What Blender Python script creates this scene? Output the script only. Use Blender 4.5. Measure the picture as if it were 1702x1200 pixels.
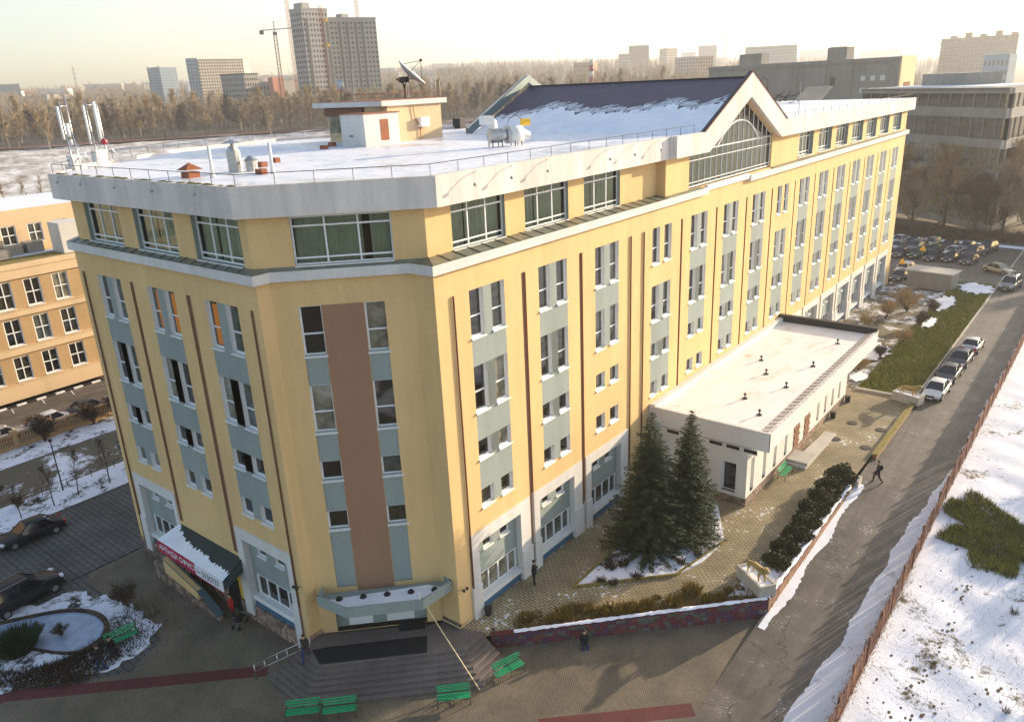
import bpy, bmesh, math, random
import numpy as np
from mathutils import Vector, Matrix
R = math.radians
scene = bpy.context.scene
COL = scene.collection
for _o in list(bpy.data.objects): bpy.data.objects.remove(_o)
rnd = random.Random(7)

# ------------------------------------------------------------ camera
cam_d = bpy.data.cameras.new("camera"); cam = bpy.data.objects.new("camera", cam_d); COL.objects.link(cam)
cam_d.sensor_fit = 'HORIZONTAL'; cam_d.sensor_width = 36.0; cam_d.lens = 36.0*1286.1/1702.0
cam_d.clip_start = 0.3; cam_d.clip_end = 12000
_yaw, _pitch, _roll = R(-39.165), R(19.561), R(-2.6135)
_f = Vector((math.sin(_yaw)*math.cos(_pitch), math.cos(_yaw)*math.cos(_pitch), -math.sin(_pitch)))
_r = Vector((math.cos(_yaw), -math.sin(_yaw), 0)); _u = _r.cross(_f)
_r2 = _r*math.cos(_roll)+_u*math.sin(_roll); _u2 = -_r*math.sin(_roll)+_u*math.cos(_roll)
_m = Matrix((( _r2.x,_u2.x,-_f.x,26.173),(_r2.y,_u2.y,-_f.y,-25.70),(_r2.z,_u2.z,-_f.z,30.487),(0,0,0,1)))
cam.matrix_world = _m
scene.camera = cam
# ------------------------------------------------------------ light
SUN_AZ, SUN_EL = R(19.0), R(12.5)          # azimuth from +Y towards +X
world = bpy.data.worlds.new("World"); scene.world = world; world.use_nodes = True
wt = world.node_tree; wt.nodes.clear()
wo = wt.nodes.new('ShaderNodeOutputWorld'); wb = wt.nodes.new('ShaderNodeBackground'); sk = wt.nodes.new('ShaderNodeTexSky')
sk.sky_type = 'NISHITA'; sk.sun_disc = False; sk.sun_elevation = SUN_EL; sk.sun_rotation = SUN_AZ
sk.altitude = 0; sk.air_density = 1.0; sk.dust_density = 1.5; sk.ozone_density = 1.3
wt.links.new(sk.outputs[0], wb.inputs[0]); wb.inputs[1].default_value = 0.12; wt.links.new(wb.outputs[0], wo.inputs[0])
sun_d = bpy.data.lights.new("sun", 'SUN'); sun = bpy.data.objects.new("sun", sun_d); COL.objects.link(sun)
sun_d.energy = 5.0; sun_d.angle = R(0.6); sun_d.color = (1.0, 0.80, 0.55)
_d = Vector((-math.sin(SUN_AZ)*math.cos(SUN_EL), -math.cos(SUN_AZ)*math.cos(SUN_EL), -math.sin(SUN_EL)))
sun.rotation_euler = _d.to_track_quat('-Z', 'Y').to_euler(); sun.location = (60, 120, 60)
vs = scene.view_settings; vs.view_transform = 'Standard'; vs.look = 'None'; vs.exposure = 1.5; vs.gamma = 1.0; vs.use_curve_mapping = False
scene.cycles.volume_max_steps = 64; scene.cycles.volume_step_rate = 4.0
scene.cycles.max_bounces = 6; scene.cycles.volume_bounces = 0; scene.cycles.transparent_max_bounces = 12
scene.cycles.sample_clamp_indirect = 4.0

# ------------------------------------------------------------ materials
class NT:
    """small wrapper to write node materials briefly"""
    def __init__(s, name):
        s.m = bpy.data.materials.new(name); s.m.use_nodes = True; s.t = s.m.node_tree; s.t.nodes.clear()
        s.out = s.n('OutputMaterial'); s.b = s.n('BsdfPrincipled'); s.l(s.b, 'BSDF', s.out, 'Surface')
    def n(s, kind, **kw):
        nd = s.t.nodes.new('ShaderNode'+kind)
        for k, v in kw.items():
            if k in nd.inputs: nd.inputs[k].default_value = v
            else: setattr(nd, k, v)
        return nd
    def l(s, a, ao, b, bi): s.t.links.new(a.outputs[ao], b.inputs[bi])
    def coord(s, kind='Object', scale=(1,1,1), rot=(0,0,0)):
        c = s.n('TexCoord') if kind != 'World' else s.n('NewGeometry')
        mp = s.n('Mapping'); mp.inputs['Scale'].default_value = scale; mp.inputs['Rotation'].default_value = rot
        s.l(c, 'Position' if kind == 'World' else kind, mp, 'Vector'); return mp
    def noise(s, co, scale, detail=4, rough=.55, dist=0):
        nd = s.n('TexNoise'); nd.inputs['Scale'].default_value = scale; nd.inputs['Detail'].default_value = detail
        nd.inputs['Roughness'].default_value = rough; nd.inputs['Distortion'].default_value = dist
        s.l(co, 'Vector', nd, 'Vector'); return nd
    def ramp(s, src, so, stops, interp='LINEAR'):
        r = s.n('ValToRGB'); r.color_ramp.interpolation = interp
        e = r.color_ramp.elements
        while len(e) < len(stops): e.new(0.5)
        for i, (p, c) in enumerate(stops):
            e[i].position = p; e[i].color = (c[0], c[1], c[2], 1) if not isinstance(c, (int, float)) else (c, c, c, 1)
        s.l(src, so, r, 'Fac'); return r
    def mix(s, fac, a, b, blend='MIX'):
        m = s.n('Mix', data_type='RGBA', blend_type=blend)
        for sock, v in ((0, fac), (6, a), (7, b)):
            if isinstance(v, tuple) and isinstance(v[0], bpy.types.Node): s.t.links.new(v[0].outputs[v[1]], m.inputs[sock])
            elif isinstance(v, tuple): m.inputs[sock].default_value = (v[0], v[1], v[2], 1)
            else: m.inputs[sock].default_value = v
        return m
    def col(s, node, out): s.l(node, out, s.b, 'Base Color'); return s
    def mcol(s, mixnode): s.t.links.new(mixnode.outputs[2], s.b.inputs['Base Color']); return s
    def bump(s, src, so, strength=.3, dist=.02):
        b = s.n('Bump'); b.inputs['Strength'].default_value = strength; b.inputs['Distance'].default_value = dist
        s.l(src, so, b, 'Height'); s.l(b, 'Normal', s.b, 'Normal'); return b

M = {}
HAZE = .00030
def simple(name, c, rough=.7, metal=0., var=.0, scale=3., bump=0., spec=None, dark=None, kind='Object'):
    t = NT(name); t.b.inputs['Roughness'].default_value = rough; t.b.inputs['Metallic'].default_value = metal
    if spec is not None: t.b.inputs['Specular IOR Level'].default_value = spec
    if var or bump:
        co = t.coord(kind); n = t.noise(co, scale, 5)
        d = dark or tuple(x*(1-var) for x in c); h = tuple(min(1, x*(1+var*.5)) for x in c)
        r = t.ramp(n, 'Fac', [(.3, d), (.5, c), (.7, h)]); t.col(r, 'Color')
        if bump: t.bump(n, 'Fac', bump, .02)
    else: t.b.inputs['Base Color'].default_value = (*c, 1)
    M[name] = t.m; return t.m

def stucco(name, c, streak=.12, bandvar=.06):
    t = NT(name); co = t.coord('World', (.25, .25, .12)); n1 = t.noise(co, 1.0, 5, .6)
    co2 = t.coord('World', (.8, .8, .12)); n2 = t.noise(co2, 1.2, 5, .65)
    co3 = t.coord('World', (1, 1, 1)); n3 = t.noise(co3, 9, 3)
    a = t.ramp(n1, 'Fac', [(.3, tuple(x*(1-bandvar*1.5) for x in c)), (.7, tuple(min(1, x*(1+bandvar)) for x in c))])
    s = t.ramp(n2, 'Fac', [(.36, 1-streak), (.62, 1.0)])
    m = t.mix(1.0, (a, 'Color'), (s, 'Color'), 'MULTIPLY')
    g = t.ramp(n3, 'Fac', [(.3, .93), (.7, 1.0)])
    # resolve sockets by index because Mix has typed outputs
    m2 = t.n('Mix', data_type='RGBA', blend_type='MULTIPLY'); m2.inputs[0].default_value = 1
    t.t.links.new(m.outputs[2], m2.inputs[6]); t.t.links.new(g.outputs['Color'], m2.inputs[7])
    t.mcol(m2); t.b.inputs['Roughness'].default_value = .9; t.b.inputs['Specular IOR Level'].default_value = .2
    t.bump(n3, 'Fac', .15, .01); M[name] = t.m
stucco('yellow_stucco', (.76, .52, .25), .09, .06); stucco('teal_stucco', (.31, .355, .335), .1)
stucco('brown_stucco', (.36, .205, .125), .06); stucco('white_stucco', (.72, .69, .66), .12)
stucco('concrete_fascia', (.80, .72, .67), .20, .1); stucco('beige_stucco', (.72, .53, .33), .08)
stucco('tan_stucco', (.50, .33, .17), .08); stucco('bright_yellow', (.66, .44, .06), .05)
stucco('grey_panel', (.30, .28, .25), .12, .1); stucco('pale_panel', (.50, .47, .43), .12, .1)
stucco('annex_white', (.74, .71, .67), .06)
simple('white_plastic', (.78, .78, .78), .35); simple('white_trim', (.74, .73, .71), .6, var=.06, scale=2)
simple('snow_sill', (.85, .86, .9), .8, var=.04)
simple('groove_brown', (.17, .075, .045), .8, var=.15); simple('dark_metal', (.03, .03, .035), .45, .6)
simple('iron', (.05, .04, .04), .6, .5, var=.3); simple('galvanised', (.42, .43, .43), .42, .75, var=.2, scale=4)
simple('steel', (.55, .55, .56), .3, .9); simple('blue_panel', (.045, .13, .22), .5, var=.1)
simple('teal_metal', (.10, .16, .18), .5, .2, var=.12); simple('dark_green_sheet', (.02, .035, .03), .5, .2, var=.25)
simple('rust', (.28, .09, .035), .8, var=.4, scale=6); simple('red_paint', (.35, .02, .05), .5)
simple('black_rubber', (.015, .015, .016), .75); simple('black_mat', (.008, .008, .010), .9, var=.3, scale=20)
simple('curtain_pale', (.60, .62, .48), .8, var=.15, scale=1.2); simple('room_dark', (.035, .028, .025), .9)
simple('bench_green', (.02, .30, .13), .4, var=.15, scale=5); simple('wood_slat', (.32, .17, .08), .7, var=.3)
simple('banner_red', (.42, .012, .06), .5); simple('banner_white', (.75, .74, .76), .5); simple('lettering_white', (.85, .85, .85), .5)
simple('lettering_dark', (.06, .03, .10), .5)
simple('ice', (.30, .38, .50), .18, var=.25, scale=1.5); simple('bark', (.09, .065, .045), .9, var=.3, scale=3)
simple('birch_bark', (.42, .36, .27), .9, var=.4, scale=2); simple('twigs', (.34, .25, .14), .95, var=.3, scale=.4)
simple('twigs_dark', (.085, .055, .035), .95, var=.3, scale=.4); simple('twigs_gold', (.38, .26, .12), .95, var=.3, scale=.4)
simple('lamp_glass', (.8, .75, .6), .3); simple('orange_curtain', (.75, .22, .02), .7)
simple('cloth_black', (.012, .011, .013), .9, var=.3, scale=8); simple('cloth_red', (.45, .01, .015), .8, var=.2, scale=6)
simple('cloth_blue', (.02, .04, .11), .85, var=.2, scale=6); simple('cloth_brown', (.05, .025, .02), .85, var=.2, scale=6)
simple('skin', (.50, .30, .20), .55); simple('hair_dark', (.03, .018, .012), .7); simple('stone_pale', (.45, .40, .33), .8, var=.25, scale=6)
simple('lion_bronze', (.38, .27, .09), .6, .1, var=.35, scale=8); simple('moss_stone', (.22, .17, .04), .95, var=.5, scale=3)
simple('crane_red', (.45, .16, .10), .6); simple('yellow_sign', (.85, .50, .02), .5)
simple('cable', (.55, .45, .25), .6)

def mat_snow():
    t = NT('snow'); co = t.coord('World'); n = t.noise(co, .6, 6, .6); n2 = t.noise(co, 5, 4)
    r = t.ramp(n, 'Fac', [(.3, (.72, .75, .84)), (.6, (.86, .87, .92))]); t.col(r, 'Color')
    t.b.inputs['Roughness'].default_value = .7; t.b.inputs['Subsurface Weight'].default_value = .0
    t.bump(n2, 'Fac', .35, .04); M['snow'] = t.m
mat_snow()
def mat_roof_snow():
    # packed, partly glazed snow over grey roofing felt
    t = NT('roof_snow'); co = t.coord('World'); n = t.noise(co, .22, 6, .6, .4); n2 = t.noise(co, 1.3, 5, .6)
    snow = t.ramp(n2, 'Fac', [(.3, (.60, .61, .68)), (.6, (.80, .80, .84))])
    felt = t.ramp(n2, 'Fac', [(.3, (.25, .23, .22)), (.7, (.42, .40, .38))])
    f = t.ramp(n, 'Fac', [(.53, 0.0), (.68, .6)])
    m = t.mix((f, 'Color'), (snow, 'Color'), (felt, 'Color')); t.mcol(m)
    rr = t.ramp(n, 'Fac', [(.45, .62), (.62, .22)]); t.l(rr, 'Color', t.b, 'Roughness')
    t.bump(n2, 'Fac', .12, .03); M['roof_snow'] = t.m
mat_roof_snow()
def mat_annex_roof():
    t = NT('annex_roof_snow'); co = t.coord('World', (1, .5, 1)); n = t.noise(co, .5, 6, .65, .6); n2 = t.noise(co, 3, 4)
    r = t.ramp(n, 'Fac', [(.30, (.58, .50, .38)), (.42, (.78, .75, .72)), (.65, (.84, .83, .84))]); t.col(r, 'Color')
    t.b.inputs['Roughness'].default_value = .6; t.bump(n2, 'Fac', .15, .03); M['annex_roof_snow'] = t.m
mat_annex_roof()
def mat_glass():
    """shop of window panes: dark reflective glass, a few with pale blinds behind, picked per object"""
    t = NT('window_glass'); oi = t.n('ObjectInfo'); co = t.coord('Object', (1, 1, 1)); n = t.noise(co, 1.3, 3)
    r = t.ramp(oi, 'Random', [(.0, (.02, .018, .015)), (.45, (.05, .045, .03)), (.7, (.10, .11, .09)), (.85, (.26, .24, .18)), (1., (.40, .38, .32))], 'CONSTANT')
    g = t.ramp(n, 'Fac', [(.35, .45), (.6, 1.0)]); m = t.mix(1.0, (r, 'Color'), (g, 'Color'), 'MULTIPLY'); t.mcol(m)
    t.b.inputs['Roughness'].default_value = .04; t.b.inputs['Specular IOR Level'].default_value = .9
    M['window_glass'] = t.m
    t = NT('clear_glass'); t.t.nodes.remove(t.b)
    tr = t.n('BsdfTransparent', Color=(.80, .86, .82, 1)); gl = t.n('BsdfGlossy', Roughness=.02); fr = t.n('Fresnel', IOR=1.7)
    mx = t.n('MixShader'); t.l(fr, 0, mx, 0); t.l(tr, 0, mx, 1); t.l(gl, 0, mx, 2); t.l(mx, 0, t.out, 'Surface'); M['clear_glass'] = t.m
    simple('car_glass', (.012, .014, .02), .05, spec=.8); simple('headlight', (.7, .7, .72), .1, spec=.8); simple('taillight', (.4, .01, .01), .2)
    simple('dish_grey', (.36, .39, .43), .6); simple('chrome', (.6, .6, .6), .15, .95); simple('plate', (.7, .7, .68), .5)
mat_glass()
def car_paint(name, c, rough=.32, metal=.0):
    t = NT(name); co = t.coord('Object'); n = t.noise(co, 2.2, 4, .7); dk = max(c) < .1
    r = t.ramp(n, 'Fac', [(.35, tuple(x*.85+.012 for x in c)), (.65, c)]); t.col(r, 'Color')
    t.b.inputs['Roughness'].default_value = rough; t.b.inputs['Metallic'].default_value = metal
    t.b.inputs['Coat Weight'].default_value = .15; t.b.inputs['Coat Roughness'].default_value = .15; t.b.inputs['Specular IOR Level'].default_value = .2 if dk else .35
    if dk: t.b.inputs['Coat Weight'].default_value = .04
    M[name] = t.m
car_paint('paint_white', (.62, .62, .63), .35, 0); car_paint('paint_black', (.012, .013, .017)); car_paint('paint_graphite', (.05, .055, .07))
car_paint('paint_grey', (.16, .17, .18)); car_paint('paint_silver', (.42, .42, .42), .3, .5); car_paint('paint_beige', (.45, .42, .30), .3, .3)
car_paint('paint_navy', (.02, .03, .06)); car_paint('paint_red', (.25, .02, .02)); car_paint('paint_green', (.03, .09, .06))

def mat_purple_roof():
    t = NT('metal_tile_roof'); co = t.coord('World'); w = t.n('TexWave', wave_type='BANDS', bands_direction='X'); w.inputs['Scale'].default_value = 1.6
    t.l(co, 'Vector', w, 'Vector'); n = t.noise(co, 1.2, 4)
    r = t.ramp(n, 'Fac', [(.3, (.030, .018, .050)), (.7, (.050, .030, .075))]); t.col(r, 'Color')
    t.b.inputs['Roughness'].default_value = .42; t.bump(w, 'Fac', .5, .05); M['metal_tile_roof'] = t.m
mat_purple_roof()
def mat_ledge():
    t = NT('ledge_metal'); co = t.coord('World'); n = t.noise(co, 1.5, 4)
    r = t.ramp(n, 'Fac', [(.3, (.17, .18, .14)), (.7, (.26, .27, .21))]); t.col(r, 'Color')
    t.b.inputs['Roughness'].default_value = .45; t.b.inputs['Metallic'].default_value = .45; M['ledge_metal'] = t.m
mat_ledge()
def mat_stone_rubble():
    t = NT('stone_base'); co = t.coord('World', (1, 1, 1)); v = t.n('TexVoronoi', feature='F1'); v.inputs['Scale'].default_value = 3.2
    t.l(co, 'Vector', v, 'Vector'); v2 = t.n('TexVoronoi', feature='DISTANCE_TO_EDGE'); v2.inputs['Scale'].default_value = 3.2; t.l(co, 'Vector', v2, 'Vector')
    sp = t.n('SeparateColor'); t.l(v, 'Color', sp, 0)
    r = t.ramp(sp, 'Red', [(.0, (.17, .10, .08)), (.3, (.30, .19, .14)), (.6, (.20, .17, .13)), (.85, (.40, .27, .20))], 'CONSTANT')
    e = t.ramp(v2, 'Distance', [(.0, .35), (.06, 1.0)]); m = t.mix(1.0, (r, 'Color'), (e, 'Color'), 'MULTIPLY'); t.mcol(m)
    t.b.inputs['Roughness'].default_value = .85; t.bump(v2, 'Distance', .5, .05); M['stone_base'] = t.m
    t = NT('wall_blocks'); oi = t.n('ObjectInfo')
    r = t.ramp(oi, 'Random', [(.0, (.17, .035, .05)), (.22, (.10, .05, .09)), (.4, (.11, .11, .075)), (.55, (.20, .06, .05)), (.7, (.14, .13, .12)), (.85, (.13, .05, .08))], 'CONSTANT')
    co = t.coord('Object'); n = t.noise(co, 7, 4); g = t.ramp(n, 'Fac', [(.3, .7), (.7, 1.15)])
    m = t.mix(1.0, (r, 'Color'), (g, 'Color'), 'MULTIPLY'); t.mcol(m); t.b.inputs['Roughness'].default_value = .85; t.bump(n, 'Fac', .4, .02); M['wall_blocks'] = t.m
mat_stone_rubble()
def mat_grounds():
    # fine herringbone-like paving bricks
    def paving(name, c1, c2, mortar, scale, rot, snowamt=None, bw=.5, rh=.25, ms=.03):
        t = NT(name); co = t.coord('World', (scale,)*3, (0, 0, rot)); b = t.n('TexBrick')
        b.inputs['Color1'].default_value = (*c1, 1); b.inputs['Color2'].default_value = (*c2, 1); b.inputs['Mortar'].default_value = (*mortar, 1)
        b.inputs['Scale'].default_value = 1; b.inputs['Mortar Size'].default_value = ms; b.inputs['Brick Width'].default_value = bw; b.inputs['Row Height'].default_value = rh
        t.l(co, 'Vector', b, 'Vector'); cw = t.coord('World'); n = t.noise(cw, .35, 6, .6); nf = t.noise(cw, 3.5, 4)
        g = t.ramp(n, 'Fac', [(.3, .62), (.65, 1.12)]); m = t.mix(1.0, (b, 'Color'), (g, 'Color'), 'MULTIPLY')
        if snowamt is not None:
            mm = t.n('Math', operation='MULTIPLY'); t.l(n, 'Fac', mm, 0); t.l(nf, 'Fac', mm, 1)
            f = t.ramp(mm, 'Value', [(snowamt, 0.0), (snowamt+.05, .8)])
            m2 = t.n('Mix', data_type='RGBA'); t.l(f, 'Color', m2, 0); t.t.links.new(m.outputs[2], m2.inputs[6]); m2.inputs[7].default_value = (.72, .74, .8, 1); m = m2
        t.mcol(m); t.b.inputs['Roughness'].default_value = .75; t.bump(b, 'Fac', .25, .01); M[name] = t.m
    paving('plaza_paving', (.16, .125, .08), (.20, .16, .10), (.07, .06, .055), 2.2, R(45))
    paving('red_paving', (.15, .022, .022), (.12, .018, .02), (.06, .02, .02), 2.2, R(45))
    paving('terrace_paving', (.30, .235, .13), (.36, .285, .16), (.10, .085, .05), 1.25, R(0), .345)
    paving('slab', (.10, .095, .09), (.115, .11, .10), (.05, .05, .05), .6, 0)
    paving('step_stone', (.155, .125, .11), (.17, .135, .12), (.10, .08, .07), 1.0, R(45), None, 1.2, .9, .012)
    paving('brick_red', (.30, .11, .05), (.36, .15, .07), (.25, .2, .15), 3.0, 0)
    # worn asphalt / concrete road with dust and tyre-polished lanes running along Y
    t = NT('road_asphalt'); co = t.coord('World'); n = t.noise(co, .5, 8, .65); cs = t.coord('World', (1.6, .12, 1)); ns = t.noise(cs, 1.2, 5, .6)
    nf = t.noise(co, 8, 4); a = t.ramp(n, 'Fac', [(.3, (.07, .058, .048)), (.7, (.14, .12, .095))]); b = t.ramp(ns, 'Fac', [(.35, .75), (.65, 1.15)])
    m = t.mix(1.0, (a, 'Color'), (b, 'Color'), 'MULTIPLY'); v = t.n('TexVoronoi', feature='DISTANCE_TO_EDGE'); v.inputs['Scale'].default_value = .16
    cd = t.noise(co, 1.5, 4); ad = t.n('Mix', data_type='RGBA', blend_type='ADD'); ad.inputs[0].default_value = .9; t.l(co, 'Vector', ad, 6); t.l(cd, 'Color', ad, 7)
    t.t.links.new(ad.outputs[2], v.inputs['Vector']); cr = t.ramp(v, 'Distance', [(.0, .35), (.006, 1.0)])
    m2 = t.n('Mix', data_type='RGBA', blend_type='MULTIPLY'); m2.inputs[0].default_value = 1; t.t.links.new(m.outputs[2], m2.inputs[6]); t.l(cr, 'Color', m2, 7)
    mm = t.n('Math', operation='MULTIPLY'); t.l(n, 'Fac', mm, 0); t.l(nf, 'Fac', mm, 1); f = t.ramp(mm, 'Value', [(.36, 0.), (.42, .5)])
    m3 = t.n('Mix', data_type='RGBA'); t.l(f, 'Color', m3, 0); t.t.links.new(m2.outputs[2], m3.inputs[6]); m3.inputs[7].default_value = (.6, .6, .64, 1)
    t.mcol(m3); t.b.inputs['Roughness'].default_value = .62; t.bump(nf, 'Fac', .25, .01); M['road_asphalt'] = t.m
    # snow broken by earth and dead grass; several strengths
    def patchy(name, lo, hi, s1=.25, earth=((.06, .045, .02), (.13, .10, .04)), snow=(.78, .80, .88)):
        t = NT(name); co = t.coord('World'); n = t.noise(co, s1, 8, .7, .3); nf = t.noise(co, 4, 6, .7)
        mm = t.n('Math', operation='MULTIPLY_ADD'); t.l(nf, 'Fac', mm, 0); mm.inputs[1].default_value = .35; t.l(n, 'Fac', mm, 2)
        f = t.ramp(mm, 'Value', [(lo, 0.), (hi, 1.)]); e = t.ramp(nf, 'Fac', [(.3, earth[0]), (.7, earth[1])])
        m = t.mix((f, 'Color'), (e, 'Color'), snow); t.mcol(m); t.b.inputs['Roughness'].default_value = .85; t.bump(nf, 'Fac', .6, .06); M[name] = t.m
    patchy('snow_field', .52, .60); patchy('snow_earth', .66, .78, .35); patchy('forest_floor', .78, .95, .03, ((.075, .05, .025), (.15, .10, .05)), (.50, .48, .48))
    patchy('verge', .70, .78, .25, ((.09, .075, .05), (.16, .13, .085)))
    patchy('snow_bank', .50, .78, .16, ((.16, .11, .06), (.26, .18, .10)), (.80, .76, .74))
    patchy('garden_snow', .56, .66, .5, ((.02, .016, .012), (.06, .05, .03)))
    patchy('road_snow', .30, .62, .5, ((.20, .17, .15), (.26, .23, .2)), (.66, .66, .72))
    t = NT('grass_ground'); co = t.coord('World'); n = t.noise(co, .3, 6, .6); nf = t.noise(co, 6, 5)
    a = t.ramp(n, 'Fac', [(.35, (.035, .055, .008)), (.55, (.07, .095, .012)), (.7, (.12, .10, .03))]); t.col(a, 'Color')
    t.b.inputs['Roughness'].default_value = .9; t.bump(nf, 'Fac', .8, .08); M['grass_ground'] = t.m
mat_grounds()
def foliage(name, c1, c2):
    t = NT(name); gi = t.n('NewGeometry'); r = t.ramp(gi, 'Random Per Island', [(0., c1), (1., c2)]); t.col(r, 'Color')
    t.b.inputs['Roughness'].default_value = .7; t.b.inputs['Specular IOR Level'].default_value = .25; M[name] = t.m
foliage('spruce_needles', (.022, .040, .018), (.055, .075, .030)); foliage('hedge_leaves', (.018, .025, .008), (.07, .06, .015))
foliage('juniper', (.12, .075, .01), (.30, .20, .035)); foliage('grass_blades', (.10, .13, .012), (.32, .30, .05)); foliage('dry_grass', (.22, .12, .03), (.50, .32, .10))
foliage('weed_dark', (.03, .02, .015), (.09, .06, .03))

# ------------------------------------------------------------ mesh helpers
class MB:
    def __init__(s): s.v = []; s.f = []; s.mi = []; s.k = 0
    def add(s, vs, fs, mi=None):
        o = len(s.v); s.v.extend([tuple(x) for x in vs]); s.f.extend([tuple(i+o for i in f) for f in fs]); s.mi.extend([s.k if mi is None else mi]*len(fs)); return s
    def box(s, a, b, mi=None):
        x0, y0, z0 = a; x1, y1, z1 = b
        return s.add([(x0,y0,z0),(x1,y0,z0),(x1,y1,z0),(x0,y1,z0),(x0,y0,z1),(x1,y0,z1),(x1,y1,z1),(x0,y1,z1)],
                     [(3,2,1,0),(4,5,6,7),(0,1,5,4),(1,2,6,5),(2,3,7,6),(3,0,4,7)], mi)
    def obox(s, c, size, rz=0, mi=None, tilt=0):
        hx, hy, hz = (q/2 for q in size); ca, sa = math.cos(rz), math.sin(rz); ct, st = math.cos(tilt), math.sin(tilt); vs = []
        for z in (-hz, hz):
            for x, y in ((-hx,-hy),(hx,-hy),(hx,hy),(-hx,hy)):
                y2, z2 = y*ct - z*st, y*st + z*ct
                vs.append((c[0]+x*ca-y2*sa, c[1]+x*sa+y2*ca, c[2]+z2))
        return s.add(vs, [(3,2,1,0),(4,5,6,7),(0,1,5,4),(1,2,6,5),(2,3,7,6),(3,0,4,7)], mi)
    def prism(s, poly, z0, z1, mi=None, cap=True):
        n = len(poly); zf0 = z0 if callable(z0) else (lambda p: z0); zf1 = z1 if callable(z1) else (lambda p: z1)
        vs = [(p[0],p[1],zf0(p)) for p in poly]+[(p[0],p[1],zf1(p)) for p in poly]
        fs = [(i,(i+1)%n,n+(i+1)%n,n+i) for i in range(n)]
        if cap: fs += [tuple(range(n,2*n)), tuple(range(n-1,-1,-1))]
        return s.add(vs, fs, mi)
    def tube(s, pts, r, n=6, mi=None, cap=True):
        pts = [Vector(p) for p in pts]; rs = r if isinstance(r, (list, tuple)) else [r]*len(pts); vs = []
        for i, p in enumerate(pts):
            t = (pts[min(i+1, len(pts)-1)]-pts[max(i-1, 0)])
            if t.length < 1e-9: t = Vector((0,0,1))
            t.normalize(); a = Vector((0,0,1)) if abs(t.z) < .9 else Vector((1,0,0)); u = t.cross(a).normalized(); w = t.cross(u)
            for k in range(n):
                q = 2*math.pi*k/n; vs.append(p+u*math.cos(q)*rs[i]+w*math.sin(q)*rs[i])
        fs = [(i*n+k, (i+1)*n+k, (i+1)*n+(k+1)%n, i*n+(k+1)%n) for i in range(len(pts)-1) for k in range(n)]
        if cap: fs += [tuple(range(n)), tuple(range(len(pts)*n-1, (len(pts)-1)*n-1, -1))]
        return s.add(vs, fs, mi)
    def cyl(s, c, r, h, n=12, mi=None, r2=None): return s.tube([c, (c[0], c[1], c[2]+h)], [r, r if r2 is None else r2], n, mi)
    def ball(s, c, r, nu=10, nv=6, mi=None, sq=(1,1,1)):
        vs = []; 
        for j in range(nv+1):
            ph = math.pi*j/nv
            for i in range(nu):
                th = 2*math.pi*i/nu; vs.append((c[0]+r*sq[0]*math.sin(ph)*math.cos(th), c[1]+r*sq[1]*math.sin(ph)*math.sin(th), c[2]+r*sq[2]*math.cos(ph)))
        return s.add(vs, [(j*nu+i, (j+1)*nu+i, (j+1)*nu+(i+1)%nu, j*nu+(i+1)%nu) for j in range(nv) for i in range(nu)], mi)
    def quad(s, a, b, c, d, mi=None): return s.add([a,b,c,d], [(0,1,2,3)], mi)
    def mesh(s, name, mats, smooth=False):
        me = bpy.data.meshes.new(name); me.from_pydata([tuple(v) for v in s.v], [], s.f)
        if not isinstance(mats, (list, tuple)): mats = [mats]
        for m in mats: me.materials.append(M[m] if isinstance(m, str) else m)
        if any(s.mi): me.polygons.foreach_set('material_index', s.mi)
        if smooth: me.polygons.foreach_set('use_smooth', [True]*len(me.polygons))
        me.update(); return me
def link(name, me, parent=None, loc=None, rz=None, scale=None):
    o = bpy.data.objects.new(name, me); COL.objects.link(o)
    if parent is not None: o.parent = parent
    if loc is not None: o.location = loc
    if rz is not None: o.rotation_euler = (0, 0, rz) if not isinstance(rz, tuple) else rz
    if scale is not None: o.scale = scale if isinstance(scale, tuple) else (scale,)*3
    return o
def obj(name, mb, mats, parent=None, smooth=False, loc=None, rz=None, label=None, kind=None, fix=False):
    me = mb.mesh(name, mats, smooth)
    if fix:
        bm = bmesh.new(); bm.from_mesh(me); bmesh.ops.recalc_face_normals(bm, faces=bm.faces); bm.to_mesh(me); bm.free()
    o = link(name, me, parent, loc, rz)
    if label: o['label'] = label
    if kind: o['kind'] = kind
    return o
def thing(name, label, cat, loc=(0,0,0), rz=0, group=None):
    o = bpy.data.objects.new(name, None); COL.objects.link(o); o.location = loc; o.rotation_euler = (0,0,rz); o.empty_display_size = .3
    o['label'] = label; o['category'] = cat
    if group: o['group'] = group
    return o
def tag(o, label, cat, group=None, kind=None):
    o['label'] = label; o['category'] = cat
    if group: o['group'] = group
    if kind: o['kind'] = kind
    return o
def struct(name, mb, mats, label=None, smooth=False, fix=False):
    o = obj(name, mb, mats, smooth=smooth, fix=fix); o['kind'] = 'structure'
    if label: o['label'] = label
    return o
def copy_tree(o, parent=None):
    c = o.copy(); COL.objects.link(c); c.parent = parent
    for ch in list(o.children): copy_tree(ch, c)
    return c
def place(src, used, loc, rz, label, group=None, scale=None):
    """first use moves the source itself, later uses copy it"""
    o = src if not used else copy_tree(src)
    o.location = loc; o.rotation_euler = (0,0,rz)
    if scale: o.scale = scale if isinstance(scale, tuple) else (scale,)*3
    o['label'] = label
    if group: o['group'] = group
    return o
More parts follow.
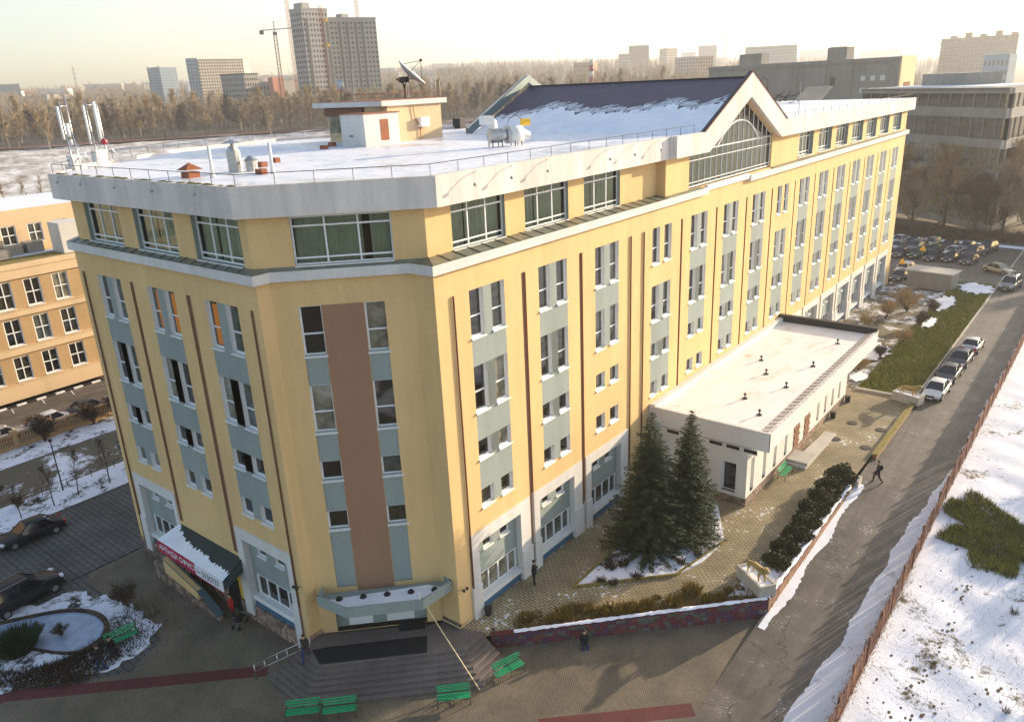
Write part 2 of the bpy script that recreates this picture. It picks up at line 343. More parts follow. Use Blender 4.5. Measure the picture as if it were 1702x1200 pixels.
class Frame:
    """a facade plane: u runs right as seen from outside, n points outward"""
    def __init__(s, O, ang): s.O = Vector(O); s.a = ang; s.u = Vector((math.cos(ang), math.sin(ang), 0)); s.n = Vector((math.sin(ang), -math.cos(ang), 0))
    def p(s, u, z, d=0): return s.O+s.u*u+s.n*d+Vector((0,0,z))
    def box(s, mb, u0, u1, z0, z1, d0, d1, mi=None):
        P = s.p; return mb.add([P(u0,z0,d1),P(u1,z0,d1),P(u1,z0,d0),P(u0,z0,d0),P(u0,z1,d1),P(u1,z1,d1),P(u1,z1,d0),P(u0,z1,d0)],
                     [(3,2,1,0),(4,5,6,7),(0,1,5,4),(1,2,6,5),(2,3,7,6),(3,0,4,7)], mi)
    def sheet(s, mb, U0, U1, Z0, Z1, holes, d=0, only=None, mi=None):
        """flat wall with rectangular holes; with only=[rects], faces are kept only inside those"""
        rects = list(holes)+list(only or [])
        us = sorted({U0, U1, *[min(max(r[k],U0),U1) for r in rects for k in (0,1)]}); zs = sorted({Z0, Z1, *[min(max(r[k],Z0),Z1) for r in rects for k in (2,3)]})
        ids = {}
        def vid(i, j):
            if (i,j) not in ids: ids[(i,j)] = len(mb.v); mb.v.append(tuple(s.p(us[i], zs[j], d)))
            return ids[(i,j)]
        for i in range(len(us)-1):
            for j in range(len(zs)-1):
                cu, cz = (us[i]+us[i+1])/2, (zs[j]+zs[j+1])/2
                if any(r[0]<cu<r[1] and r[2]<cz<r[3] for r in holes): continue
                if only is not None and not any(r[0]<cu<r[1] and r[2]<cz<r[3] for r in only): continue
                mb.f.append((vid(i,j),vid(i+1,j),vid(i+1,j+1),vid(i,j+1))); mb.mi.append(mb.k if mi is None else mi)
        return mb
    def put(s, o, u, z, d=0): o.location = s.p(u, z, d); o.rotation_euler = (0,0,s.a); return o
# ============================================================ main office building
ZC0, ZC1, ZF0, ZF1 = 21.98, 22.48, 25.15, 26.65
Lr = Frame((0,0,0), R(90)); Wr = Frame((0,-5.07,0), 0.0); Fr = Frame((-6.35,-4.3,0), R(45))
BLD = thing('office_building', 'yellow seven-storey office building with grey panels, white roof fascia and snowy flat roof', 'building')
WROWS = [(20.61,18.01),(16.39,13.74),(12.03,10.91),(9.0,7.89)]
ww = 1.12
BR = [6.05,12.08,18.12,25.60,31.63,37.62,43.62,49.52,55.44,61.34,67.27,73.08,78.86,84.73,90.64]   # right edge of each bay
bays_L = [((r-1.78-ww, r-1.78),(r-ww, r)) for r in BR]
bays_W = [((-23.38,-22.26),(-21.58,-20.46)),((-17.31,-16.19),(-15.48,-14.36)),((-11.26,-10.14),(-9.37,-8.25))]
teal_gaps = {0:(1,1,1),1:(1,1,1),2:(1,0,0),3:(0,1,1),4:(1,1,0),5:(1,1,1),6:(1,1,1),7:(0,1,1)}
def bay_rects(bay, gaps):
    u0, u1 = bay[0][0], bay[1][1]; ht = []; z = WROWS
    for i, g in enumerate(gaps):
        if g: ht.append((u0, u1, z[i+1][1], z[i][0]))
    return ht
holes_L = [(a, b, zb, zt) for bay in bays_L for (a, b) in bay for (zt, zb) in WROWS]
holes_W = [(a, b, zb, zt) for bay in bays_W for (a, b) in bay for (zt, zb) in WROWS]
teal_L = []
for i, bay in enumerate(bays_L):
    gp = teal_gaps.get(i, (1,1,1)); teal_L += bay_rects(bay, gp)
    if not any(gp[k] for k in (0,)): pass
teal_W = [r for bay in bays_W for r in bay_rects(bay, (1,1,1))]
# ground-floor portals: (outer u0, outer u1, inner u0, inner u1)
portL = [(1.90,7.45,2.58,6.50),(7.90,13.30,8.47,12.35),(13.80,19.40,14.45,18.40)]+[(r-4.72, r+.60, r-4.1, r+.05) for r in BR[8:]]
portW = [(-24.81,-19.35,-24.18,-19.75),(-12.52,-7.03,-11.88,-7.52)]
PZ0, PZ1 = 5.85, 6.58
grooves_L = [(7.58,7.98),(13.40,13.78),(27.05,27.35),(33.15,33.45),(39.2,39.5),(45.1,45.4),(51.1,51.35),(56.95,57.2),(63.0,63.3),(68.85,69.1),(74.75,75.0),(80.45,80.7),(86.3,86.55)]
grooves_W = [(-19.30,-18.90),(-13.10,-12.66)]
ZG0 = {0:1.2, 1:1.2}
gl = [(a, b, 1.25, 20.62) for a, b in grooves_L]; gw = [(a, b, 4.6, 20.62) for a, b in grooves_W]
pl = [(p[0], p[1], .55, PZ1) for p in portL]; pw = [(p[0], p[1], .55, PZ1) for p in portW]
def facade(fr, U0, U1, holes, teal, gro, port, Zb=1.1):
    y = MB(); fr.sheet(y, U0, U1, Zb, ZC0+.02, holes+teal+gro+port)
    obj('wall', y, 'yellow_stucco', BLD)
    for r in teal:
        t = MB(); fr.sheet(t, r[0]-.001, r[1]+.001, r[2]-.001, r[3]+.001, holes, only=[r]); obj('panel', t, 'teal_stucco', BLD)
    for a, b, z0, z1 in gro:
        g = MB(); P = fr.p; D = -.14
        g.quad(P(a,z0,D),P(b,z0,D),P(b,z1,D),P(a,z1,D)); g.quad(P(a,z0,0),P(a,z0,D),P(a,z1,D),P(a,z1,0)); g.quad(P(b,z0,D),P(b,z0,0),P(b,z1,0),P(b,z1,D))
        g.quad(P(a,z1,0),P(a,z1,D),P(b,z1,D),P(b,z1,0)); g.quad(P(a,z0,D),P(a,z0,0),P(b,z0,0),P(b,z0,D)); obj('groove', g, 'brown_stucco', BLD)
facade(Lr, .65, 93.8, holes_L, teal_L, gl, pl)
y = MB(); Lr.box(y, 28.5, 46, ZC0+.02, 22.58, -.3, 0); obj('wall', y, 'yellow_stucco', BLD)
facade(Wr, -25.9, -6.35, holes_W, teal_W, gw, pw)
# stone base courses
b = MB(); Lr.sheet(b, .65, 93.8, .0, 1.1, pl, d=.05); Wr.sheet(b, -25.9, -6.35, -.3, 1.1, pw, d=.05)
for fr, a, c in ((Lr, .65, 93.8), (Wr, -25.9, -6.35)):
    segs = [q for q in (portL if fr is Lr else portW)]; x = a
    for s0 in segs+[(c, c)]:
        if s0[0]-x > .01: fr.box(b, x, s0[0], 1.08, 1.1, 0, .05)
        x = s0[1]
    b2 = b
obj('stone_base', b, 'stone_base', BLD)
# F side: two stub faces, main face with window strips
Ff = Fr; UF = 7.0
colsF = [(1.22,2.32),(4.45,5.47)]
holes_F = [(a, c, zb, zt) for a, c in colsF for (zt, zb) in WROWS]
tealF = [(a, c, 4.12, 20.61) for a, c in colsF]; brownF = (2.33,4.43,3.5,20.61); ENT = (.9,6.1,1.15,3.7)
y = MB(); Ff.sheet(y, 0, UF, 1.1, ZC0+.02, holes_F+tealF+[brownF, ENT])
y.quad((-6.35,-5.07,1.45),(-6.35,-4.3,1.45),(-6.35,-4.3,22),(-6.35,-5.07,22)); y.quad((-1.4,.65,1.45),(0,.65,1.45),(0,.65,22),(-1.4,.65,22))
obj('wall', y, 'yellow_stucco', BLD)
b = MB(); b.box((-6.40,-5.12,.0),(-6.30,-4.25,1.45)); b.box((-1.45,.60,.0),(.05,.70,1.45)); obj('stone_base', b, 'stone_base', BLD)
for (a, c, z0, z1) in tealF:
    zz = [z0]+[v for (zt, zb) in WROWS[::-1] for v in (zb, zt)]
    for q0, q1 in zip(zz[0::2], zz[1::2]+[z1]):
        if q1-q0 > .05: t = MB(); Ff.box(t, a, c, q0, q1, -.2, -.04); obj('panel', t, 'teal_stucco', BLD)
t = MB(); Ff.sheet(t, 0, UF, 1, 22, [], only=[brownF], d=-.02); obj('panel', t, 'brown_stucco', BLD, label='tall brown stripe above the entrance')
# hidden back walls
BACK = [(-25.9,-5.07),(-28.9,-2.2),(-35.6,8.5),(-37.2,19),(-30.5,30),(-26,46),(-22,93.8),(0,93.8)]
y = MB()
for (x0,y0),(x1,y1) in zip(BACK[:-1], BACK[1:]): y.quad((x1,y1,0),(x0,y0,0),(x0,y0,22),(x1,y1,22))
obj('wall', y, 'yellow_stucco', BLD, label='back wall of the building')
# downpipes
for fr, u in ((Lr,1.9),(Lr,19.62),(Lr,21.4),(Wr,-25.15),(Wr,-6.95)):
    m = MB(); m.tube([fr.p(u, .9, .07), fr.p(u, 20.62, .07)], .055, 6); obj('downpipe', m, 'groove_brown', BLD, smooth=True)
# ---- windows
def make_window(w, h, depth=.24, transom=None, mull=None, snow=True, frame_w=.075, blind=False):
    m = MB(); fw = frame_w; y0, y1 = depth-.06, depth+.02
    # white painted reveal
    for q in (((0,0,0),(0,depth,0),(0,depth,h),(0,0,h)), ((w,depth,0),(w,0,0),(w,0,h),(w,depth,h)), ((0,depth,h),(w,depth,h),(w,0,h),(0,0,h))): m.quad(*q, mi=1)
    m.box((.002,y0,0),(fw,y1,h)); m.box((w-fw,y0,0),(w-.002,y1,h)); m.box((fw,y0,0),(w-fw,y1,fw)); m.box((fw,y0,h-fw),(w-fw,y1,h-.002))
    ts = [] if transom is None else ([transom] if not isinstance(transom, (list, tuple)) else transom)
    for tz in ts: m.box((fw,y0-.01,tz-fw/2),(w-fw,y1,tz+fw/2))
    ms = [] if mull is None else mull
    for mu in ms: m.box((mu-fw/2,y0-.012,fw),(mu+fw/2,y1-.004,h-fw))
    me = m.mesh('window', ['white_plastic','white_trim'])
    p = MB(); p.quad((fw*.5,depth,fw*.5),(w-fw*.5,depth,fw*.5),(w-fw*.5,depth,h-fw*.5),(fw*.5,depth,h-fw*.5)); mp = p.mesh('pane', 'window_glass')
    s = MB(); s.add([(-.04,depth-.06,.0),(w+.04,depth-.06,.0),(w+.04,-.10,-.05),(-.04,-.10,-.05),(-.04,depth-.06,-.07),(w+.04,depth-.06,-.07),(w+.04,-.10,-.11),(-.04,-.10,-.11)],
        [(3,2,1,0),(4,5,6,7),(0,1,5,4),(1,2,6,5),(2,3,7,6),(3,0,4,7)]); ms_ = s.mesh('sill', 'white_trim')
    return me, mp, ms_
WTALL = [make_window(ww, zt-zb, transom=1.12) for zt, zb in WROWS[:2]]+[make_window(ww, zt-zb) for zt, zb in WROWS[2:]]
sn = MB(); sn.add([(-.03,.10,.07),(ww*.7,.10,.05),(ww*.75,-.09,-.03),(-.03,-.09,-.02),(-.05,.14,-.0),(ww*.8,.14,0),(ww*.8,-.12,-.06),(-.05,-.12,-.06)],[(3,2,1,0),(0,1,5,4),(1,2,6,5),(2,3,7,6),(3,0,4,7)]); SNOWSILL = sn.mesh('sill_snow','snow_sill')
def put_window(fr, u, z, meshes, d=0, sill=True, snow=False):
    o = link('window', meshes[0], BLD); fr.put(o, u, z, d)
    p = link('pane', meshes[1], o)
    if sill: link('sill', meshes[2], o)
    if snow: link('sill_snow', SNOWSILL, o, scale=(rnd.uniform(.8,1.25),1,rnd.uniform(.8,1.4)))
    return o
for fr, bays in ((Lr, bays_L), (Wr, bays_W)):
    for bay in bays:
        for a, c in bay:
            for k, (zt, zb) in enumerate(WROWS): put_window(fr, a, zb, WTALL[k], snow=(fr is Lr))
for k, (zt, zb) in enumerate(WROWS):
    for a, c in colsF: put_window(Ff, a, zb, WTALL[k])
# orange blinds visible in two of the left windows
for u in (-17.31+.5, -15.48+.35, -11.26+.3):
    m = MB(); Wr.box(m, u, u+.5, 18.15, 20.4, -.235, -.2); obj('curtain', m, 'orange_curtain', BLD, label='orange curtain')
# ---- ground floor portals
MEZ = make_window(.62, .72, .30); GW = {}
def portal(fr, o0, o1, i0, i1, base=.62, ledge=True):
    D = -.45; P = fr.p
    f = MB(); fr.box(f, o0, o1, PZ0, PZ1, D-.05, .08); fr.box(f, o0, i0, base-.1, PZ0, D-.05, .08); fr.box(f, i1, o1, base-.1, PZ0, D-.05, .08)
    fr.box(f, o0-.1, i0+.02, base-.15, 3.2, -.1, .16); fr.box(f, i1-.02, o1+.1, base-.15, 3.2, -.1, .16)
    po = obj('portal', f, 'white_stucco', BLD, label='white pilaster frame at the ground floor')
    w = i1-i0; m0, m1 = i0+.20*w, i0+.60*w; mez = [(m0, m0+.85, 4.93, 5.6), (m1, m1+.85, 4.93, 5.6)]; g = (i0+.30, i1-.12, 1.95, 3.42)
    t = MB(); fr.sheet(t, i0, i1, base, PZ0, mez+[g], d=D+.12); obj('panel', t, 'teal_stucco', BLD)
    b = MB(); fr.box(b, i0, i1, 1.12, 1.62, D+.1, -.12); obj('blue_panel', b, 'blue_panel', BLD)
    b = MB(); fr.box(b, i0, i1, -.2, 1.12, D, .02); fr.box(b, o0, i0, -.2, base, D, .04); fr.box(b, i1, o1, -.2, base, D, .04); obj('stone_base', b, 'stone_base', BLD)
    b = MB(); fr.box(b, i0+.02, i1-.02, 1.62, 1.95, D+.1, -.02); obj('ledge', b, 'white_trim', BLD)
    key = round(g[1]-g[0], 2)
    if key not in GW:
        W_ = g[1]-g[0]; GW[key] = make_window(W_, g[3]-g[2], .10, mull=[W_*.24, W_*.50, W_*.77], frame_w=.11)
    put_window(fr, g[0], g[2], GW[key], D+.12, sill=False)
    mw = make_window(.85, .67, .14) if 'mz' not in GW else GW['mz']; GW['mz'] = mw
    for a, c, z0, z1 in mez: put_window(fr, a, z0, mw, D+.12)
for p in portL: portal(Lr, *p)
for p in portW: portal(Wr, *p)
# ---- cornice (white band) and sheet metal ledge
def offset_path(pts, d):
    """offset an open polyline to its right-hand side (outward)"""
    out = []; n = len(pts)
    for i in range(n):
        a = Vector(pts[max(i-1,0)]); b = Vector(pts[i]); c = Vector(pts[min(i+1,n-1)])
        d1 = (b-a).normalized() if i > 0 else (c-b).normalized(); d2 = (c-b).normalized() if i < n-1 else d1
        n1 = Vector((d1.y,-d1.x)); n2 = Vector((d2.y,-d2.x)); mt = (n1+n2); mt = mt/max(mt.dot(n1), .3); out.append((b.x+mt.x*d, b.y+mt.y*d))
    return out
def band(mb, path, d0, d1, z0, z1, mi=None, ztop_in=None):
    A = offset_path(path, d0); B = offset_path(path, d1)
    for i in range(len(path)-1):
        a0, a1, b0, b1 = A[i], A[i+1], B[i], B[i+1]; zi = z1 if ztop_in is None else ztop_in
        mb.quad((*b0,z0),(*b1,z0),(*b1,z1),(*b0,z1), mi); mb.quad((*b0,z1),(*b1,z1),(*a1,zi),(*a0,zi), mi); mb.quad((*a0,z0),(*a1,z0),(*b1,z0),(*b0,z0), mi); mb.quad((*a1,z0),(*a0,z0),(*a0,zi),(*a1,zi), mi)
    for k in (0,-1): mb.quad((*A[k],z0),(*B[k],z0),(*B[k],z1),(*A[k], z1 if ztop_in is None else ztop_in), mi)
wallpath = [(-28.9,-2.2),(-25.9,-5.07),(-6.35,-5.07),(-6.35,-4.3),(-1.4,.65),(0,.65),(0,31.0)]
m = MB(); band(m, wallpath, -.02, .30, ZC0, ZC1); obj('cornice', m, 'white_stucco', BLD, fix=True)
m = MB(); band(m, [(0,39.2),(0,93.8),(-3,93.8)], -.02, .34, ZC0, ZC1); obj('cornice', m, 'white_stucco', BLD, fix=True)
m = MB(); Lr.box(m, 31.002, 39.198, ZC0+.24, ZC1+.14, .0, .22); obj('cornice', m, 'snow_sill', BLD, label='snow-covered sill under the arched gable window')
pent = [(-27.6,-1.9),(-25.3,-4.85),(-6.75,-4.85),(-.75,1.15),(-.75,24.55),(-.05,24.55),(-.05,93.5),(-3,93.5)]
m = MB()
# ledge: sloping sheet from cornice edge up to penthouse wall
lo = offset_path(wallpath, .31); hi_ = [(-27.6,-1.9),(-25.3,-4.85),(-6.75,-4.85),(-6.2,-4.3),(-1.5,.4),(-.75,1.15),(-.75,24.6)]
lo_ = lo[:6]+[(.31,24.6)]
for i in range(len(lo_)-1): m.quad((*lo_[i],ZC1+.012),(*lo_[i+1],ZC1+.012),(*hi_[i+1],22.66),(*hi_[i],22.66))
obj('ledge', m, 'ledge_metal', BLD)
m = MB(); m.quad((.31,24.6,ZC1+.012),(.31,30.2,ZC1+.012),(-.05,30.2,22.6),(-.05,24.6,22.6)); m.quad((.35,44.5,ZC1+.012),(.35,93.8,ZC1+.012),(-.05,93.8,22.6),(-.05,44.5,22.6)); obj('ledge', m, 'ledge_metal', BLD)
def seam(a, b):
    s = MB(); s.tube([a, b], .022, 4); obj('ledge_seam', s, 'dark_metal', BLD)
for yv in np.arange(1.7, 24.5, 1.12): seam((.30,yv,ZC1+.02),(-.74,yv+.12,22.675))
for xv in np.arange(-25.2, -6.8, 1.05): seam((xv,-5.36,ZC1+.02),(xv,-4.86,22.675))
seam((.31,.35,ZC1+.03),(-.75,1.15,22.68))
# ---- penthouse walls
Lp = Frame((-.75,0,0), R(90)); Lq = Frame((-.05,0,0), R(90)); Wp = Frame((0,-4.85,0), 0); Fp = Frame((-6.75,-4.85,0), R(45))
PW_L = [(3.0,7.33),(9.1,13.45),(15.17,19.5)]; PW_W = [(-23.65,-19.4),(-17.65,-13.35),(-11.6,-7.35)]; PW_F = [(2.05,6.85)]
PW_far = [(r-4.15, r) for r in (55.6,61.4,67.15,72.9,78.6,84.4,90.65)]
zw0, zw1 = 22.68, 25.05
y = MB(); Z0, Z1 = 22.4, ZF0+.3
Lp.sheet(y, 1.15, 24.55, Z0, Z1, [(a,b_,zw0,zw1) for a,b_ in PW_L]); Wp.sheet(y, -25.3, -6.75, Z0, Z1, [(a,b_,zw0,zw1) for a,b_ in PW_W])
Fp.sheet(y, 0, 6.0*math.sqrt(2), Z0, Z1, [(a,b_,zw0,zw1) for a,b_ in PW_F]); Lq.sheet(y, 24.55, 93.5, Z0, Z1, [(28.2,44.5,Z0,Z1)]+[(a,b_,zw0,zw1) for a,b_ in PW_far])
y.quad((-.75,24.55,Z0),(-.05,24.55,Z0),(-.05,24.55,Z1),(-.75,24.55,Z1)); y.quad((-27.6,-1.9,Z0),(-25.3,-4.85,Z0),(-25.3,-4.85,Z1),(-27.6,-1.9,Z1)); y.quad((-.05,93.5,Z0),(-20,93.5,Z0),(-20,93.5,Z1),(-.05,93.5,Z1))
y.quad((-.05,44.5,Z0),(-.75,44.5,Z0),(-.75,44.5,Z1-.1),(-.05,44.5,Z1-.1)); y.quad((-.75,28.2,Z0),(-.05,28.2,Z0),(-.05,28.2,Z1-.1),(-.75,28.2,Z1-.1))
obj('wall', y, 'yellow_stucco', BLD, label='set-back top storey wall')
def big_window(fr, a, b_, z0, z1, nm=3, dep=.55, warm=False):
    """real glazed bay: frame bars, clear glass, curtains and a dark room behind"""
    w, h = b_-a, z1-z0; m = MB(); fw = .085
    for q in (((0,0,0),(0,dep,0),(0,dep,h),(0,0,h)), ((w,dep,0),(w,0,0),(w,0,h),(w,dep,h)), ((0,dep,h),(w,dep,h),(w,0,h),(0,0,h)), ((0,0,0),(w,0,0),(w,dep,0),(0,dep,0))): m.quad(*q, mi=1)
    y0, y1 = dep-.1, dep-.02
    m.box((.003,y0,.003),(fw,y1,h)); m.box((w-fw,y0,.003),(w-.003,y1,h)); m.box((fw,y0,.003),(w-fw,y1,fw)); m.box((fw,y0,h-fw),(w-fw,y1,h-.003))
    for tz in (.34, h-.48): m.box((fw,y0-.01,tz-fw/2),(w-fw,y1,tz+fw/2))
    for k in range(1, nm): m.box((w*k/nm-fw/2,y0-.013,fw),(w*k/nm+fw/2,y1-.004,h-fw))
    o = link('window', m.mesh('window', ['white_plastic','teal_stucco']), BLD); fr.put(o, a, z0)
    for k in range(nm):
        p = MB(); x0, x1 = w*k/nm+fw*.5, w*(k+1)/nm-fw*.5; p.quad((x0,dep-.05,fw*.6),(x1,dep-.05,fw*.6),(x1,dep-.05,h-fw*.6),(x0,dep-.05,h-fw*.6)); link('pane', p.mesh('pane','clear_glass'), o)
    c = MB(); n = 60; cover = [(.02,.98)] if warm else ([(0,.33),(.36,.98)] if rnd.random() < .5 else [(.02,.70),(.78,.97)])
    for c0, c1 in cover:
        xs = np.linspace(w*c0, w*c1, n); pts = [(x, dep+.22+.05*math.sin(x*19+math.sin(x*3)*2)) for x in xs]
        for (xa,ya),(xb,yb) in zip(pts[:-1], pts[1:]): c.quad((xa,ya,.05),(xb,yb,.05),(xb,yb,h-.1),(xa,ya,h-.1))
    link('curtain', c.mesh('curtain','curtain_pale'), o)
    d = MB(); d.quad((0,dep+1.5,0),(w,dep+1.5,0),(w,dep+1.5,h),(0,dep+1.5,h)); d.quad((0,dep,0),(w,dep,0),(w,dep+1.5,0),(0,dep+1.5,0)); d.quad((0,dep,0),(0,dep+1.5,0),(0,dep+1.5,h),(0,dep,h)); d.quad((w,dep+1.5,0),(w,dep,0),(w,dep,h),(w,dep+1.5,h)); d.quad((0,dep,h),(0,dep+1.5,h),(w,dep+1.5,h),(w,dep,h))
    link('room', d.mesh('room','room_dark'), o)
    s = MB(); s.box((-.0,-.10,-.06),(w,.3,-.005)); link('sill', s.mesh('sill','white_trim'), o)
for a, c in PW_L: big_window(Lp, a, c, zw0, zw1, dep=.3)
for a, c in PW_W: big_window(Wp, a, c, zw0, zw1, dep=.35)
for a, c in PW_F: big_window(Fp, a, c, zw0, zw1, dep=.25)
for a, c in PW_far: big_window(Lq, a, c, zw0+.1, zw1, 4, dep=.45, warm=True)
# ---- roof fascia
fpath = [(-28.6,-3.2),(-26.1,-5.5),(-6.6,-5.5),(.1,1.2),(.1,24.9)]
m = MB(); band(m, fpath, -.42, 0, ZF0, ZF1); obj('fascia', m, 'concrete_fascia', BLD, fix=True)
m = MB(); prof = [(24.9,25.18),(30.2,25.18),(37.65,28.83),(45.1,25.18),(94.6,25.12),(94.6,26.62),(46.05,26.66),(37.65,30.76),(29.25,26.68),(24.9,26.68)]
n = len(prof); m.add([(.6,a,b_) for a,b_ in prof]+[(.30,a,b_) for a,b_ in prof], [tuple(range(n)), tuple(range(2*n-1,n-1,-1))]+[((i+1)%n,i,n+i,n+(i+1)%n) for i in range(n)])
m.box((-3,94.3,25.12),(.298,94.6,26.62)); m.box((.1,24.72,25.17),(.3,24.898,26.68))
obj('fascia', m, 'concrete_fascia', BLD, fix=True, label='fascia rising into the front gable')
cp = MB(); 
for (a,c) in (((29.25,26.68),(37.65,30.76)),((37.65,30.76),(46.05,26.66))): cp.tube([(.64,a[0],a[1]+.02),(.64,c[0],c[1]+.02)], .05, 4)
obj('gable_trim', cp, 'rust', BLD)
# soffits
m = MB(); so = offset_path([(-27.6,-1.9),(-25.3,-4.85),(-6.75,-4.85),(-.75,1.15),(-.75,24.7)], -.4); ou = [(-28.6,-3.2),(-26.1,-5.5),(-6.6,-5.5),(.1,1.2),(.1,24.7)]
for i in range(4): m.quad((*ou[i],ZF0+.005),(*ou[i+1],ZF0+.005),(*so[i+1],ZF0+.005),(*so[i],ZF0+.005))
m.quad((.3,24.9,ZF0+.035),(.3,30.2,ZF0+.035),(-.3,30.2,ZF0+.035),(-.3,24.9,ZF0+.035)); m.quad((.3,45.1,ZF0+.035),(.3,94.3,ZF0+.035),(-.3,94.3,ZF0+.035),(-.3,45.1,ZF0+.035))
m.quad((.3,30.2,25.2),(.3,37.65,28.85),(-.3,37.65,28.85),(-.3,30.2,25.2)); m.quad((.3,37.65,28.85),(.3,45.1,25.2),(-.3,45.1,25.2),(-.3,37.65,28.85))
obj('soffit', m, 'beige_stucco', BLD)
# ---- gable window with arch
G = thing('x','x','x'); bpy.data.objects.remove(G)
gx = -.28; gw_ = MB(); fr_ = .055
def bar(mb, a, b_, r=.05): mb.tube([(gx+.03,a[0],a[1]),(gx+.03,b_[0],b_[1])], r, 4)
for z in (22.72,23.0,25.3,24.62): bar(gw_, (28.2,z), (44.5,z), .06 if z in (22.72,25.3) else .04)
ys = np.linspace(28.2, 44.5, 17)
for yv in ys:
    ztop = 25.3+max(0, min((yv-30.3)*.485, (45-yv)*.485)); bar(gw_, (yv,22.7), (yv,min(ztop,28.7)), .045)
apts = [(gx+.05, 37.5+5.75*math.cos(t), 21.3+5.75*math.sin(t)) for t in np.linspace(R(43), R(137), 25)]
gw_.tube(apts, .07, 5)
gwin = obj('gable_window', gw_, 'white_plastic', BLD, label='arched gable window with many white glazing bars')
p = MB(); gp = [(28.2,22.6),(44.5,22.6),(44.5,25.2),(37.65,28.8),(30.4,25.2),(28.2,25.2)]; p.add([(gx,a,b_) for a,b_ in gp], [(0,1,2,3,4,5)]); link('pane', p.mesh('pane','clear_glass'), gwin)
c = MB(); xs = np.linspace(28.3, 44.4, 260)
for a, b2 in zip(xs[:-1], xs[1:]):
    f = lambda q: gx-.35+.07*math.sin(q*13+math.sin(q*2)*2)
    ht = lambda q: 25.2+max(0, min((q-30.5)*.3, (44.8-q)*.3))
    c.quad((f(a),a,22.7),(f(b2),b2,22.7),(f(b2),b2,ht(b2)),(f(a),a,ht(a)))
link('curtain', c.mesh('curtain','curtain_pale'), gwin)
d = MB(); rmp = [(28.2,22.6),(44.5,22.6),(44.5,26.4),(37.65,29.8),(30.2,26.4),(28.2,26.0)]; nr = len(rmp)
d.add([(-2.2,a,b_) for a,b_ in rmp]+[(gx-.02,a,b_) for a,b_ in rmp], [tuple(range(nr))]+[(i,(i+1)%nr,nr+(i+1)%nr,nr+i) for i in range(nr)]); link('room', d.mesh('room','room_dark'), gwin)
# ---- roofs
RZ = 26.58
m = MB(); rp = [(-28.3,-3.3),(-26.0,-5.3),(-6.55,-5.3),(-.1,1.25),(-.1,24.9),(-.1,29.2),(-2.3,29.2),(-2.3,46.1),(.35,46.1),(.35,94.35),(-22,94.35),(-26,46),(-30.5,33),(-37.2,19),(-35.6,8.5)]
m.prism(rp, 26.2, RZ); obj('roof', m, 'roof_snow', BLD)
# parapet along the back edge of the flat roof
m = MB(); bk = [(-28.3,-3.3),(-35.6,8.5),(-37.2,19),(-30.5,33),(-26,46),(-22,94.35)]
for (a,b_) in zip(bk[:-1], bk[1:]):
    L_ = math.dist(a,b_); ang = math.atan2(b_[1]-a[1], b_[0]-a[0]); m.obox(((a[0]+b_[0])/2,(a[1]+b_[1])/2,26.5),(L_,.3,.62),ang)
obj('parapet', m, 'concrete_fascia', BLD)
def slope_z(yv): return 30.3-abs(yv-37.65)*(30.3-26.55)/8.4
m = MB(); X0, X1 = -21.75, .30
for sgn in (-1,1):
    e = 37.65+sgn*8.55
    q = [(X0,e,26.5),(X1,e,26.5),(X1,37.65,30.3),(X0,37.65,30.3)]
    m.add(q+[(a,b_,c-.15) for a,b_,c in q], [(0,1,2,3),(7,6,5,4),(0,4,5,1)] if sgn < 0 else [(3,2,1,0),(4,5,6,7),(1,5,4,0)])
obj('gable_roof', m, 'metal_tile_roof', BLD, label='dark purple metal-tile gable roof')
tr = MB(); tr.tube([(X0,37.65,30.34),(X1,37.65,30.34)], .06, 5); obj('ridge_cap', tr, 'dark_green_sheet', BLD)
# snow lying on the lower part of the slope, ragged upper edge
m = MB(); nx, ny = 150, 14; rr = random.Random(3)
edge = [(-21.7,30.7),(-21.5,31.6),(-19.2,32.3),(-17.9,32.5),(-17,33.4),(-14.8,33.6),(-12.8,32.5),(-10.3,32.6),(-8,32.7),(-6.2,33.0),(-4.5,33.7),(-2.3,32.9),(-1,33.6),(.25,34.1)]
vs = []
for i in range(nx+1):
    x = X0+.05+(X1-X0-.1)*i/nx; et = np.interp(x, [e[0] for e in edge], [e[1] for e in edge])+rr.uniform(-.28,.28)+.2*math.sin(x*4.1)
    for j in range(ny+1):
        yv = 29.0+(et-29.0)*j/ny; th = .10*(1-(j/ny)**4)+.006
        vs.append((x, yv, slope_z(yv)+th+rr.uniform(-.006,.006)))
m.add(vs, [(i*(ny+1)+j,(i+1)*(ny+1)+j,(i+1)*(ny+1)+j+1,i*(ny+1)+j+1) for i in range(nx) for j in range(ny)])
for _ in range(420):   # small frozen streaks above the edge
    x = rr.uniform(X0+.2, X1-.3); et = np.interp(x, [e[0] for e in edge], [e[1] for e in edge]); yv = et+abs(rr.gauss(0,.35)); l = rr.uniform(.2,.9); w_ = rr.uniform(.03,.09)
    z = slope_z(yv)+.02; y2 = yv+l*.5; m.add([(x,yv,z),(x+l,y2,slope_z(y2)+.02),(x+l+w_*.5,y2-w_,slope_z(y2-w_)+.02),(x+w_*.5,yv-w_*2,slope_z(yv-w_*2)+.02)], [(0,3,2,1)])
obj('roof_snow', m, 'snow', BLD, smooth=True, label='snow on the lower half of the gable roof')
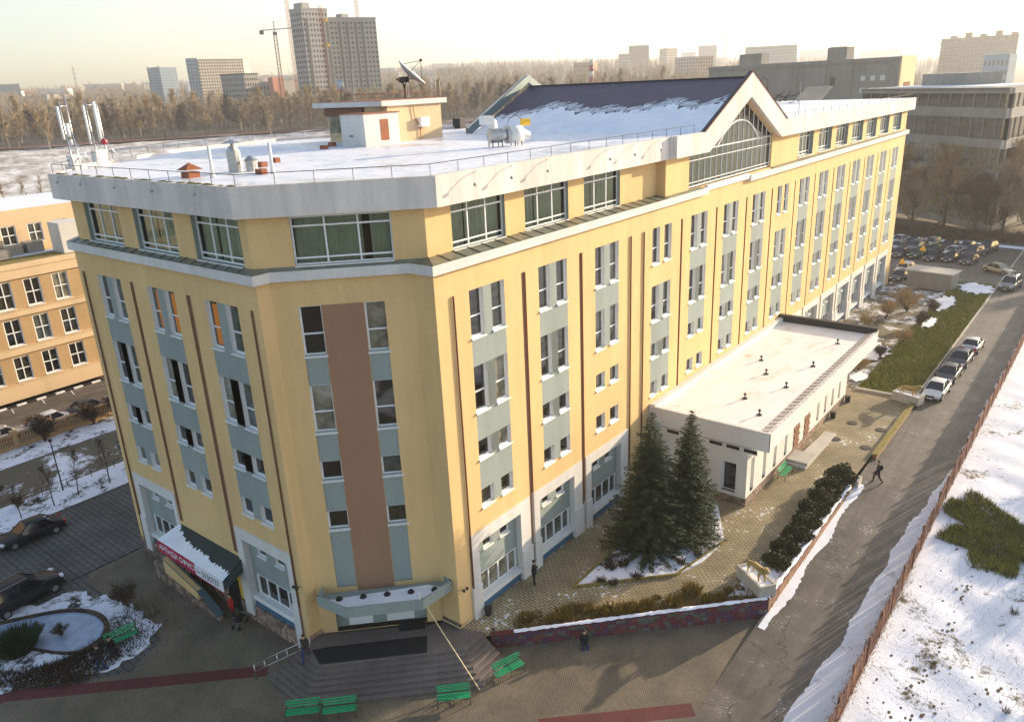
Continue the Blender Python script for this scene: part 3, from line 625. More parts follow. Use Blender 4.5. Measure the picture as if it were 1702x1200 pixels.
# west gable parapet (seen from inside as a dark teal slanting face)
m = MB(); gp = [(28.6,26.4),(37.65,30.7),(46.7,26.4),(46.7,27.0),(37.65,31.4),(28.6,27.05)]
n = 6; m.add([(-21.75,a,b_) for a,b_ in gp]+[(-22.2,a,b_) for a,b_ in gp], [(0,1,4,5),(1,2,3,4),(11,10,7,6),(10,9,8,7)]+[((i+1)%n,i,n+i,n+(i+1)%n) for i in range(n)])
obj('gable_parapet', m, 'teal_metal', BLD, fix=True)
cp = MB()
for a, c in (((28.6,27.07),(37.65,31.43)),((37.65,31.43),(46.7,27.02))): cp.tube([(-21.95,*a),(-21.95,*c)], .09, 4)
obj('gable_trim', cp, 'concrete_fascia', BLD)
fp = MB(); fp.add([(.62,29.05,26.6),(.62,37.65,30.78),(.28,37.65,30.78),(.28,29.05,26.6)], [(0,1,2,3)]); fp.add([(.28,29.05,26.45),(.28,37.65,30.25),(.28,37.65,30.77),(.28,29.05,26.62)], [(0,1,2,3)])
obj('gable_back_sheet', fp, 'dark_metal', BLD)
# ---- main entrance: canopy, doors
can = MB(); cpoly = [(-6.0,-4.62),(-5.35,-4.95),(-3.35,-4.45),(-.5,-1.6),(-.45,.30),(-.9,.66)]
cpoly = [(-5.95,-4.1),(-5.55,-4.75),(-3.45,-4.55),(-.52,-1.62),(-.42,.55),(-1.2,.75)]
can.prism(cpoly, 3.68, 3.86); obj('entrance_canopy', can, 'teal_stucco', BLD, label='blue-grey trapezoid canopy over the entrance')
cm = MB()
for a, b_ in zip(cpoly[:-1], cpoly[1:]):
    L_ = math.dist(a,b_); ang = math.atan2(b_[1]-a[1], b_[0]-a[0]); cm.obox(((a[0]+b_[0])/2,(a[1]+b_[1])/2,4.0),(L_+.08,.12,.62),ang)
obj('canopy_rim', cm, 'teal_stucco', BLD)
sn = MB(); sn.prism([(-5.2,-4.3),(-3.5,-4.25),(-.8,-1.55),(-.75,.2),(-1.6,-.1)], 3.86, 3.93); obj('canopy_snow', sn, 'snow', BLD)
for k in range(5):
    lm = MB(); c0 = (-4.75+k*.95, -3.95+k*.93); lm.ball((c0[0],c0[1],4.0), .16, 8, 5, sq=(1,1,.8)); lm.cyl((c0[0],c0[1],3.9),.2,.06,10); obj('canopy_lamp', lm, 'black_rubber', BLD, smooth=True)
et = MB(); Ff.sheet(et, .9, 6.1, 1.15, 3.7, [(1.55,2.95,1.15,3.3),(3.75,5.35,1.15,3.3)], d=-.4); 
for q in ((.9,),(6.1,)):
    u = q[0]; et.quad(Ff.p(u,1.15,0),Ff.p(u,1.15,-.4),Ff.p(u,3.7,-.4),Ff.p(u,3.7,0))
obj('panel', et, 'teal_stucco', BLD, label='recessed entrance wall')
for u0, u1 in ((1.55,2.95),(3.75,5.35)):
    dm = MB(); Ff.box(dm, u0, u1, 1.16, 3.3, -.46, -.42); dr = obj('door', dm, 'white_plastic', BLD, label='white glazed double door')
    dp = MB()
    for k in range(2):
        a = u0+.1+k*(u1-u0)/2; c2 = u0+(k+1)*(u1-u0)/2-.1; Ff.box(dp, a, c2, 1.9, 3.15, -.43, -.405)
    obj('pane', dp, 'window_glass', dr); hm = MB()
    for k in (-.08,.08): hm.tube([Ff.p((u0+u1)/2+k,2.0,-.37),Ff.p((u0+u1)/2+k,2.4,-.37)], .018, 5)
    obj('handle', hm, 'steel', dr)
# wall lamps and a thin yellow gas pipe
for fr, u, z in ((Wr,-6.7,4.6),(Lr,.95,3.6)):
    lm = MB(); q = fr.p(u,z,.02); q2 = fr.p(u,z+.1,.28); lm.tube([q,q2],.03,5); lm.ball(fr.p(u-.12,z+.14,.3),.1,8,5); lm.ball(fr.p(u+.16,z+.14,.3),.1,8,5); obj('wall_lamp', lm, 'iron', BLD, smooth=True)
gp = MB(); gp.tube([(-1.35,.55,3.6),(-1.35,.55,1.5),(-1.32,.5,1.32),(.1,.5,1.3),(.12,1.6,1.3)], .035, 6); obj('gas_pipe', gp, 'cable', BLD, smooth=True)
# ---- side entrance canopy with the banner (hangs on the building, moves with it)
sc = MB(); A = (-19.35,-5.0,4.35); B_ = (-12.35,-5.0,4.35); C_ = (-12.0,-6.75,3.72); D_ = (-19.7,-6.65,3.72)
sc.add([A,B_,C_,D_]+[(p[0],p[1],p[2]-.1) for p in (A,B_,C_,D_)], [(3,2,1,0),(4,5,6,7),(0,1,5,4),(1,2,6,5),(2,3,7,6),(3,0,4,7)])
obj('side_canopy', sc, 'dark_green_sheet', BLD, fix=True, label='dark green canopy over the side entrance')
sn = MB(); rr = random.Random(5); n = 60; top = []; 
for i in range(n+1):
    t = i/n; fx = D_[0]+(C_[0]-D_[0])*t; fy = D_[1]+(C_[1]-D_[1])*t; k = np.interp(t, [0,.08,.3,.6,1],[.93,.75,.52,.42,.34])+rr.uniform(-.07,.07); ax = A[0]+(B_[0]-A[0])*t
    sn.v.append((fx,fy,3.76)); sn.v.append((fx+(ax-fx)*k, fy+(-5.0-fy)*k, 3.76+.63*k))
for i in range(n): sn.f.append((2*i,2*i+2,2*i+3,2*i+1)); sn.mi.append(0)
obj('canopy_snow', sn, 'snow', BLD, label='snow on the green canopy')
for q in (1,2):
    e = MB(); 
    if q == 1: e.add([B_,C_,(C_[0],C_[1],3.05),(B_[0],B_[1],3.5)], [(0,1,2,3),(3,2,1,0)])
    else: e.add([A,D_,(D_[0],D_[1],3.05),(A[0],A[1],3.5)], [(0,1,2,3),(3,2,1,0)])
    obj('canopy_side', e, 'teal_metal', BLD)
bang = math.atan2(C_[1]-D_[1], C_[0]-D_[0]); blen = math.dist(C_[:2], D_[:2])
bf = Frame((D_[0],D_[1],0), bang)
bm_ = MB(); bf.box(bm_, 0, blen*.60, 3.02, 3.78, -.04, .02); ban = obj('banner', bm_, 'banner_red', BLD, label='red rental banner on the canopy edge')
bw = MB(); bf.box(bw, blen*.60, blen, 3.02, 3.78, -.04, .018); obj('banner_end', bw, 'banner_white', ban)
bt = MB(); bf.box(bt, 0, blen, 2.98, 3.04, -.05, .03); obj('banner_edge', bt, 'banner_red', ban)
def text(body, fr, u, z, d, size, mat, parent, sx=1.0, name='lettering'):
    cu = bpy.data.curves.new(name, 'FONT'); cu.body = body; cu.size = size; cu.extrude = .004; cu.resolution_u = 2
    o = bpy.data.objects.new(name+'_src', cu); COL.objects.link(o); dg = bpy.context.evaluated_depsgraph_get(); dg.update()
    me = bpy.data.meshes.new_from_object(o.evaluated_get(dg)); bpy.data.objects.remove(o); me.materials.clear(); me.materials.append(M[mat])
    t = link(name, me, parent); t.matrix_world = Matrix.Translation(fr.p(u,z,d)) @ Matrix.Rotation(fr.a,4,'Z') @ Matrix.Rotation(R(90),4,'X') @ Matrix.Diagonal((sx,1,1,1)); return t
text('АРЕНДА ОФИСОВ', bf, .22, 3.24, .03, .56, 'lettering_white', ban, 1.02)
text('тел.', bf, blen*.615, 3.3, .03, .30, 'lettering_dark', ban); text('2155737', bf, blen*.70, 3.2, .03, .58, 'lettering_dark', ban, .95)
# ramp wall below the side canopy
rw = MB(); Rf = Frame((-21.6,-6.35,0), R(-1)); rw2 = MB()
rw.add([Rf.p(0,-.1,0),Rf.p(7.8,-.1,0),Rf.p(7.8,.25,0),Rf.p(1.9,1.25,0),Rf.p(0,1.25,0)]+[Rf.p(0,-.1,-.3),Rf.p(7.8,-.1,-.3),Rf.p(7.8,.25,-.3),Rf.p(1.9,1.25,-.3),Rf.p(0,1.25,-.3)], [(0,1,2,3,4),(9,8,7,6,5)]+[((i+1)%5,i,5+i,5+(i+1)%5) for i in range(5)])
obj('ramp_wall', rw, 'stone_base', BLD, fix=True)
yl = MB(); yl.add([Rf.p(1.5,1.0,.02),Rf.p(5.6,.62,.02),Rf.p(5.6,1.3,.02),Rf.p(1.5,2.1,.02)]+[Rf.p(1.5,1.0,-.28),Rf.p(5.6,.62,-.28),Rf.p(5.6,1.3,-.28),Rf.p(1.5,2.1,-.28)], [(0,1,2,3),(7,6,5,4),(0,4,5,1),(1,5,6,2),(2,6,7,3),(3,7,4,0)]); obj('ramp_wall', yl, 'yellow_stucco', BLD, fix=True, label='yellow parapet of the side entrance')
cpw = MB(); cpw.add([Rf.p(1.4,2.1,.08),Rf.p(5.7,1.28,.08),Rf.p(7.8,.32,.08),Rf.p(7.8,.32,-.38),Rf.p(5.7,1.28,-.38),Rf.p(1.4,2.1,-.38)],[(0,1,4,5),(1,2,3,4)]); obj('ramp_coping', cpw, 'teal_metal', BLD)
yb = MB(); yb.box((-12.9,-5.12,1.2),(-12.55,-5.0,3.6)); Wr.box(yb,-18.9,-13.1,1.15,3.5,.0,.01); obj('wall', yb, 'bright_yellow', BLD, label='bright yellow wall under the green canopy')
sd = MB(); Wr.box(sd, -14.6, -13.3, .05, 2.4, .02, .06); obj('door', sd, 'dark_metal', BLD, label='dark side entrance door')
# roof-edge railing and small fittings fixed to the fascia
rl = MB(); rpath = [(-28.2,-3.1),(-26.0,-5.2),(-6.5,-5.2),(-.15,1.15),(-.15,24.7),(-.15,29)]
def rail_run(mb, pts, z, h=.55, step=1.9, r=.018):
    for a, b_ in zip(pts[:-1], pts[1:]):
        L_ = math.dist(a,b_); k = max(1, round(L_/step)); mb.tube([(*a,z+h),(*b_,z+h)], r, 4)
        for i in range(k+1):
            t = i/k; x, yv = a[0]+(b_[0]-a[0])*t, a[1]+(b_[1]-a[1])*t; mb.tube([(x,yv,z-.05),(x,yv,z+h)], r, 4)
rail_run(rl, rpath, RZ+.05); rail_run(rl, [(.2,46.5),(.2,94.2)], RZ+.05, .45, 2.6); rail_run(rl, [(-28.2,-3.1),(-35.4,8.4),(-37,18.8),(-30.6,32.8)], RZ+.3, .55, 2.4)
obj('roof_railing', rl, 'iron', BLD)
for yv in (3.4,6.3,9.5,16,19,22.5):
    sp = MB(); sp.tube([(.05,yv+.9,26.55),(.35,yv+.4,26.5),(.62,yv,26.05)], .022, 4); sp.ball((.64,yv,26.0), .09, 8, 5); obj('spotlight', sp, 'galvanised', BLD)
for xv in (-24.5,-21.5,-17.5,-13.5,-9.5):
    sp = MB(); sp.tube([(xv,-5.45,26.6),(xv+.2,-5.7,26.45),(xv+.5,-5.85,26.3)], .022, 4); sp.ball((xv+.52,-5.88,26.26), .09, 8, 5); obj('spotlight', sp, 'galvanised', BLD)
# snow heaps along the roof edge joint
sh = MB(); sh2 = random.Random(11)
for i in range(60):
    x = -25+i*.31
    if sh2.random() < .5: sh.ball((x+sh2.uniform(-.1,.1),-5.25,26.64), sh2.uniform(.08,.2), 7, 4, sq=(2,1,.5))
obj('roof_edge_debris', sh, 'moss_stone', BLD, kind='stuff')
# ============================================================ setting: terrain, paved areas, road
def zr(y): return 0.9*min(1, max(0, (y-6)/26))
def sst(a, b, x): t = np.clip((x-a)/(b-a), 0, 1); return t*t*(3-2*t)
def terrain_h(x, y):
    x = np.asarray(x, float); y = np.asarray(y, float)
    dx, dy = x-26, y+25.7; r = np.hypot(dx, dy); th = np.degrees(np.arctan2(dx, dy))     # azimuth from +Y, left is negative
    A = 1-sst(-30, -12, th); A = A*(sst(-150, -110, th)); Bk = sst(-120,-80,th)*(1-sst(20,60,th))
    base = .85*sst(0, 30, y)*sst(-25, -5, x)
    h = base-.10-1.6*(1-sst(100,150,r))*1.0-.5*(1-sst(140,170,r))
    h = h+A*13*sst(300, 400, r)
    H = np.interp(th, [-180,-75,-60,-40,-20,-5,20,180], [20,62,70,95,70,38,30,20])
    h = h+H*np.clip((r-380)/2600, 0, 1.4)**1.0*(.25+.75*Bk)
    return h
def axis(lo, hi, step, far, g=1.09):
    a = list(np.arange(lo, hi+.01, step)); s = step; x = a[-1]
    while x < far: s *= g; x += s; a.append(x)
    s = step; x = a[0]; pre = []
    while x > -far: s *= g; x -= s; pre.append(x)
    return np.array(pre[::-1]+a)
xs = axis(-90, 90, 6, 5200); ys = axis(-60, 240, 6, 5200)
XX, YY = np.meshgrid(xs, ys, indexing='ij'); ZZ = terrain_h(XX, YY)
rs = np.random.RandomState(4); rr_ = np.hypot(XX-26, YY+25.7)
ZZ += rs.uniform(-.5,.5,ZZ.shape)*np.clip((rr_-230)/300, 0, 1)*1.2
nx, ny = len(xs), len(ys)
m = MB(); m.v = [(float(a),float(b),float(c)) for a,b,c in zip(XX.ravel(), YY.ravel(), ZZ.ravel())]
m.f = [(i*ny+j,(i+1)*ny+j,(i+1)*ny+j+1,i*ny+j+1) for i in range(nx-1) for j in range(ny-1)]
def hole(f):
    q = [m.v[i] for i in f]; cx = sum(p[0] for p in q)/4; cy = sum(p[1] for p in q)/4; return False
m.mi = []
for f in m.f:
    q = m.v[f[0]]; r = math.hypot(q[0]-26, q[1]+25.7); th = math.degrees(math.atan2(q[0]-26, q[1]+25.7))
    m.mi.append(1 if (285 < r < 420 and -85 < th < -28) else 0)
struct('ground', m, ['forest_floor','snow_bank'], smooth=True)
def poly_sheet(name, poly, z, mat, label=None, thick=None):
    mb = MB(); zf = z if callable(z) else (lambda x, y: z)
    if thick: mb.prism(poly, (lambda p: zf(p[0],p[1])-thick), (lambda p: zf(p[0],p[1])))
    else: mb.add([(p[0],p[1],zf(p[0],p[1])) for p in poly], [tuple(range(len(poly)))])
    return struct(name, mb, mat, label)
def ragged(poly, amp, step=.35, seed=5):
    r = random.Random(seed); out = []
    for a, b_ in zip(poly, poly[1:]+poly[:1]):
        L_ = math.dist(a,b_); k = max(1,int(L_/step)); nx_, ny_ = (b_[1]-a[1])/L_, -(b_[0]-a[0])/L_
        for i in range(k): t = i/k; o = r.gauss(0,amp)*.6+amp*math.sin(i*.9+a[0]); out.append((a[0]+(b_[0]-a[0])*t+nx_*o, a[1]+(b_[1]-a[1])*t+ny_*o))
    return out
def grid_sheet(name, x0, x1, y0, y1, nx, ny, zf, mat, label=None, amp=0, seed=1, smooth=True):
    mb = MB(); r = random.Random(seed)
    for i in range(nx+1):
        for j in range(ny+1):
            x = x0+(x1-x0)*i/nx; y = y0+(y1-y0)*j/ny; e = 0 if i in (0,nx) or j in (0,ny) else 1
            mb.v.append((x,y,zf(x,y)+e*r.uniform(-amp,amp)))
    mb.f = [(i*(ny+1)+j,(i+1)*(ny+1)+j,(i+1)*(ny+1)+j+1,i*(ny+1)+j+1) for i in range(nx) for j in range(ny)]; mb.mi = [0]*len(mb.f)
    return struct(name, mb, mat, label, smooth=smooth)
poly_sheet('yard', [(-49,-60),(19.2,-60),(19.2,60),(-49,60)], -.03, 'slab')
# plaza of small paving bricks, in front of the stairs
poly_sheet('plaza', [(-19,-60),(60,-60),(60,-22),(13.2,-22),(13.2,12.9),(1.2,1.4),(-26,1.4),(-26,-9),(-24.5,-9.5),(-15.2,-9.5),(-14,-12),(-17.5,-17),(-30,-27)], 0.0, 'plaza_paving')
poly_sheet('plaza', [(-30,-27),(-17.5,-17),(-19,-60),(-60,-60),(-60,-45)], 0.0, 'plaza_paving')
# red brick stripes running at 45 degrees
for a, b_, w in (((-40,-38.2),(-7.6,-7.35),.85),((7.2,-1.6),(13.0,3.9),.9)):
    L_ = math.dist(a,b_); ang = math.atan2(b_[1]-a[1], b_[0]-a[0]); mb = MB(); ca, sa = math.cos(ang), math.sin(ang)
    q = [(0,-w/2),(L_,-w/2),(L_,w/2),(0,w/2)]; mb.add([(a[0]+x*ca-y*sa, a[1]+x*sa+y*ca, .006) for x,y in q], [(0,1,2,3)]); struct('paving_stripe', mb, 'red_paving')
# left yard of large concrete slabs
sl = MB(); sl.box((-.985,-.985,-.05),(.985,.985,.0)); SL = sl.mesh('pavement_slab','slab')
rr = random.Random(2)
for i in range(-5, 1):
    for j in range(-7, 6):
        x, y = -28.2+i*2.0+1, -9.5+j*2+.9
        if x > -26.9 and y < -9: continue
        if -36.9 < x < -26.2 and -17 < y < 3 :
            o = link('pavement_slab', SL, None, (x, y, .012+rr.uniform(-.006,.006)), rr.uniform(-.006,.006)); o['kind'] = 'structure'
# service road, snow strips and verges to the left
poly_sheet('snow_strip', [(-41.5,-60),(-37.0,-60),(-37.0,40),(-41.5,40)], .03, 'garden_snow')
poly_sheet('side_road', [(-49.2,-70),(-41.5,-70),(-41.5,60),(-49.2,60)], .0, 'verge')
poly_sheet('snow_strip', [(-53.2,-70),(-49.2,-70),(-49.2,60),(-53.2,60)], .05, 'garden_snow')
poly_sheet('side_road', [(-65.2,-70),(-53.2,-70),(-53.2,60),(-65.2,60)], .03, 'road_asphalt')
# garden bed round the pond
poly_sheet('garden_bed', ragged([(-30.5,-26.5),(-18.6,-17.4),(-14.9,-12.2),(-15.4,-10.2),(-16.5,-9.1),(-19.5,-9.0),(-22.5,-9.5),(-24.6,-10.5),(-26.0,-14.3),(-28,-17.5),(-34,-25)], .16), .07, 'garden_snow', thick=.09)
WA, WB_2 = (1.62,1.42), (13.3,13.05)
def wtop(t): return .80+.37*min(1,max(0,t))
# terrace along the long facade (behind the retaining wall)
TZ = 1.1
_d = Vector((WB_2[0]-WA[0], WB_2[1]-WA[1])); WL = _d.length; _d /= WL; _n = Vector((-_d.y,_d.x))
poly_sheet('terrace', [(0.02,4.2),(WA[0]+_n.x*2.98,WA[1]+_n.y*2.98),(WB_2[0]+_n.x*3,WB_2[1]+_n.y*3),(13.02,15.3),(13.02,30.2),(13.15,49.6),(0.02,49.6)], TZ, 'terrace_paving')
mb = MB()
for i in range(25):
    t = i/24; o_ = Vector(WA)+_d*WL*t+_n*.2; i_ = Vector(WA)+_d*WL*t+_n*3.02; mb.v += [(o_.x,o_.y,wtop(t)-.09),(i_.x,i_.y,TZ+.002)]
mb.f = [(2*i,2*i+2,2*i+3,2*i+1) for i in range(24)]; mb.mi = [0]*24; mb.add([(WB_2[0]-.1,WB_2[1]-.05,wtop(1)-.09),(13.02,15.4,TZ+.002),(WB_2[0]+_n.x*3,WB_2[1]+_n.y*3,TZ+.002)],[(0,1,2)]); mb.add([(0,.66,1.14),(1.25,1.0,1.0),(WA[0]+_n.x*.2,WA[1]+_n.y*.2,wtop(0)-.09),(WA[0]+_n.x*3.02,WA[1]+_n.y*3.02,TZ+.002)],[(0,1,2,3)]); struct('terrace', mb, 'terrace_paving')
# road with painted-out edges
mb = MB(); yy_ = [-22,-10,6,9,12,16,20,24,28,32,40,60,80,100,128]
for y in yy_: mb.v += [(13.15,y,zr(y)+.004),(19.3,y,zr(y)+.004)]
mb.f = [(2*i,2*i+1,2*i+3,2*i+2) for i in range(len(yy_)-1)]; mb.mi = [0]*len(mb.f); struct('road', mb, 'road_asphalt')
# packed snow along the right edge of the road
mb = MB(); rr = random.Random(8); ys_ = list(np.arange(-20, 120, .3)); 
for y in ys_:
    w = np.interp(y, [-20,2,6,14,22,30,36,60,120],[3.4,2.9,2.2,1.6,1.5,1.1,.5,.45,.3])+rr.gauss(0,.035)+.15*math.sin(y*1.1)*math.sin(y*.37); mb.v += [(19.15-w,y,zr(y)+.010),(19.25,y,zr(y)+.05)]
mb.f = [(2*i,2*i+1,2*i+3,2*i+2) for i in range(len(ys_)-1)]; mb.mi = [0]*len(mb.f); struct('snow_edge', mb, 'road_snow')
mb = MB(); ys_ = list(np.arange(11.6, 31, .22))
for y in ys_:
    w = .38+.14*math.sin(y*.9)+rr.gauss(0,.035); mb.v += [(13.3,y,zr(y)+.03),(13.45+w,y,zr(y)+.010)]
mb.f = [(2*i,2*i+1,2*i+3,2*i+2) for i in range(len(ys_)-1)]; mb.mi = [0]*len(mb.f); struct('snow_edge', mb, 'snow')
# snow field right of the fence, gently uneven
def fieldz(x, y): return zr(y)+.03+.22*math.sin(x*.21+y*.07)*min(1,(x-19.2)/4)+.10*math.sin(x*.9+1.3*y)*math.sin(y*.55)*min(1,(x-19.2)/3)-.02*(x-19.2)*.8
grid_sheet('snow_field', 19.2, 90, -40, 125, 130, 300, fieldz, 'snow_field', amp=.035)
# footprints trodden into the snow
fp = MB(); rr = random.Random(21)
def print_at(x, y, s, a): fp.ball((x,y,fieldz(x,y)-.0), s, 7, 4, sq=(.8,1.4,.12))
for tr in ([(20.3,4),(21.0,8.5),(21.8,13),(22.2,18),(22.4,24),(22.6,30)], [(21.0,8.5),(22.8,11),(24.6,13.6),(26,15)], [(20.2,1),(20.6,3),(21.4,5.5)]):
    for (a,b_) in zip(tr[:-1], tr[1:]):
        k = int(math.dist(a,b_)/.33)
        for i in range(k):
            t = i/k; print_at(a[0]+(b_[0]-a[0])*t+rr.gauss(0,.16), a[1]+(b_[1]-a[1])*t+rr.gauss(0,.1), rr.uniform(.07,.13), 0)
for _ in range(160): print_at(rr.uniform(19.8,30), rr.uniform(0,32), rr.uniform(.05,.11), 0)
tag(obj('footprints', fp, 'weed_dark'), 'trail of dark footprints across the snow field', 'footprints', kind='stuff')
# lawn and back garden
grid_sheet('lawn', 7.95, 13.0, 49.9, 100, 40, 200, lambda x,y: .98+.05*math.sin(x*1.3+y*.5), 'grass_ground', amp=.03)
grid_sheet('back_garden', .05, 7.95, 49.9, 97, 40, 160, lambda x,y: .92+.05*math.sin(x+y*.4), 'snow_earth', amp=.04)
kb = MB(); kb.box((7.9,49.6,.8),(13.1,49.9,1.28)); struct('kerb', kb, 'pale_panel')
kb = MB(); kb.box((13.0,50,.7),(13.16,128,1.08)); struct('kerb', kb, 'pale_panel')
# snow patches on the lawn margin
for k, (cx, cy, a, b_) in enumerate(((8.9,86,1.3,4.5),(10.8,96,2.4,3.5),(6.4,62,1.6,3.2),(9.2,76,.7,2.8),(7.3,53.2,.9,1.4))):
    rr = random.Random(k); pts = [(cx+a*math.cos(t)*rr.uniform(.6,1.15), cy+b_*math.sin(t)*rr.uniform(.6,1.15)) for t in np.linspace(0, 2*math.pi, 26)[:-1]]
    poly_sheet('snow_patch', ragged(pts, .12, .3, k), 1.12+.004*k, 'snow')
# car park and the street behind it
poly_sheet('car_park', [(-60,97),(13.0,100),(13.0,128),(-60,137)], .90, 'road_asphalt')
poly_sheet('street', [(-80,139.5),(60,124.5),(60,130),(-80,146)], .90, 'road_asphalt')
poly_sheet('snow_strip', [(-60,137),(19.3,126.3),(60,123),(60,124.5),(-80,139.5)], .99, 'snow')
poly_sheet('snow_strip', [(-80,146.5),(60,130.5),(60,131.5),(-80,147.5)], .95, 'snow_earth')
# pond with ice, dark rim
pp = [(-26.5,-17.6),(-24.3,-13.9),(-22.9,-11.9),(-21.2,-10.9),(-19.4,-10.9),(-18.0,-11.8),(-17.9,-13.0),(-19.0,-13.9),(-21.4,-14.9),(-23.2,-16.8),(-24.8,-18.6)]
def smooth_poly(p, it=3):
    for _ in range(it):
        q = []
        for a, b_ in zip(p, p[1:]+p[:1]): q += [(a[0]*.75+b_[0]*.25, a[1]*.75+b_[1]*.25), (a[0]*.25+b_[0]*.75, a[1]*.25+b_[1]*.75)]
        p = q
    return p
sp = smooth_poly(pp); poly_sheet('pond', sp, .10, 'ice', label='small frozen pond')
rim = MB(); n = len(sp); cx = sum(p[0] for p in sp)/n; cy = sum(p[1] for p in sp)/n
out = [(p[0]+(p[0]-cx)*.09, p[1]+(p[1]-cy)*.09) for p in sp]
for i in range(n):
    j = (i+1)%n; rim.add([(*sp[i],.08),(*sp[j],.08),(*sp[j],.24),(*sp[i],.24),(*out[i],.05),(*out[j],.05),(*out[j],.24),(*out[i],.24)], [(0,1,2,3),(5,4,7,6),(3,2,6,7)])
struct('pond_rim', rim, 'weed_dark')
# ---- stairs and platform at the main entrance: 7 risers
stair = thing('entrance_stairs', 'broad brown stone stairs with seven treads spreading from the main entrance', 'stairs')
def step_poly(g):
    # g: distance outward from the platform edge; front edge x-y = 1.85+1.414*g, left flight and right flight at 45 degrees to it
    c = 1.85+g*1.414
    xl, yr_ = -6.05-g*.75, .9
    # left flight edge: line through (-6.0,-6.1)->(-4.3,-6.2) rotated; right flight edge runs +Y at x = 1.35+g
    xr = 1.35+g
    ly = -6.15-g*.95
    pts = [(-6.45,-5.12),( -6.1-g*.55, ly+.15),(c+ly, ly),(xr, xr-c),(xr, 1.0),(1.35,1.2),(0,.66),(-.9,.66),(-6.3,-4.4)]
    return pts
H7 = 1.15/7
for k in range(7):
    g = (6-k)*.30; mb = MB(); mb.prism(step_poly(g), k*H7-(.05 if k == 0 else 0), (k+1)*H7-.006*0)
    o = obj('step', mb, 'step_stone', stair)
    ed = MB(); P_ = step_poly(g); 
    for a, b_ in zip(P_[1:4], P_[2:5]): ed.tube([(*a,(k+1)*H7-.02),(*b_,(k+1)*H7-.02)], .022, 4)
    obj('nosing', ed, 'step_stone', o)
def mat_on_platform(pts, label):
    mb = MB(); mb.prism(pts, 1.152, 1.17); return tag(obj('door_mat', mb, 'black_mat'), label, 'mat')
mat_on_platform([(-5.6,-5.6),(-5.15,-4.95),(-1.15,-.95),(-.2,-1.95),(-4.35,-6.05)], 'long black rubber mat laid across the top of the stairs')
mat_on_platform([(-3.45,-.95),(-2.35,.12),(-1.7,-.55),(-2.75,-1.6)], 'small black mat before the right entrance door')
hr = thing('handrail', 'white metal handrail on the left side of the entrance stairs', 'handrail', (-6.5,-6.6,0))
for d in (0, .55):
    q = MB(); q.tube([(-.9-d*.3,-.95-d,.95),(-.9+1.75-d*.3,.95-d*1.0,1.95),(1.05,.9-d,1.9)], .03, 6); obj('rail', q, 'steel', hr, smooth=True)
    q = MB(); q.tube([(-.9-d*.3,-.95-d,.5),(.85-d*.3,.95-d,1.5)], .022, 6); obj('rail', q, 'steel', hr, smooth=True)
    for t in (0, .5, 1):
        x, y = -.9-d*.3+1.75*t, -.95-d+1.9*t; q = MB(); q.tube([(x,y,.0+1.0*t),(x,y,.95+1.0*t)], .028, 6); obj('post', q, 'steel', hr, smooth=True)
# ---- retaining wall of coloured blocks
rwall = thing('retaining_wall', 'low retaining wall of reddish and green-grey blocks with snow on its coping', 'wall')
wa, wb = Vector((*WA,0)), Vector((*WB_2,0)); WL = (wb-wa).length; wf = Frame(wa, math.atan2(wb.y-wa.y, wb.x-wa.x))
def sloped(mb, u0, u1, za, zb, d0, d1):
    k0, k1 = wtop(u0/WL), wtop(u1/WL); q = [wf.p(u0,k0+za,d1),wf.p(u1,k1+za,d1),wf.p(u1,k1+za,d0),wf.p(u0,k0+za,d0),wf.p(u0,k0+zb,d1),wf.p(u1,k1+zb,d1),wf.p(u1,k1+zb,d0),wf.p(u0,k0+zb,d0)]
    mb.add(q, [(3,2,1,0),(4,5,6,7),(0,1,5,4),(1,2,6,5),(2,3,7,6),(3,0,4,7)])
core = MB(); sloped(core, 0, WL, -1.2, -.01, -.34, -.05); core.box((13.05,13.1,-.1),(13.30,30.4,1.16)); obj('core', core, 'groove_brown', rwall)
cp = MB(); sloped(cp, -.03, WL+.03, .0, .07, -.38, .03); cp.box((13.0,13.0,1.17),(13.36,30.4,1.24)); obj('coping', cp, 'red_paving', rwall)
blk = MB(); blk.box((-.5,-.045,-.5),(.5,.02,.5)); BK = blk.mesh('block','wall_blocks')
rr = random.Random(31); u = 0; cnt = 0
for row in range(4):
    u = -.2*(row % 2)
    while u < WL-.05:
        w = rr.choice((.22,.3,.38,.46)); u1 = min(u+w, WL); u0 = max(u, 0)
        if u1-u0 > .08:
            o = link('block', BK, rwall); h = wtop((u0+u1)/2/WL)/4; o.scale = (u1-u0-.025, 1+rr.uniform(-.3,.5), h-.025); wf.put(o, (u0+u1)/2, row*h+h/2, -.03); cnt += 1
        u += w
side = MB(); y = 12.8
for row in range(4):
    y = 13.1
    while y < 30.3:
        w = rr.choice((.24,.32,.42)); z0 = row*.29
        side.box((13.28,y+.012,z0+.012),(13.33+rr.uniform(-.012,.015),min(y+w,30.4)-.012,z0+.278)); y += w
obj('block_facing', side, 'brick_red', rwall, kind='stuff')
sn = MB(); rr = random.Random(6)
def snow_ridge(mb, pts, w, z, h, seed=0):
    r = random.Random(seed); vs = []
    for i, p in enumerate(pts):
        t = Vector(pts[min(i+1,len(pts)-1)])-Vector(pts[max(i-1,0)]); t.normalize(); nrm = Vector((t.y,-t.x)); ww_ = w*r.uniform(.55,1.1); hh = h*r.uniform(.3,1.1)
        for k, (a, b_) in enumerate(((-1,0),(-.5,.9),(.4,1),(1,0))): vs.append((p[0]+nrm.x*ww_*a/2, p[1]+nrm.y*ww_*a/2, (z(i/(len(pts)-1)) if callable(z) else z)+hh*b_))
    mb.add(vs, [(i*4+k,(i+1)*4+k,(i+1)*4+k+1,i*4+k+1) for i in range(len(pts)-1) for k in range(3)])
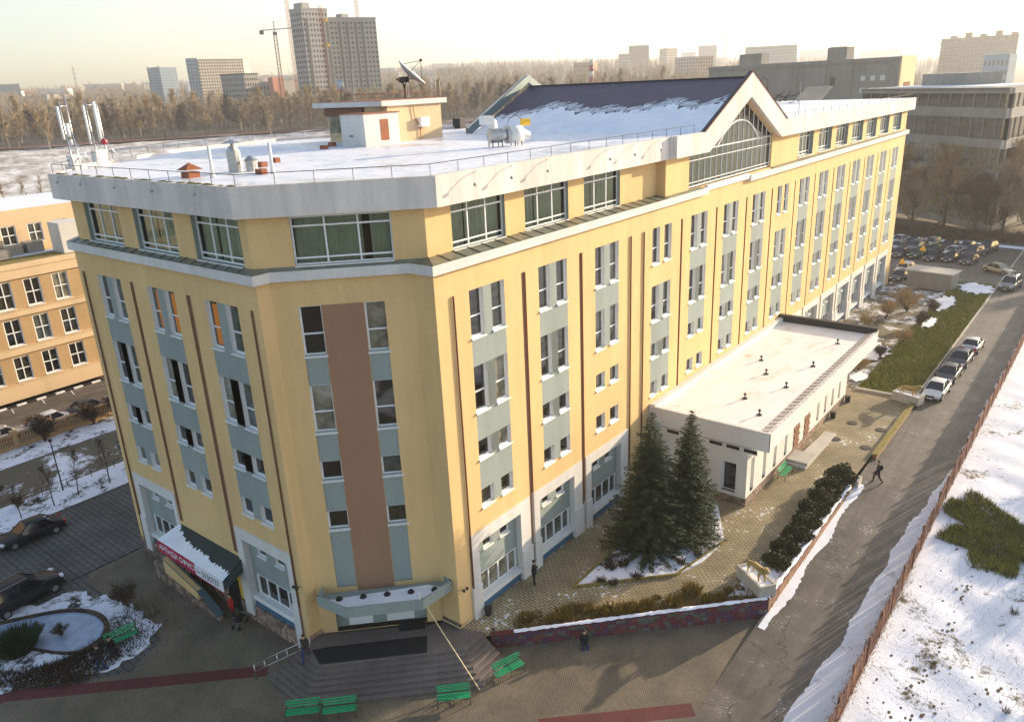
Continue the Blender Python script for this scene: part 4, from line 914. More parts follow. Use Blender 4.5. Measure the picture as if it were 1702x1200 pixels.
snow_ridge(sn, [(wf.p(t*WL,0,-.16).x, wf.p(t*WL,0,-.16).y) for t in np.linspace(.08,1,70)], .36, (lambda q: wtop(.08+.92*q)+.065), .10, 1)
snow_ridge(sn, [(13.17,y) for y in np.linspace(13.2,30.3,70)], .38, 1.235, .11, 2)
obj('coping_snow', sn, 'snow', rwall, smooth=True)
# planter strip behind the wall (earth) and triangular spruce bed
poly_sheet('flower_bed', [(11.2,12.2),(11.4,16),(11.6,30.6),(13.0,30.6),(13.0,13.6)], TZ+.06, 'garden_snow', thick=.07)
poly_sheet('spruce_bed', [(3.15,7.6),(2.95,16.5),(3.2,21.8),(6.2,21.8),(8.6,17.5),(8.4,14.5),(7.7,12.3)], TZ+.07, 'garden_snow', thick=.1)
kb = MB()
for a, b_ in (((3.15,7.6),(2.95,21.9)),((3.15,7.6),(7.7,12.3)),((7.7,12.3),(8.6,17.5))):
    L_ = math.dist(a,b_); kb.obox(((a[0]+b_[0])/2,(a[1]+b_[1])/2,TZ+.07),(L_,.12,.2),math.atan2(b_[1]-a[1],b_[0]-a[0]))
struct('kerb', kb, 'moss_stone')
# second, lower planter wall beside the road
pw2 = thing('planter_wall', 'low mossy planter wall between the terrace and the road', 'wall')
q = MB(); q.box((13.2,35.6,.4),(13.5,49.2,1.28)); obj('facing', q, 'brick_red', pw2); q = MB(); q.box((13.1,35.6,1.28),(13.58,49.2,1.36)); obj('coping', q, 'moss_stone', pw2)
q = MB(); q.box((12.9,30.2,.6),(13.6,31.2,1.42)); pz = tag(obj('wall_pier', q, 'pale_panel'), 'short pale pier at the end of the retaining wall', 'pier')
# manhole rings on the terrace
for i, (x, y) in enumerate(((10.0,41.4),(9.8,37.3),(12.4,41.2),(12.3,37.0))):
    q = MB(); q.cyl((0,0,0), .42, .035, 18); q.cyl((0,0,.03), .33, .012, 18)
    o = obj('manhole_cover', q, 'iron', loc=(x,y,TZ)); tag(o, ['manhole cover far back on the terrace near the annex wall','manhole cover on the terrace nearest the annex ramp','manhole cover beside the mossy planter wall','manhole cover at the near end of the planter wall'][i], 'manhole', 'manhole covers on the terrace')
# ============================================================ low annex with snowy roof
ANX = thing('annex', 'low white single-storey annex with a snow-covered flat roof and dark base', 'building')
AX, AY0, AY1, AZ = 7.9, 22.6, 46.4, 7.2
Af = Frame((AX,0,0), R(90)); Aw = Frame((0,AY0,0), 0.0)
slots = [(23.35,24.0),(25.7,26.35),(27.9,28.5),(30.2,30.8)]; brick = [(32.2,33.5),(34.7,36.0)]; far = [(37.9,38.5),(39.9,40.5),(41.9,42.5),(43.9,44.5)]
hs = [(a,b_,1.95,4.6) for a,b_ in slots]+[(a,b_,1.6,4.9) for a,b_ in brick]+[(a,b_,2.1,4.6) for a,b_ in far]
w = MB(); Af.sheet(w, AY0, AY1, 1.7, 5.75, hs)
wv = (1.0, 2.0); Aw.sheet(w, .02, AX, 1.7, 5.75, [(6.05,7.1,2.0,4.3)]); w.quad((AX,AY1,1.0),(0,AY1,1.0),(0,AY1,5.75),(AX,AY1,5.75))
obj('wall', w, 'annex_white', ANX)
b = MB(); Af.sheet(b, AY0-.03, AY1, .9, 1.72, [], d=.04); Aw.sheet(b, .02, AX+.04, .9, 1.72, [], d=.04); obj('stone_base', b, 'stone_base', ANX)
for (a,c,z0,z1) in hs:
    if (a,c) in brick: continue
    o = link('window', make_window(c-a, z1-z0, .28, frame_w=.05)[0], ANX); Af.put(o, a, z0); pn = MB(); pn.quad((0,.29,0),(c-a,.29,0),(c-a,.29,z1-z0),(0,.29,z1-z0)); link('pane', pn.mesh('pane','window_glass'), o)
o = link('window', make_window(1.05, 2.3, .3, frame_w=.06)[0], ANX); Aw.put(o, 6.05, 2.0); pn = MB(); pn.quad((0,.3,0),(1.05,.3,0),(1.05,.3,2.3),(0,.3,2.3)); link('pane', pn.mesh('pane','car_glass'), o)
# decorative projecting brickwork panels
bm1 = MB(); bm1.box((-.5,-.12,-.5),(.5,.12,.5)); BRK = bm1.mesh('brick','brick_red')
for a, c in brick:
    back = MB(); Af.box(back, a, c, 1.6, 4.9, -.3, -.2); obj('brick_panel', back, 'groove_brown', ANX, label='recessed orange brick panel')
    for r_ in range(11):
        for k in range(3):
            o = link('brick', BRK, ANX); o.scale = (.36,.8,.2); Af.put(o, a+.22+k*.42+(.2 if r_ % 2 else 0), 1.8+r_*.29, -.05)
# deep white fascia, overhanging the long side
fm = MB(); X1, Y0, Y1 = 9.35, AY0-.02, 49.8
for p, q in (((.02,Y0),(X1,Y0)),((X1,Y0),(X1,Y1)),((X1,Y1),(.02,Y1))):
    L_ = math.dist(p,q); ang = math.atan2(q[1]-p[1], q[0]-p[0]); nrm = (math.sin(ang)*-.09, math.cos(ang)*.09)
    fm.obox(((p[0]+q[0])/2+nrm[0],(p[1]+q[1])/2+nrm[1],6.5),(L_-.001*abs(ang),.18,1.4),ang)
obj('fascia', fm, 'annex_white', ANX)
sf = MB(); sf.box((.02,Y0+.18,5.78),(X1-.18,Y1-.18,5.84)); obj('soffit', sf, 'annex_white', ANX)
rf = MB(); rf.box((.02,Y0+.18,6.7),(X1-.2,Y1-.19,6.95)); obj('roof', rf, 'annex_roof_snow', ANX)
pr = MB(); pr.box((.02,Y1-.5,6.95),(X1-.02,Y1-.181,7.55)); pr.box((.02,Y1-.56,7.55),(X1+.04,Y1-.02,7.62)); obj('parapet', pr, 'dark_metal', ANX, label='dark raised parapet at the far end of the annex roof')
cp = MB(); cp.box((X1-.22,Y0-.03,7.2),(X1+.06,Y1,7.25)); cp.box((.02,Y0-.05,7.2),(X1-.22,Y0+.2,7.24)); obj('coping', cp, 'white_stucco', ANX)
yv = Y0+.6
while yv < Y1-.6:
    s = MB(); s.tube([(X1-.85,yv,7.0),(X1-.02,yv-.12,7.26)], .03, 4); obj('coping_seam', s, 'groove_brown', ANX); yv += .78
st = MB(); st.quad((X1-.95,Y0+.2,6.955),(X1-.21,Y0+.2,7.2),(X1-.21,Y1-.5,7.2),(X1-.95,Y1-.5,6.955)); obj('roof_edge_sheet', st, 'annex_white', ANX)
up = MB(); up.box((.02,Y0+.1,6.95),(.5,Y1-.5,7.35)); obj('upstand', up, 'annex_white', ANX)
for k, x in enumerate((1.6,2.95,5.0,6.3,7.6)):
    v = MB(); Aw.box(v, x, x+.95, 5.45, 5.68, .0, .06); obj('vent_grille', v, 'dark_metal', ANX)
    v = MB(); Aw.box(v, x-.05, x+1.0, 5.38, 5.45, .0, .1); obj('vent_sill', v, 'annex_white', ANX)
dp = MB(); dp.tube([(.5,Y0-.1,6.1),(.5,Y0-.12,5.6),(.42,Y0-.1,1.2)], .07, 6); obj('downpipe', dp, 'white_trim', ANX, smooth=True); fn = MB(); fn.box((.15,Y0-.35,5.95),(.85,Y0-.03,6.25)); obj('rain_hopper', fn, 'white_trim', ANX)
# roof vents
VN = [(6.8,27.0),(5.0,30.1),(7.0,36.0),(5.6,39.3),(3.2,34.4),(6.8,43.6),(3.8,45.5)]
v = MB(); v.cyl((0,0,0), .2, .06, 10); v.cyl((0,0,.06), .05, .3, 8); v.cyl((0,0,.34), .13, .14, 8, r2=.05)
vm = v.mesh('roof_vent','iron')
lab = ['vent cowl nearest the front corner of the annex roof','second vent cowl in the middle of the annex roof','vent cowl near the long edge halfway along the annex roof','vent cowl standing past the middle of the annex roof','vent cowl closest to the tall yellow facade','farthest vent cowl by the dark parapet, road side','farthest vent cowl by the dark parapet, facade side']
pts = [(7.3,25.9),(5.2,28.3),(7.0,32.2),(4.6,34.2),(3.0,37.2),(7.2,38.0),(7.1,45.0)]
for (x, y), l in zip(pts, lab): o = link('roof_vent', vm, None, (x,y,6.95)); tag(o, l, 'vent', 'vent cowls on the annex roof')
# ramp by the annex door
rp = thing('access_ramp', 'low concrete access ramp and platform against the annex wall', 'ramp', (8.6,31.2,TZ))
q = MB(); q.box((-.65,-.4,0),(1.0,1.6,.42)); obj('platform', q, 'pale_panel', rp); q = MB(); q.add([(0,1.6,.0),(1.0,1.6,0),(1.0,1.6,.42),(0,1.6,.42),(0,7.2,0),(1.0,7.2,0),(1.0,7.2,.03),(0,7.2,.03)], [(0,1,2,3),(4,7,6,5),(0,3,7,4),(1,5,6,2),(3,2,6,7)]); obj('slope', q, 'pale_panel', rp); q = MB(); q.box((-.65,-.75,0),(1.0,-.41,.2)); obj('step', q, 'pale_panel', rp)
for i, (x, y) in enumerate(((8.25,46.0),(8.25,41.6))):
    q = MB(); q.cyl((0,0,0), .22, .6, 10, r2=.26); o = obj('litter_bin', q, 'black_rubber', loc=(x,y,TZ)); tag(o, ['dark litter bin at the far corner of the annex wall','dark litter bin by the annex wall beside the brick panels'][i], 'bin', 'litter bins on the terrace')
q = MB(); q.cyl((0,0,0), .2, .5, 10, r2=.24); tag(obj('litter_bin', q, 'black_rubber', loc=(.45,2.6,TZ)), 'black litter bin at the foot of the first white pilaster', 'bin', 'litter bins on the terrace')
# ============================================================ vegetation
def grow_tree(seed, h, spread=.35, trunk_r=.16, nlimb=9, twigs=260, tw=.035, up=.75, base=.25, twl=(.5,1.4), sides=5):
    """returns (trunk mesh builder, crown mesh builder): tapered trunk, limbs, fine twig blades"""
    r = random.Random(seed); T = MB(); Cn = MB(); lean = (r.uniform(-.06,.06), r.uniform(-.06,.06))
    tp = [(lean[0]*h*t+r.uniform(-.1,.1)*t, lean[1]*h*t+r.uniform(-.1,.1)*t, h*t) for t in (0,.18,.4,.62,.82,1)]
    T.tube(tp, [trunk_r, trunk_r*.85, trunk_r*.66, trunk_r*.45, trunk_r*.25, trunk_r*.08], sides)
    ends = []
    def P(t):
        k = min(int(t*5), 4); f = t*5-k; a, b_ = Vector(tp[k]), Vector(tp[k+1]); return a.lerp(b_, f)
    for i in range(nlimb):
        t = base+(1-base)*((i+r.random())/nlimb)*.92; p = P(t); az = r.uniform(0, 2*math.pi); L = h*spread*(1.15-t)*r.uniform(.7,1.2)
        d = Vector((math.cos(az)*(1-up*.6), math.sin(az)*(1-up*.6), up)).normalized(); q = [p]
        for s in range(3):
            d = (d+Vector((r.uniform(-.25,.25), r.uniform(-.25,.25), .22))).normalized(); q.append(q[-1]+d*L/3)
        rr0 = trunk_r*.42*(1-t*.6); T.tube(q, [rr0, rr0*.65, rr0*.4, rr0*.12], 4)
        ends += [(q[1],d,L),(q[2],d,L),(q[3],d,L),((q[1]+q[2])/2,d,L)]
        for _ in range(2):
            s0 = q[r.choice((1,2))]; d2 = (d+Vector((r.uniform(-.7,.7), r.uniform(-.7,.7), r.uniform(0,.4)))).normalized(); e = s0+d2*L*.5
            T.tube([s0, (s0+e)/2+Vector((0,0,.05*L)), e], [rr0*.4, rr0*.25, rr0*.08], 3); ends += [(e,d2,L),((s0+e)/2,d2,L)]
    ends += [(P(.8),Vector((0,0,1)),h*.2),(P(.95),Vector((0,0,1)),h*.15)]
    for _ in range(twigs):
        p, d, L = r.choice(ends); d2 = (d*.9+Vector((r.gauss(0,.55), r.gauss(0,.55), r.uniform(.0,.7)))).normalized(); l = r.uniform(*twl)
        p = p+Vector((r.gauss(0,.12),r.gauss(0,.12),r.gauss(0,.12)))*L*.3; e = p+d2*l; s = d2.cross(Vector((r.uniform(-1,1), r.uniform(-1,1), .1)))
        s = (s.normalized() if s.length > 1e-3 else Vector((1,0,0)))*tw*r.uniform(.5,1)
        m_ = (p+e)/2+Vector((r.uniform(-.1,.1), r.uniform(-.1,.1), 0))*l
        Cn.add([p-s, p+s, m_+s*.6, e, m_-s*.6], [(0,1,2,3,4)])
    return T, Cn
def tree_thing(name, label, T, Cn, tm, cm, loc, group=None, cat='tree'):
    t = thing(name, label, cat, loc, group=group); obj('trunk', T, tm, t, smooth=True); obj('crown', Cn, cm, t); return t
def needle_tree(seed, h, rad, label, loc):
    r = random.Random(seed); t = thing('spruce_tree', label, 'tree', loc, group='spruces beside the annex'); T = MB(); T.tube([(0,0,0),(.03,0,h*.5),(0,.02,h)], [.17,.10,.015], 7)
    Cn = MB(); nl = int(h*4.4)
    for k in range(nl):
        t_ = k/nl; z = .25+h*.985*t_**.96; R_ = rad*(1-t_)**.85*(1+.12*math.sin(k*1.7))+.10; nb = max(5, int(15*(1-t_)+5))
        for b in range(nb):
            az = 2*math.pi*(b+r.random()*.8)/nb+k*.5; L = R_*r.uniform(.70,1.14); droop = -.16-.14*(1-t_); d = Vector((math.cos(az), math.sin(az), droop*.7+.30*t_))
            p0 = Vector((0,0,z)); pts = [p0, p0+d*L*.5, p0+Vector((d.x*L, d.y*L, d.z*L*.75+.08*L))]
            if b % 2 == 0: T.tube(pts, [.03*(1-t_)+.012, .02, .006], 3)
            n = max(4, int(L*15)); side = Vector((-d.y, d.x, 0)).normalized()
            for q in range(n):
                s = (q+.5)/n; c = pts[0].lerp(pts[1], s*2) if s < .5 else pts[1].lerp(pts[2], s*2-1)
                sp = (.34*(1-s*.75)+.07)*min(1, L*.9)+.05
                for sg in (-1,1):
                    dr = (side*sg*r.uniform(.6,1.1)+Vector((d.x,d.y,0))*r.uniform(.35,.9)+Vector((0,0,r.uniform(-.45,.18)))).normalized()
                    l = sp*r.uniform(.7,1.25); wv_ = dr.cross(Vector((r.uniform(-.3,.3),r.uniform(-.3,.3),1))).normalized()*r.uniform(.035,.07); a = c+Vector((0,0,r.uniform(-.05,.05)))
                    Cn.add([a-wv_*.4, a+dr*l*.45-wv_, a+dr*l, a+dr*l*.5+wv_], [(0,1,2,3)])
                if r.random() < .5:
                    up_ = Vector((d.x*.5,d.y*.5,r.uniform(-.8,.5))).normalized(); l = sp*.6; wv_ = side*.04; Cn.add([c-wv_, c+up_*l, c+wv_], [(0,1,2)])
    obj('trunk', T, 'bark', t, smooth=True); obj('crown', Cn, 'spruce_needles', t); return t
needle_tree(5, 9.7, 2.75, 'dark spruce nearer the yellow facade, left of the pair', (4.75,14.3,TZ))
needle_tree(9, 9.4, 2.15, 'dark spruce nearer the annex, right of the pair', (6.35,16.6,TZ))
def leaf_ball(seed, rx, rz, n, size=.09, core=None):
    r = random.Random(seed); m = MB()
    for _ in range(n):
        th, cz = r.uniform(0, 2*math.pi), r.uniform(-.35,1); ss = math.sqrt(1-cz*cz); bump = 1+.16*math.sin(th*3+seed)+.12*math.sin(cz*7+th*2)
        k = bump*r.uniform(.72,1.04); c = Vector((rx*ss*math.cos(th)*k, rx*ss*math.sin(th)*k, rz*.42+rz*.58*cz*k))
        a = Vector((r.gauss(0,1),r.gauss(0,1),r.gauss(0,1))).normalized(); b_ = a.cross(Vector((r.gauss(0,1),r.gauss(0,1),r.gauss(0,1)))).normalized(); s = size*r.uniform(.6,1.3)
        m.add([c-a*s, c+b_*s*.6, c+a*s, c-b_*s*.6], [(0,1,2,3)])
    return m
hedges = [((12.45,30.0),1.05,1.35,'round dark shrub at the end of the retaining wall'),((12.3,27.9),.95,1.2,'round dark shrub, second from the wall pier'),((12.4,26.0),.95,1.15,'dark shrub in the row behind the roadside wall, third from the pier'),((12.3,24.0),.95,1.1,'dark shrub in the middle of the roadside row'),((12.35,22.2),.9,1.05,'dark shrub just nearer than the middle of the roadside row'),((12.4,20.4),.9,1.05,'loose dark shrub behind the roadside wall, third from the lion'),((12.35,18.6),.85,1.0,'loose dark shrub behind the roadside wall, second from the lion'),((12.45,16.9),.8,.9,'last dark shrub of the roadside row, right beside the lion')]
for i, ((x,y),rx,rz,l) in enumerate(hedges):
    t = thing('round_shrub', l, 'shrub', (x,y,TZ), group='dark shrubs behind the roadside wall'); obj('foliage', leaf_ball(i+3, rx, rz, 2600, .085), 'hedge_leaves', t)
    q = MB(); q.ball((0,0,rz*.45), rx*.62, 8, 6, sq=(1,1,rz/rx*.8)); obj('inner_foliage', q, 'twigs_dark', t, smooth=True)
    q = MB(); q.tube([(0,0,0),(0,0,rz*.4)],[.06,.03],5); obj('stem', q, 'bark', t)
def spiky(seed, rx, h, n, w=.02):
    r = random.Random(seed); m = MB()
    for _ in range(n):
        a = r.uniform(0, 2*math.pi); q = r.random()**.6*rx*.55; p = Vector((q*math.cos(a), q*math.sin(a), 0)); d = Vector((math.cos(a)*r.uniform(.1,.9), math.sin(a)*r.uniform(.1,.9), 1)).normalized()
        l = h*r.uniform(.45,1.1); s = d.cross(Vector((r.uniform(-1,1),r.uniform(-1,1),0))).normalized()*w; e = p+d*l
        m.add([p-s, p+s, p+d*l*.6+s*.9, e, p+d*l*.6-s*.9], [(0,1,2,3,4)])
    return m
SPK = [spiky(i, .8, .62, 300, .022).mesh('foliage','juniper') for i in range(4)]
rr = random.Random(12); spots = []
for k in range(19):
    t = .13+.80*k/18; p = wf.p(t*WL, TZ, -.72-rr.uniform(0,1.0)); spots.append((p.x, p.y, rr.uniform(.45,1.1), wtop(t)-.06))
words = ['nearest the stairs','second from the stairs','third from the stairs','fourth from the stairs','fifth from the stairs','sixth from the stairs','seventh from the stairs','eighth from the stairs','ninth from the stairs','in the middle of the bed','nine before the lion','eighth before the lion','seventh before the lion','sixth before the lion','fifth before the lion','fourth before the lion','third before the lion','second before the lion','right before the lion planter']
for k, (x, y, s, z) in enumerate(spots):
    s *= .9
    t = thing('golden_shrub', 'spiky golden shrub above the block wall, '+words[k], 'shrub', (x,y,z), rr.uniform(0,6), 'golden shrubs in the bed above the wall'); t.scale = (s*1.15,s*1.15,s)
    link('foliage', SPK[k%4], t)
t = thing('shrub_strip','low brown ground cover along the top of the retaining wall','ground cover',(0,0,0)); t['kind'] = 'stuff'; m = MB()
for _ in range(2600):
    u = rr.uniform(.08,.97)*WL; p = wf.p(u, wtop(u/WL)-.07, -.42-rr.random()**1.4*.8); a = rr.uniform(0,6.28); l = rr.uniform(.12,.34); s = Vector((math.cos(a),math.sin(a),0))*.03; e = p+Vector((rr.uniform(-.2,.2),rr.uniform(-.2,.2),l)); m.add([p-s,p+s,e],[(0,1,2)])
o = obj('leaves', m, 'juniper', t)
# dead plants in the spruce bed
wd = [spiky(20+i, .4, .42, 90, .02).mesh('foliage','weed_dark') for i in range(2)]
for k, (x,y,l) in enumerate(((4.3,9.0,'small dead plant near the tip of the triangular snowy bed'),(5.0,9.2,'dead plant close to the front edge of the triangular bed'),(5.9,10.6,'dead plant beside the lower kerb of the triangular bed'),(4.0,10.6,'dark clump of dead stems in the triangular bed, facade side'),(4.5,11.3,'dark dead clump just under the left spruce'),(7.4,13.6,'dry plant under the right spruce by the kerb'),(7.9,15.0,'dry plant at the annex end of the spruce bed'))):
    t = thing('dead_plant', l, 'plant', (x,y,TZ+.07), k, 'dead plants in the spruce bed'); t.scale = (1.4,1.4,1.2) if k in (3,4) else (1,1,1); link('foliage', wd[k%2], t)
# grass blades on the lawn, dry grass along the fence and in the near corner
def blades(n, f, hmin, hmax, w, seed, lean=.5):
    r = random.Random(seed); m = MB()
    for _ in range(n):
        x, y, z = f(r); a = r.uniform(0, 6.28); h = r.uniform(hmin,hmax); s = Vector((math.cos(a),math.sin(a),0))*w; p = Vector((x,y,z)); e = p+Vector((r.gauss(0,lean)*h, r.gauss(0,lean)*h, h)); m.add([p-s,p+s,e],[(0,1,2)])
    return m
def lawnspot(r):
    while True:
        x, y = r.uniform(7.9,13.0), r.uniform(50,98)
        if all(((x-a)/c)**2+((y-b_)/d)**2 > 1 for a,b_,c,d in ((8.9,86,1.3,4.5),(10.8,96,2.4,3.5),(9.2,76,.7,2.8),(7.3,53.2,.9,1.4))): return (x,y,.98)
tag(obj('grass', blades(26000, lawnspot, .12, .34, .05, 3), 'grass_blades'), 'green winter grass on the narrow lawn beside the road', 'grass', kind='stuff')
def dryspot(r):
    c = r.choice(((16.3,1.2,.6),(17.2,2.3,.5),(15.4,.3,.7),(14.4,-.6,.5),(18.3,3.0,.5),(17.8,1.0,.8),(19.3,4.2,.4),(16.8,.2,.8),(12.9,-1.2,.5),(19.0,2.0,.7)))
    x, y = c[0]+r.gauss(0,.30), c[1]+r.gauss(0,.30); return (x, y, .02)
tag(obj('dry_grass', blades(2600, dryspot, .5, 1.7, .016, 4, .28), 'dry_grass'), 'tall dry golden grass at the near end of the road', 'grass', kind='stuff')
tag(obj('dry_grass', blades(9000, lambda r: (19.05+r.gauss(0,.22), r.uniform(3,110), zr(20)), .08, .3, .02, 5), 'dry_grass'), 'strip of short dry grass along the foot of the long fence', 'grass', kind='stuff')
def fieldspot(r):
    y = r.uniform(0,30); x = r.uniform(20,31); return (x,y,fieldz(x,y))
tag(obj('weeds', blades(2600, fieldspot, .12, .5, .008, 6, .3), 'weed_dark'), 'thin dead weeds sticking out of the snow field', 'weeds', kind='stuff')
def greenspot(r):
    a = r.uniform(0,6.28); q = math.sqrt(r.random())*(1+.28*math.sin(3*a+1)+.2*math.sin(7*a)+.12*math.sin(13*a))+abs(r.gauss(0,.06)); x = 23.4+3.9*q*math.cos(a); y = 28.6+3.3*q*math.sin(a)+(x-22.9)*-.35; x = max(x, 19.5); return (x,y,fieldz(x,y))
tag(obj('weeds', blades(16000, greenspot, .12, .45, .035, 7, .6), 'grass_blades'), 'matted green-brown weeds in the snow beside the fence', 'weeds', kind='stuff')
tag(obj('weeds', blades(9000, greenspot, .1, .4, .03, 17, .6), 'weed_dark'), 'dead brown stems mixed into the green weeds beside the fence', 'weeds', kind='stuff')
def gardenspot(r):
    while True:
        x, y = r.gauss(-17.8,1.6), r.gauss(-14.2,2.2)
        if math.hypot(x+22,y+13) > 3.9 and -19.5 < y and x+y*-.0 < -15.3 and (x+18.6)*.83 < (y+17.0): return (x,y,.07)
tag(obj('bed_plants', blades(5200, gardenspot, .08, .4, .03, 27, .5), 'weed_dark'), 'low dark plants poking through the snow of the garden bed', 'ground cover', kind='stuff')
WB = [spiky(30+i, .5, .7, 60, .014).mesh('stems','weed_dark') for i in range(2)]
for k, (x,y,s,l) in enumerate(((23.2,8.2,.8,'small dark dead bush low in the snow field, nearest the footprints'),(25.6,12.5,.8,'dark dead bush in the middle of the snow field'),(26.5,12.9,.7,'second dark dead bush beside the one in mid field'),(24.6,7.0,.8,'thin dead bush near the bottom of the snow field'),(26.0,7.4,1.0,'thick dead bush at the lower right of the snow field'),(24.9,20.6,1.0,'leaning dead bush standing alone in the upper snow field'),(22.0,5.4,.7,'small dead bush closest to the near end of the fence'),(27.6,15.5,.7,'dead bush at the right edge of the snow field'))):
    t = thing('dead_bush', l, 'bush', (x,y,fieldz(x,y)), k, 'dead bushes in the snow field'); t.scale = (s*.7,)*3; link('stems', WB[k%2], t)
# ---- bare trees
def bush(seed, h, rad, n, tw=.014):
    r = random.Random(seed); T = MB(); m = MB(); tips = []
    for _ in range(7):
        a = r.uniform(0,6.28); e = Vector((math.cos(a)*rad*r.uniform(.3,.8), math.sin(a)*rad*r.uniform(.3,.8), h*r.uniform(.6,.95))); mid = e*.5+Vector((0,0,h*.08)); T.tube([(0,0,0),mid,e],[.035,.022,.008],4); tips += [mid,e,(mid+e)/2]
    for _ in range(n):
        p = r.choice(tips)+Vector((r.gauss(0,.1),r.gauss(0,.1),r.gauss(0,.1)))*rad; d = (Vector((p.x,p.y,h*.4))*.6+Vector((r.gauss(0,.6),r.gauss(0,.6),r.gauss(.3,.5)))).normalized(); l = h*r.uniform(.12,.34); s = d.cross(Vector((r.uniform(-1,1),r.uniform(-1,1),.2))); s = s.normalized()*tw if s.length > .01 else Vector((tw,0,0)); m.add([p-s,p+s,p+d*l],[(0,1,2)])
    return T, m
# young row by the yard
YT = []
for i in range(3):
    T, Cn = grow_tree(50+i, 3.6, .42, .055, 9, 260, .012, .75, .25, (.25,.6), 5); YT.append((T.mesh('trunk','bark',True), Cn.mesh('crown','twigs_dark')))
yl = ['nearest the black sedan','second from the black sedan','third from the black sedan','fourth in the row along the snow strip','fifth in the row along the snow strip','last of the row before the building','hidden partly by the building corner']
for k, (x,y,s) in enumerate(((-38.4,-8.6,.8),(-38.2,-6.2,1.0),(-38.4,-4.2,1.05),(-38.4,-1.6,1.1),(-38.5,.1,1.15),(-38.3,3.0,1.2),(-38.6,4.8,1.0))):
    t = thing('young_tree', 'young bare tree in the snow strip, '+yl[k], 'tree', (x,y,.03), k*1.3, 'young bare trees along the snow strip'); t.scale = (s,)*3; link('trunk', YT[k%3][0], t); link('crown', YT[k%3][1], t)
BU = [bush(70+i, 1.5, .9, 900, .02) for i in range(3)]; BUM = [(a.mesh('stems','bark'), b_.mesh('foliage','twigs_dark')) for a, b_ in BU]
BUG = [(a, (lambda q: q)(b_.copy())) for a, b_ in BUM]
for _, q in BUG: q.materials.clear(); q.materials.append(M['twigs_gold'])
bl = [(-43.2,-8.8,1.5,0,'dark bush by the left edge between the road and the snow strip'),(-40.2,-8.2,1.0,0,'low dark bush behind the black sedan'),(-52.5,-6.6,2.4,0,'large dark bush before the brick fence at the left edge'),(-52.4,-1.2,2.6,0,'broad dark bush in the middle of the brick fence'),(-52.6,3.6,2.4,0,'dark bush on the brick fence close to the building'),(-52.9,6.4,2.6,0,'tall dark bush next to the yellow building corner'),
      (-19.9,-9.2,1.9,0,'bushy dark shrub at the tip of the garden bed'),(-21.6,-14.1,1.0,0,'low brown shrub on the pond islet, left'),(-20.6,-13.0,.8,0,'small brown shrub on the pond islet, right'),
      (5.6,58.5,2.1,1,'golden bare bush behind the annex, nearest its roof corner'),(4.9,63.5,2.2,1,'golden bare bush in the middle of the back garden'),(8.2,66.5,1.9,1,'golden bare bush where the back garden meets the lawn'),(7.5,60.5,1.6,0,'dark bush at the edge of the lawn'),(8.3,74.5,1.9,0,'dark bush beside the snow patch on the lawn edge'),(5.6,80.5,2.9,1,'tall golden bush in front of the grey shed'),(4.2,76.0,2.2,1,'golden bush left of the grey shed'),(8.6,81.5,1.6,0,'low dark bush under the right end of the shed'),(6.6,55.5,1.6,1,'low golden bush beside the far annex wall'),(3.4,70.5,1.8,1,'golden bush close to the far facade'),
      (27.2,29.2,2.2,0,'dead bush at the right edge by the green weeds'),(26.8,40.5,2.6,0,'brown bush tangle beyond the fence, lower'),(27.0,47.0,2.6,0,'brown bush tangle beyond the fence, upper'),(26.4,35.5,2.0,0,'brown bush between the weeds and the tangle')]
for k, (x,y,s,g,l) in enumerate(bl):
    src = (BUG if g else BUM)[k%3]; z = fieldz(x,y) if x > 19 else (.9 if y > 40 else .03)
    t = thing('bare_bush', l, 'bush', (x,y,z), k*.9); t.scale = (s*.8,s*.8,s*.62); link('stems', src[0], t); link('foliage', src[1], t)
# dark round conifer and shrubs in the garden bed
t = thing('dwarf_conifer','dark spiky round dwarf conifer beside the frozen pond','shrub',(-21.3,-15.2,.08)); obj('foliage', spiky(77, 1.5, 1.35, 2600, .03), 'spruce_needles', t); q = MB(); q.tube([(0,0,0),(0,0,.8)],[.08,.03],5); obj('stem', q, 'bark', t)
# ---- forest beyond the embankment: individual bare trees, then a mass
FT = []
for i in range(5):
    h = (15,13,17,12,14)[i]; T, Cn = grow_tree(100+i, h, (.34,.38,.30,.42,.34)[i], .2, 13, 1100, .075, .86, .16, (1.0,2.8), 4)
    FT.append((T.mesh('trunk', 'birch_bark' if i in (0,3) else 'bark'), Cn.mesh('crown', ('twigs','twigs','twigs_gold','twigs','twigs_dark')[i])))
def P_az(th, r): return 26+r*math.sin(R(th)), -25.7+r*math.cos(R(th))
rr = random.Random(99); cnt = 0
order = []
for k in range(278):
    th = -76+60*((k*0.6180339)%1.0); r = rr.choice((405, 425, 450, 480, 520))+rr.uniform(-12,25)
    if th > -24: r = max(r, 430)
    order.append((th, r))
order.sort()
for k, (th, r) in enumerate(order):
    x, y = P_az(th, r); z = float(terrain_h(x,y))-.5; s = rr.uniform(.75,1.2); src = FT[rr.randrange(5)]
    t = thing('forest_tree', 'bare tree in the long woodland belt beyond the snowy embankment', 'tree', (x,y,z), rr.uniform(0,6), 'bare trees of the woodland belt'); t.scale = (s*1.15,s*1.15,s); link('trunk', src[0], t); link('crown', src[1], t)
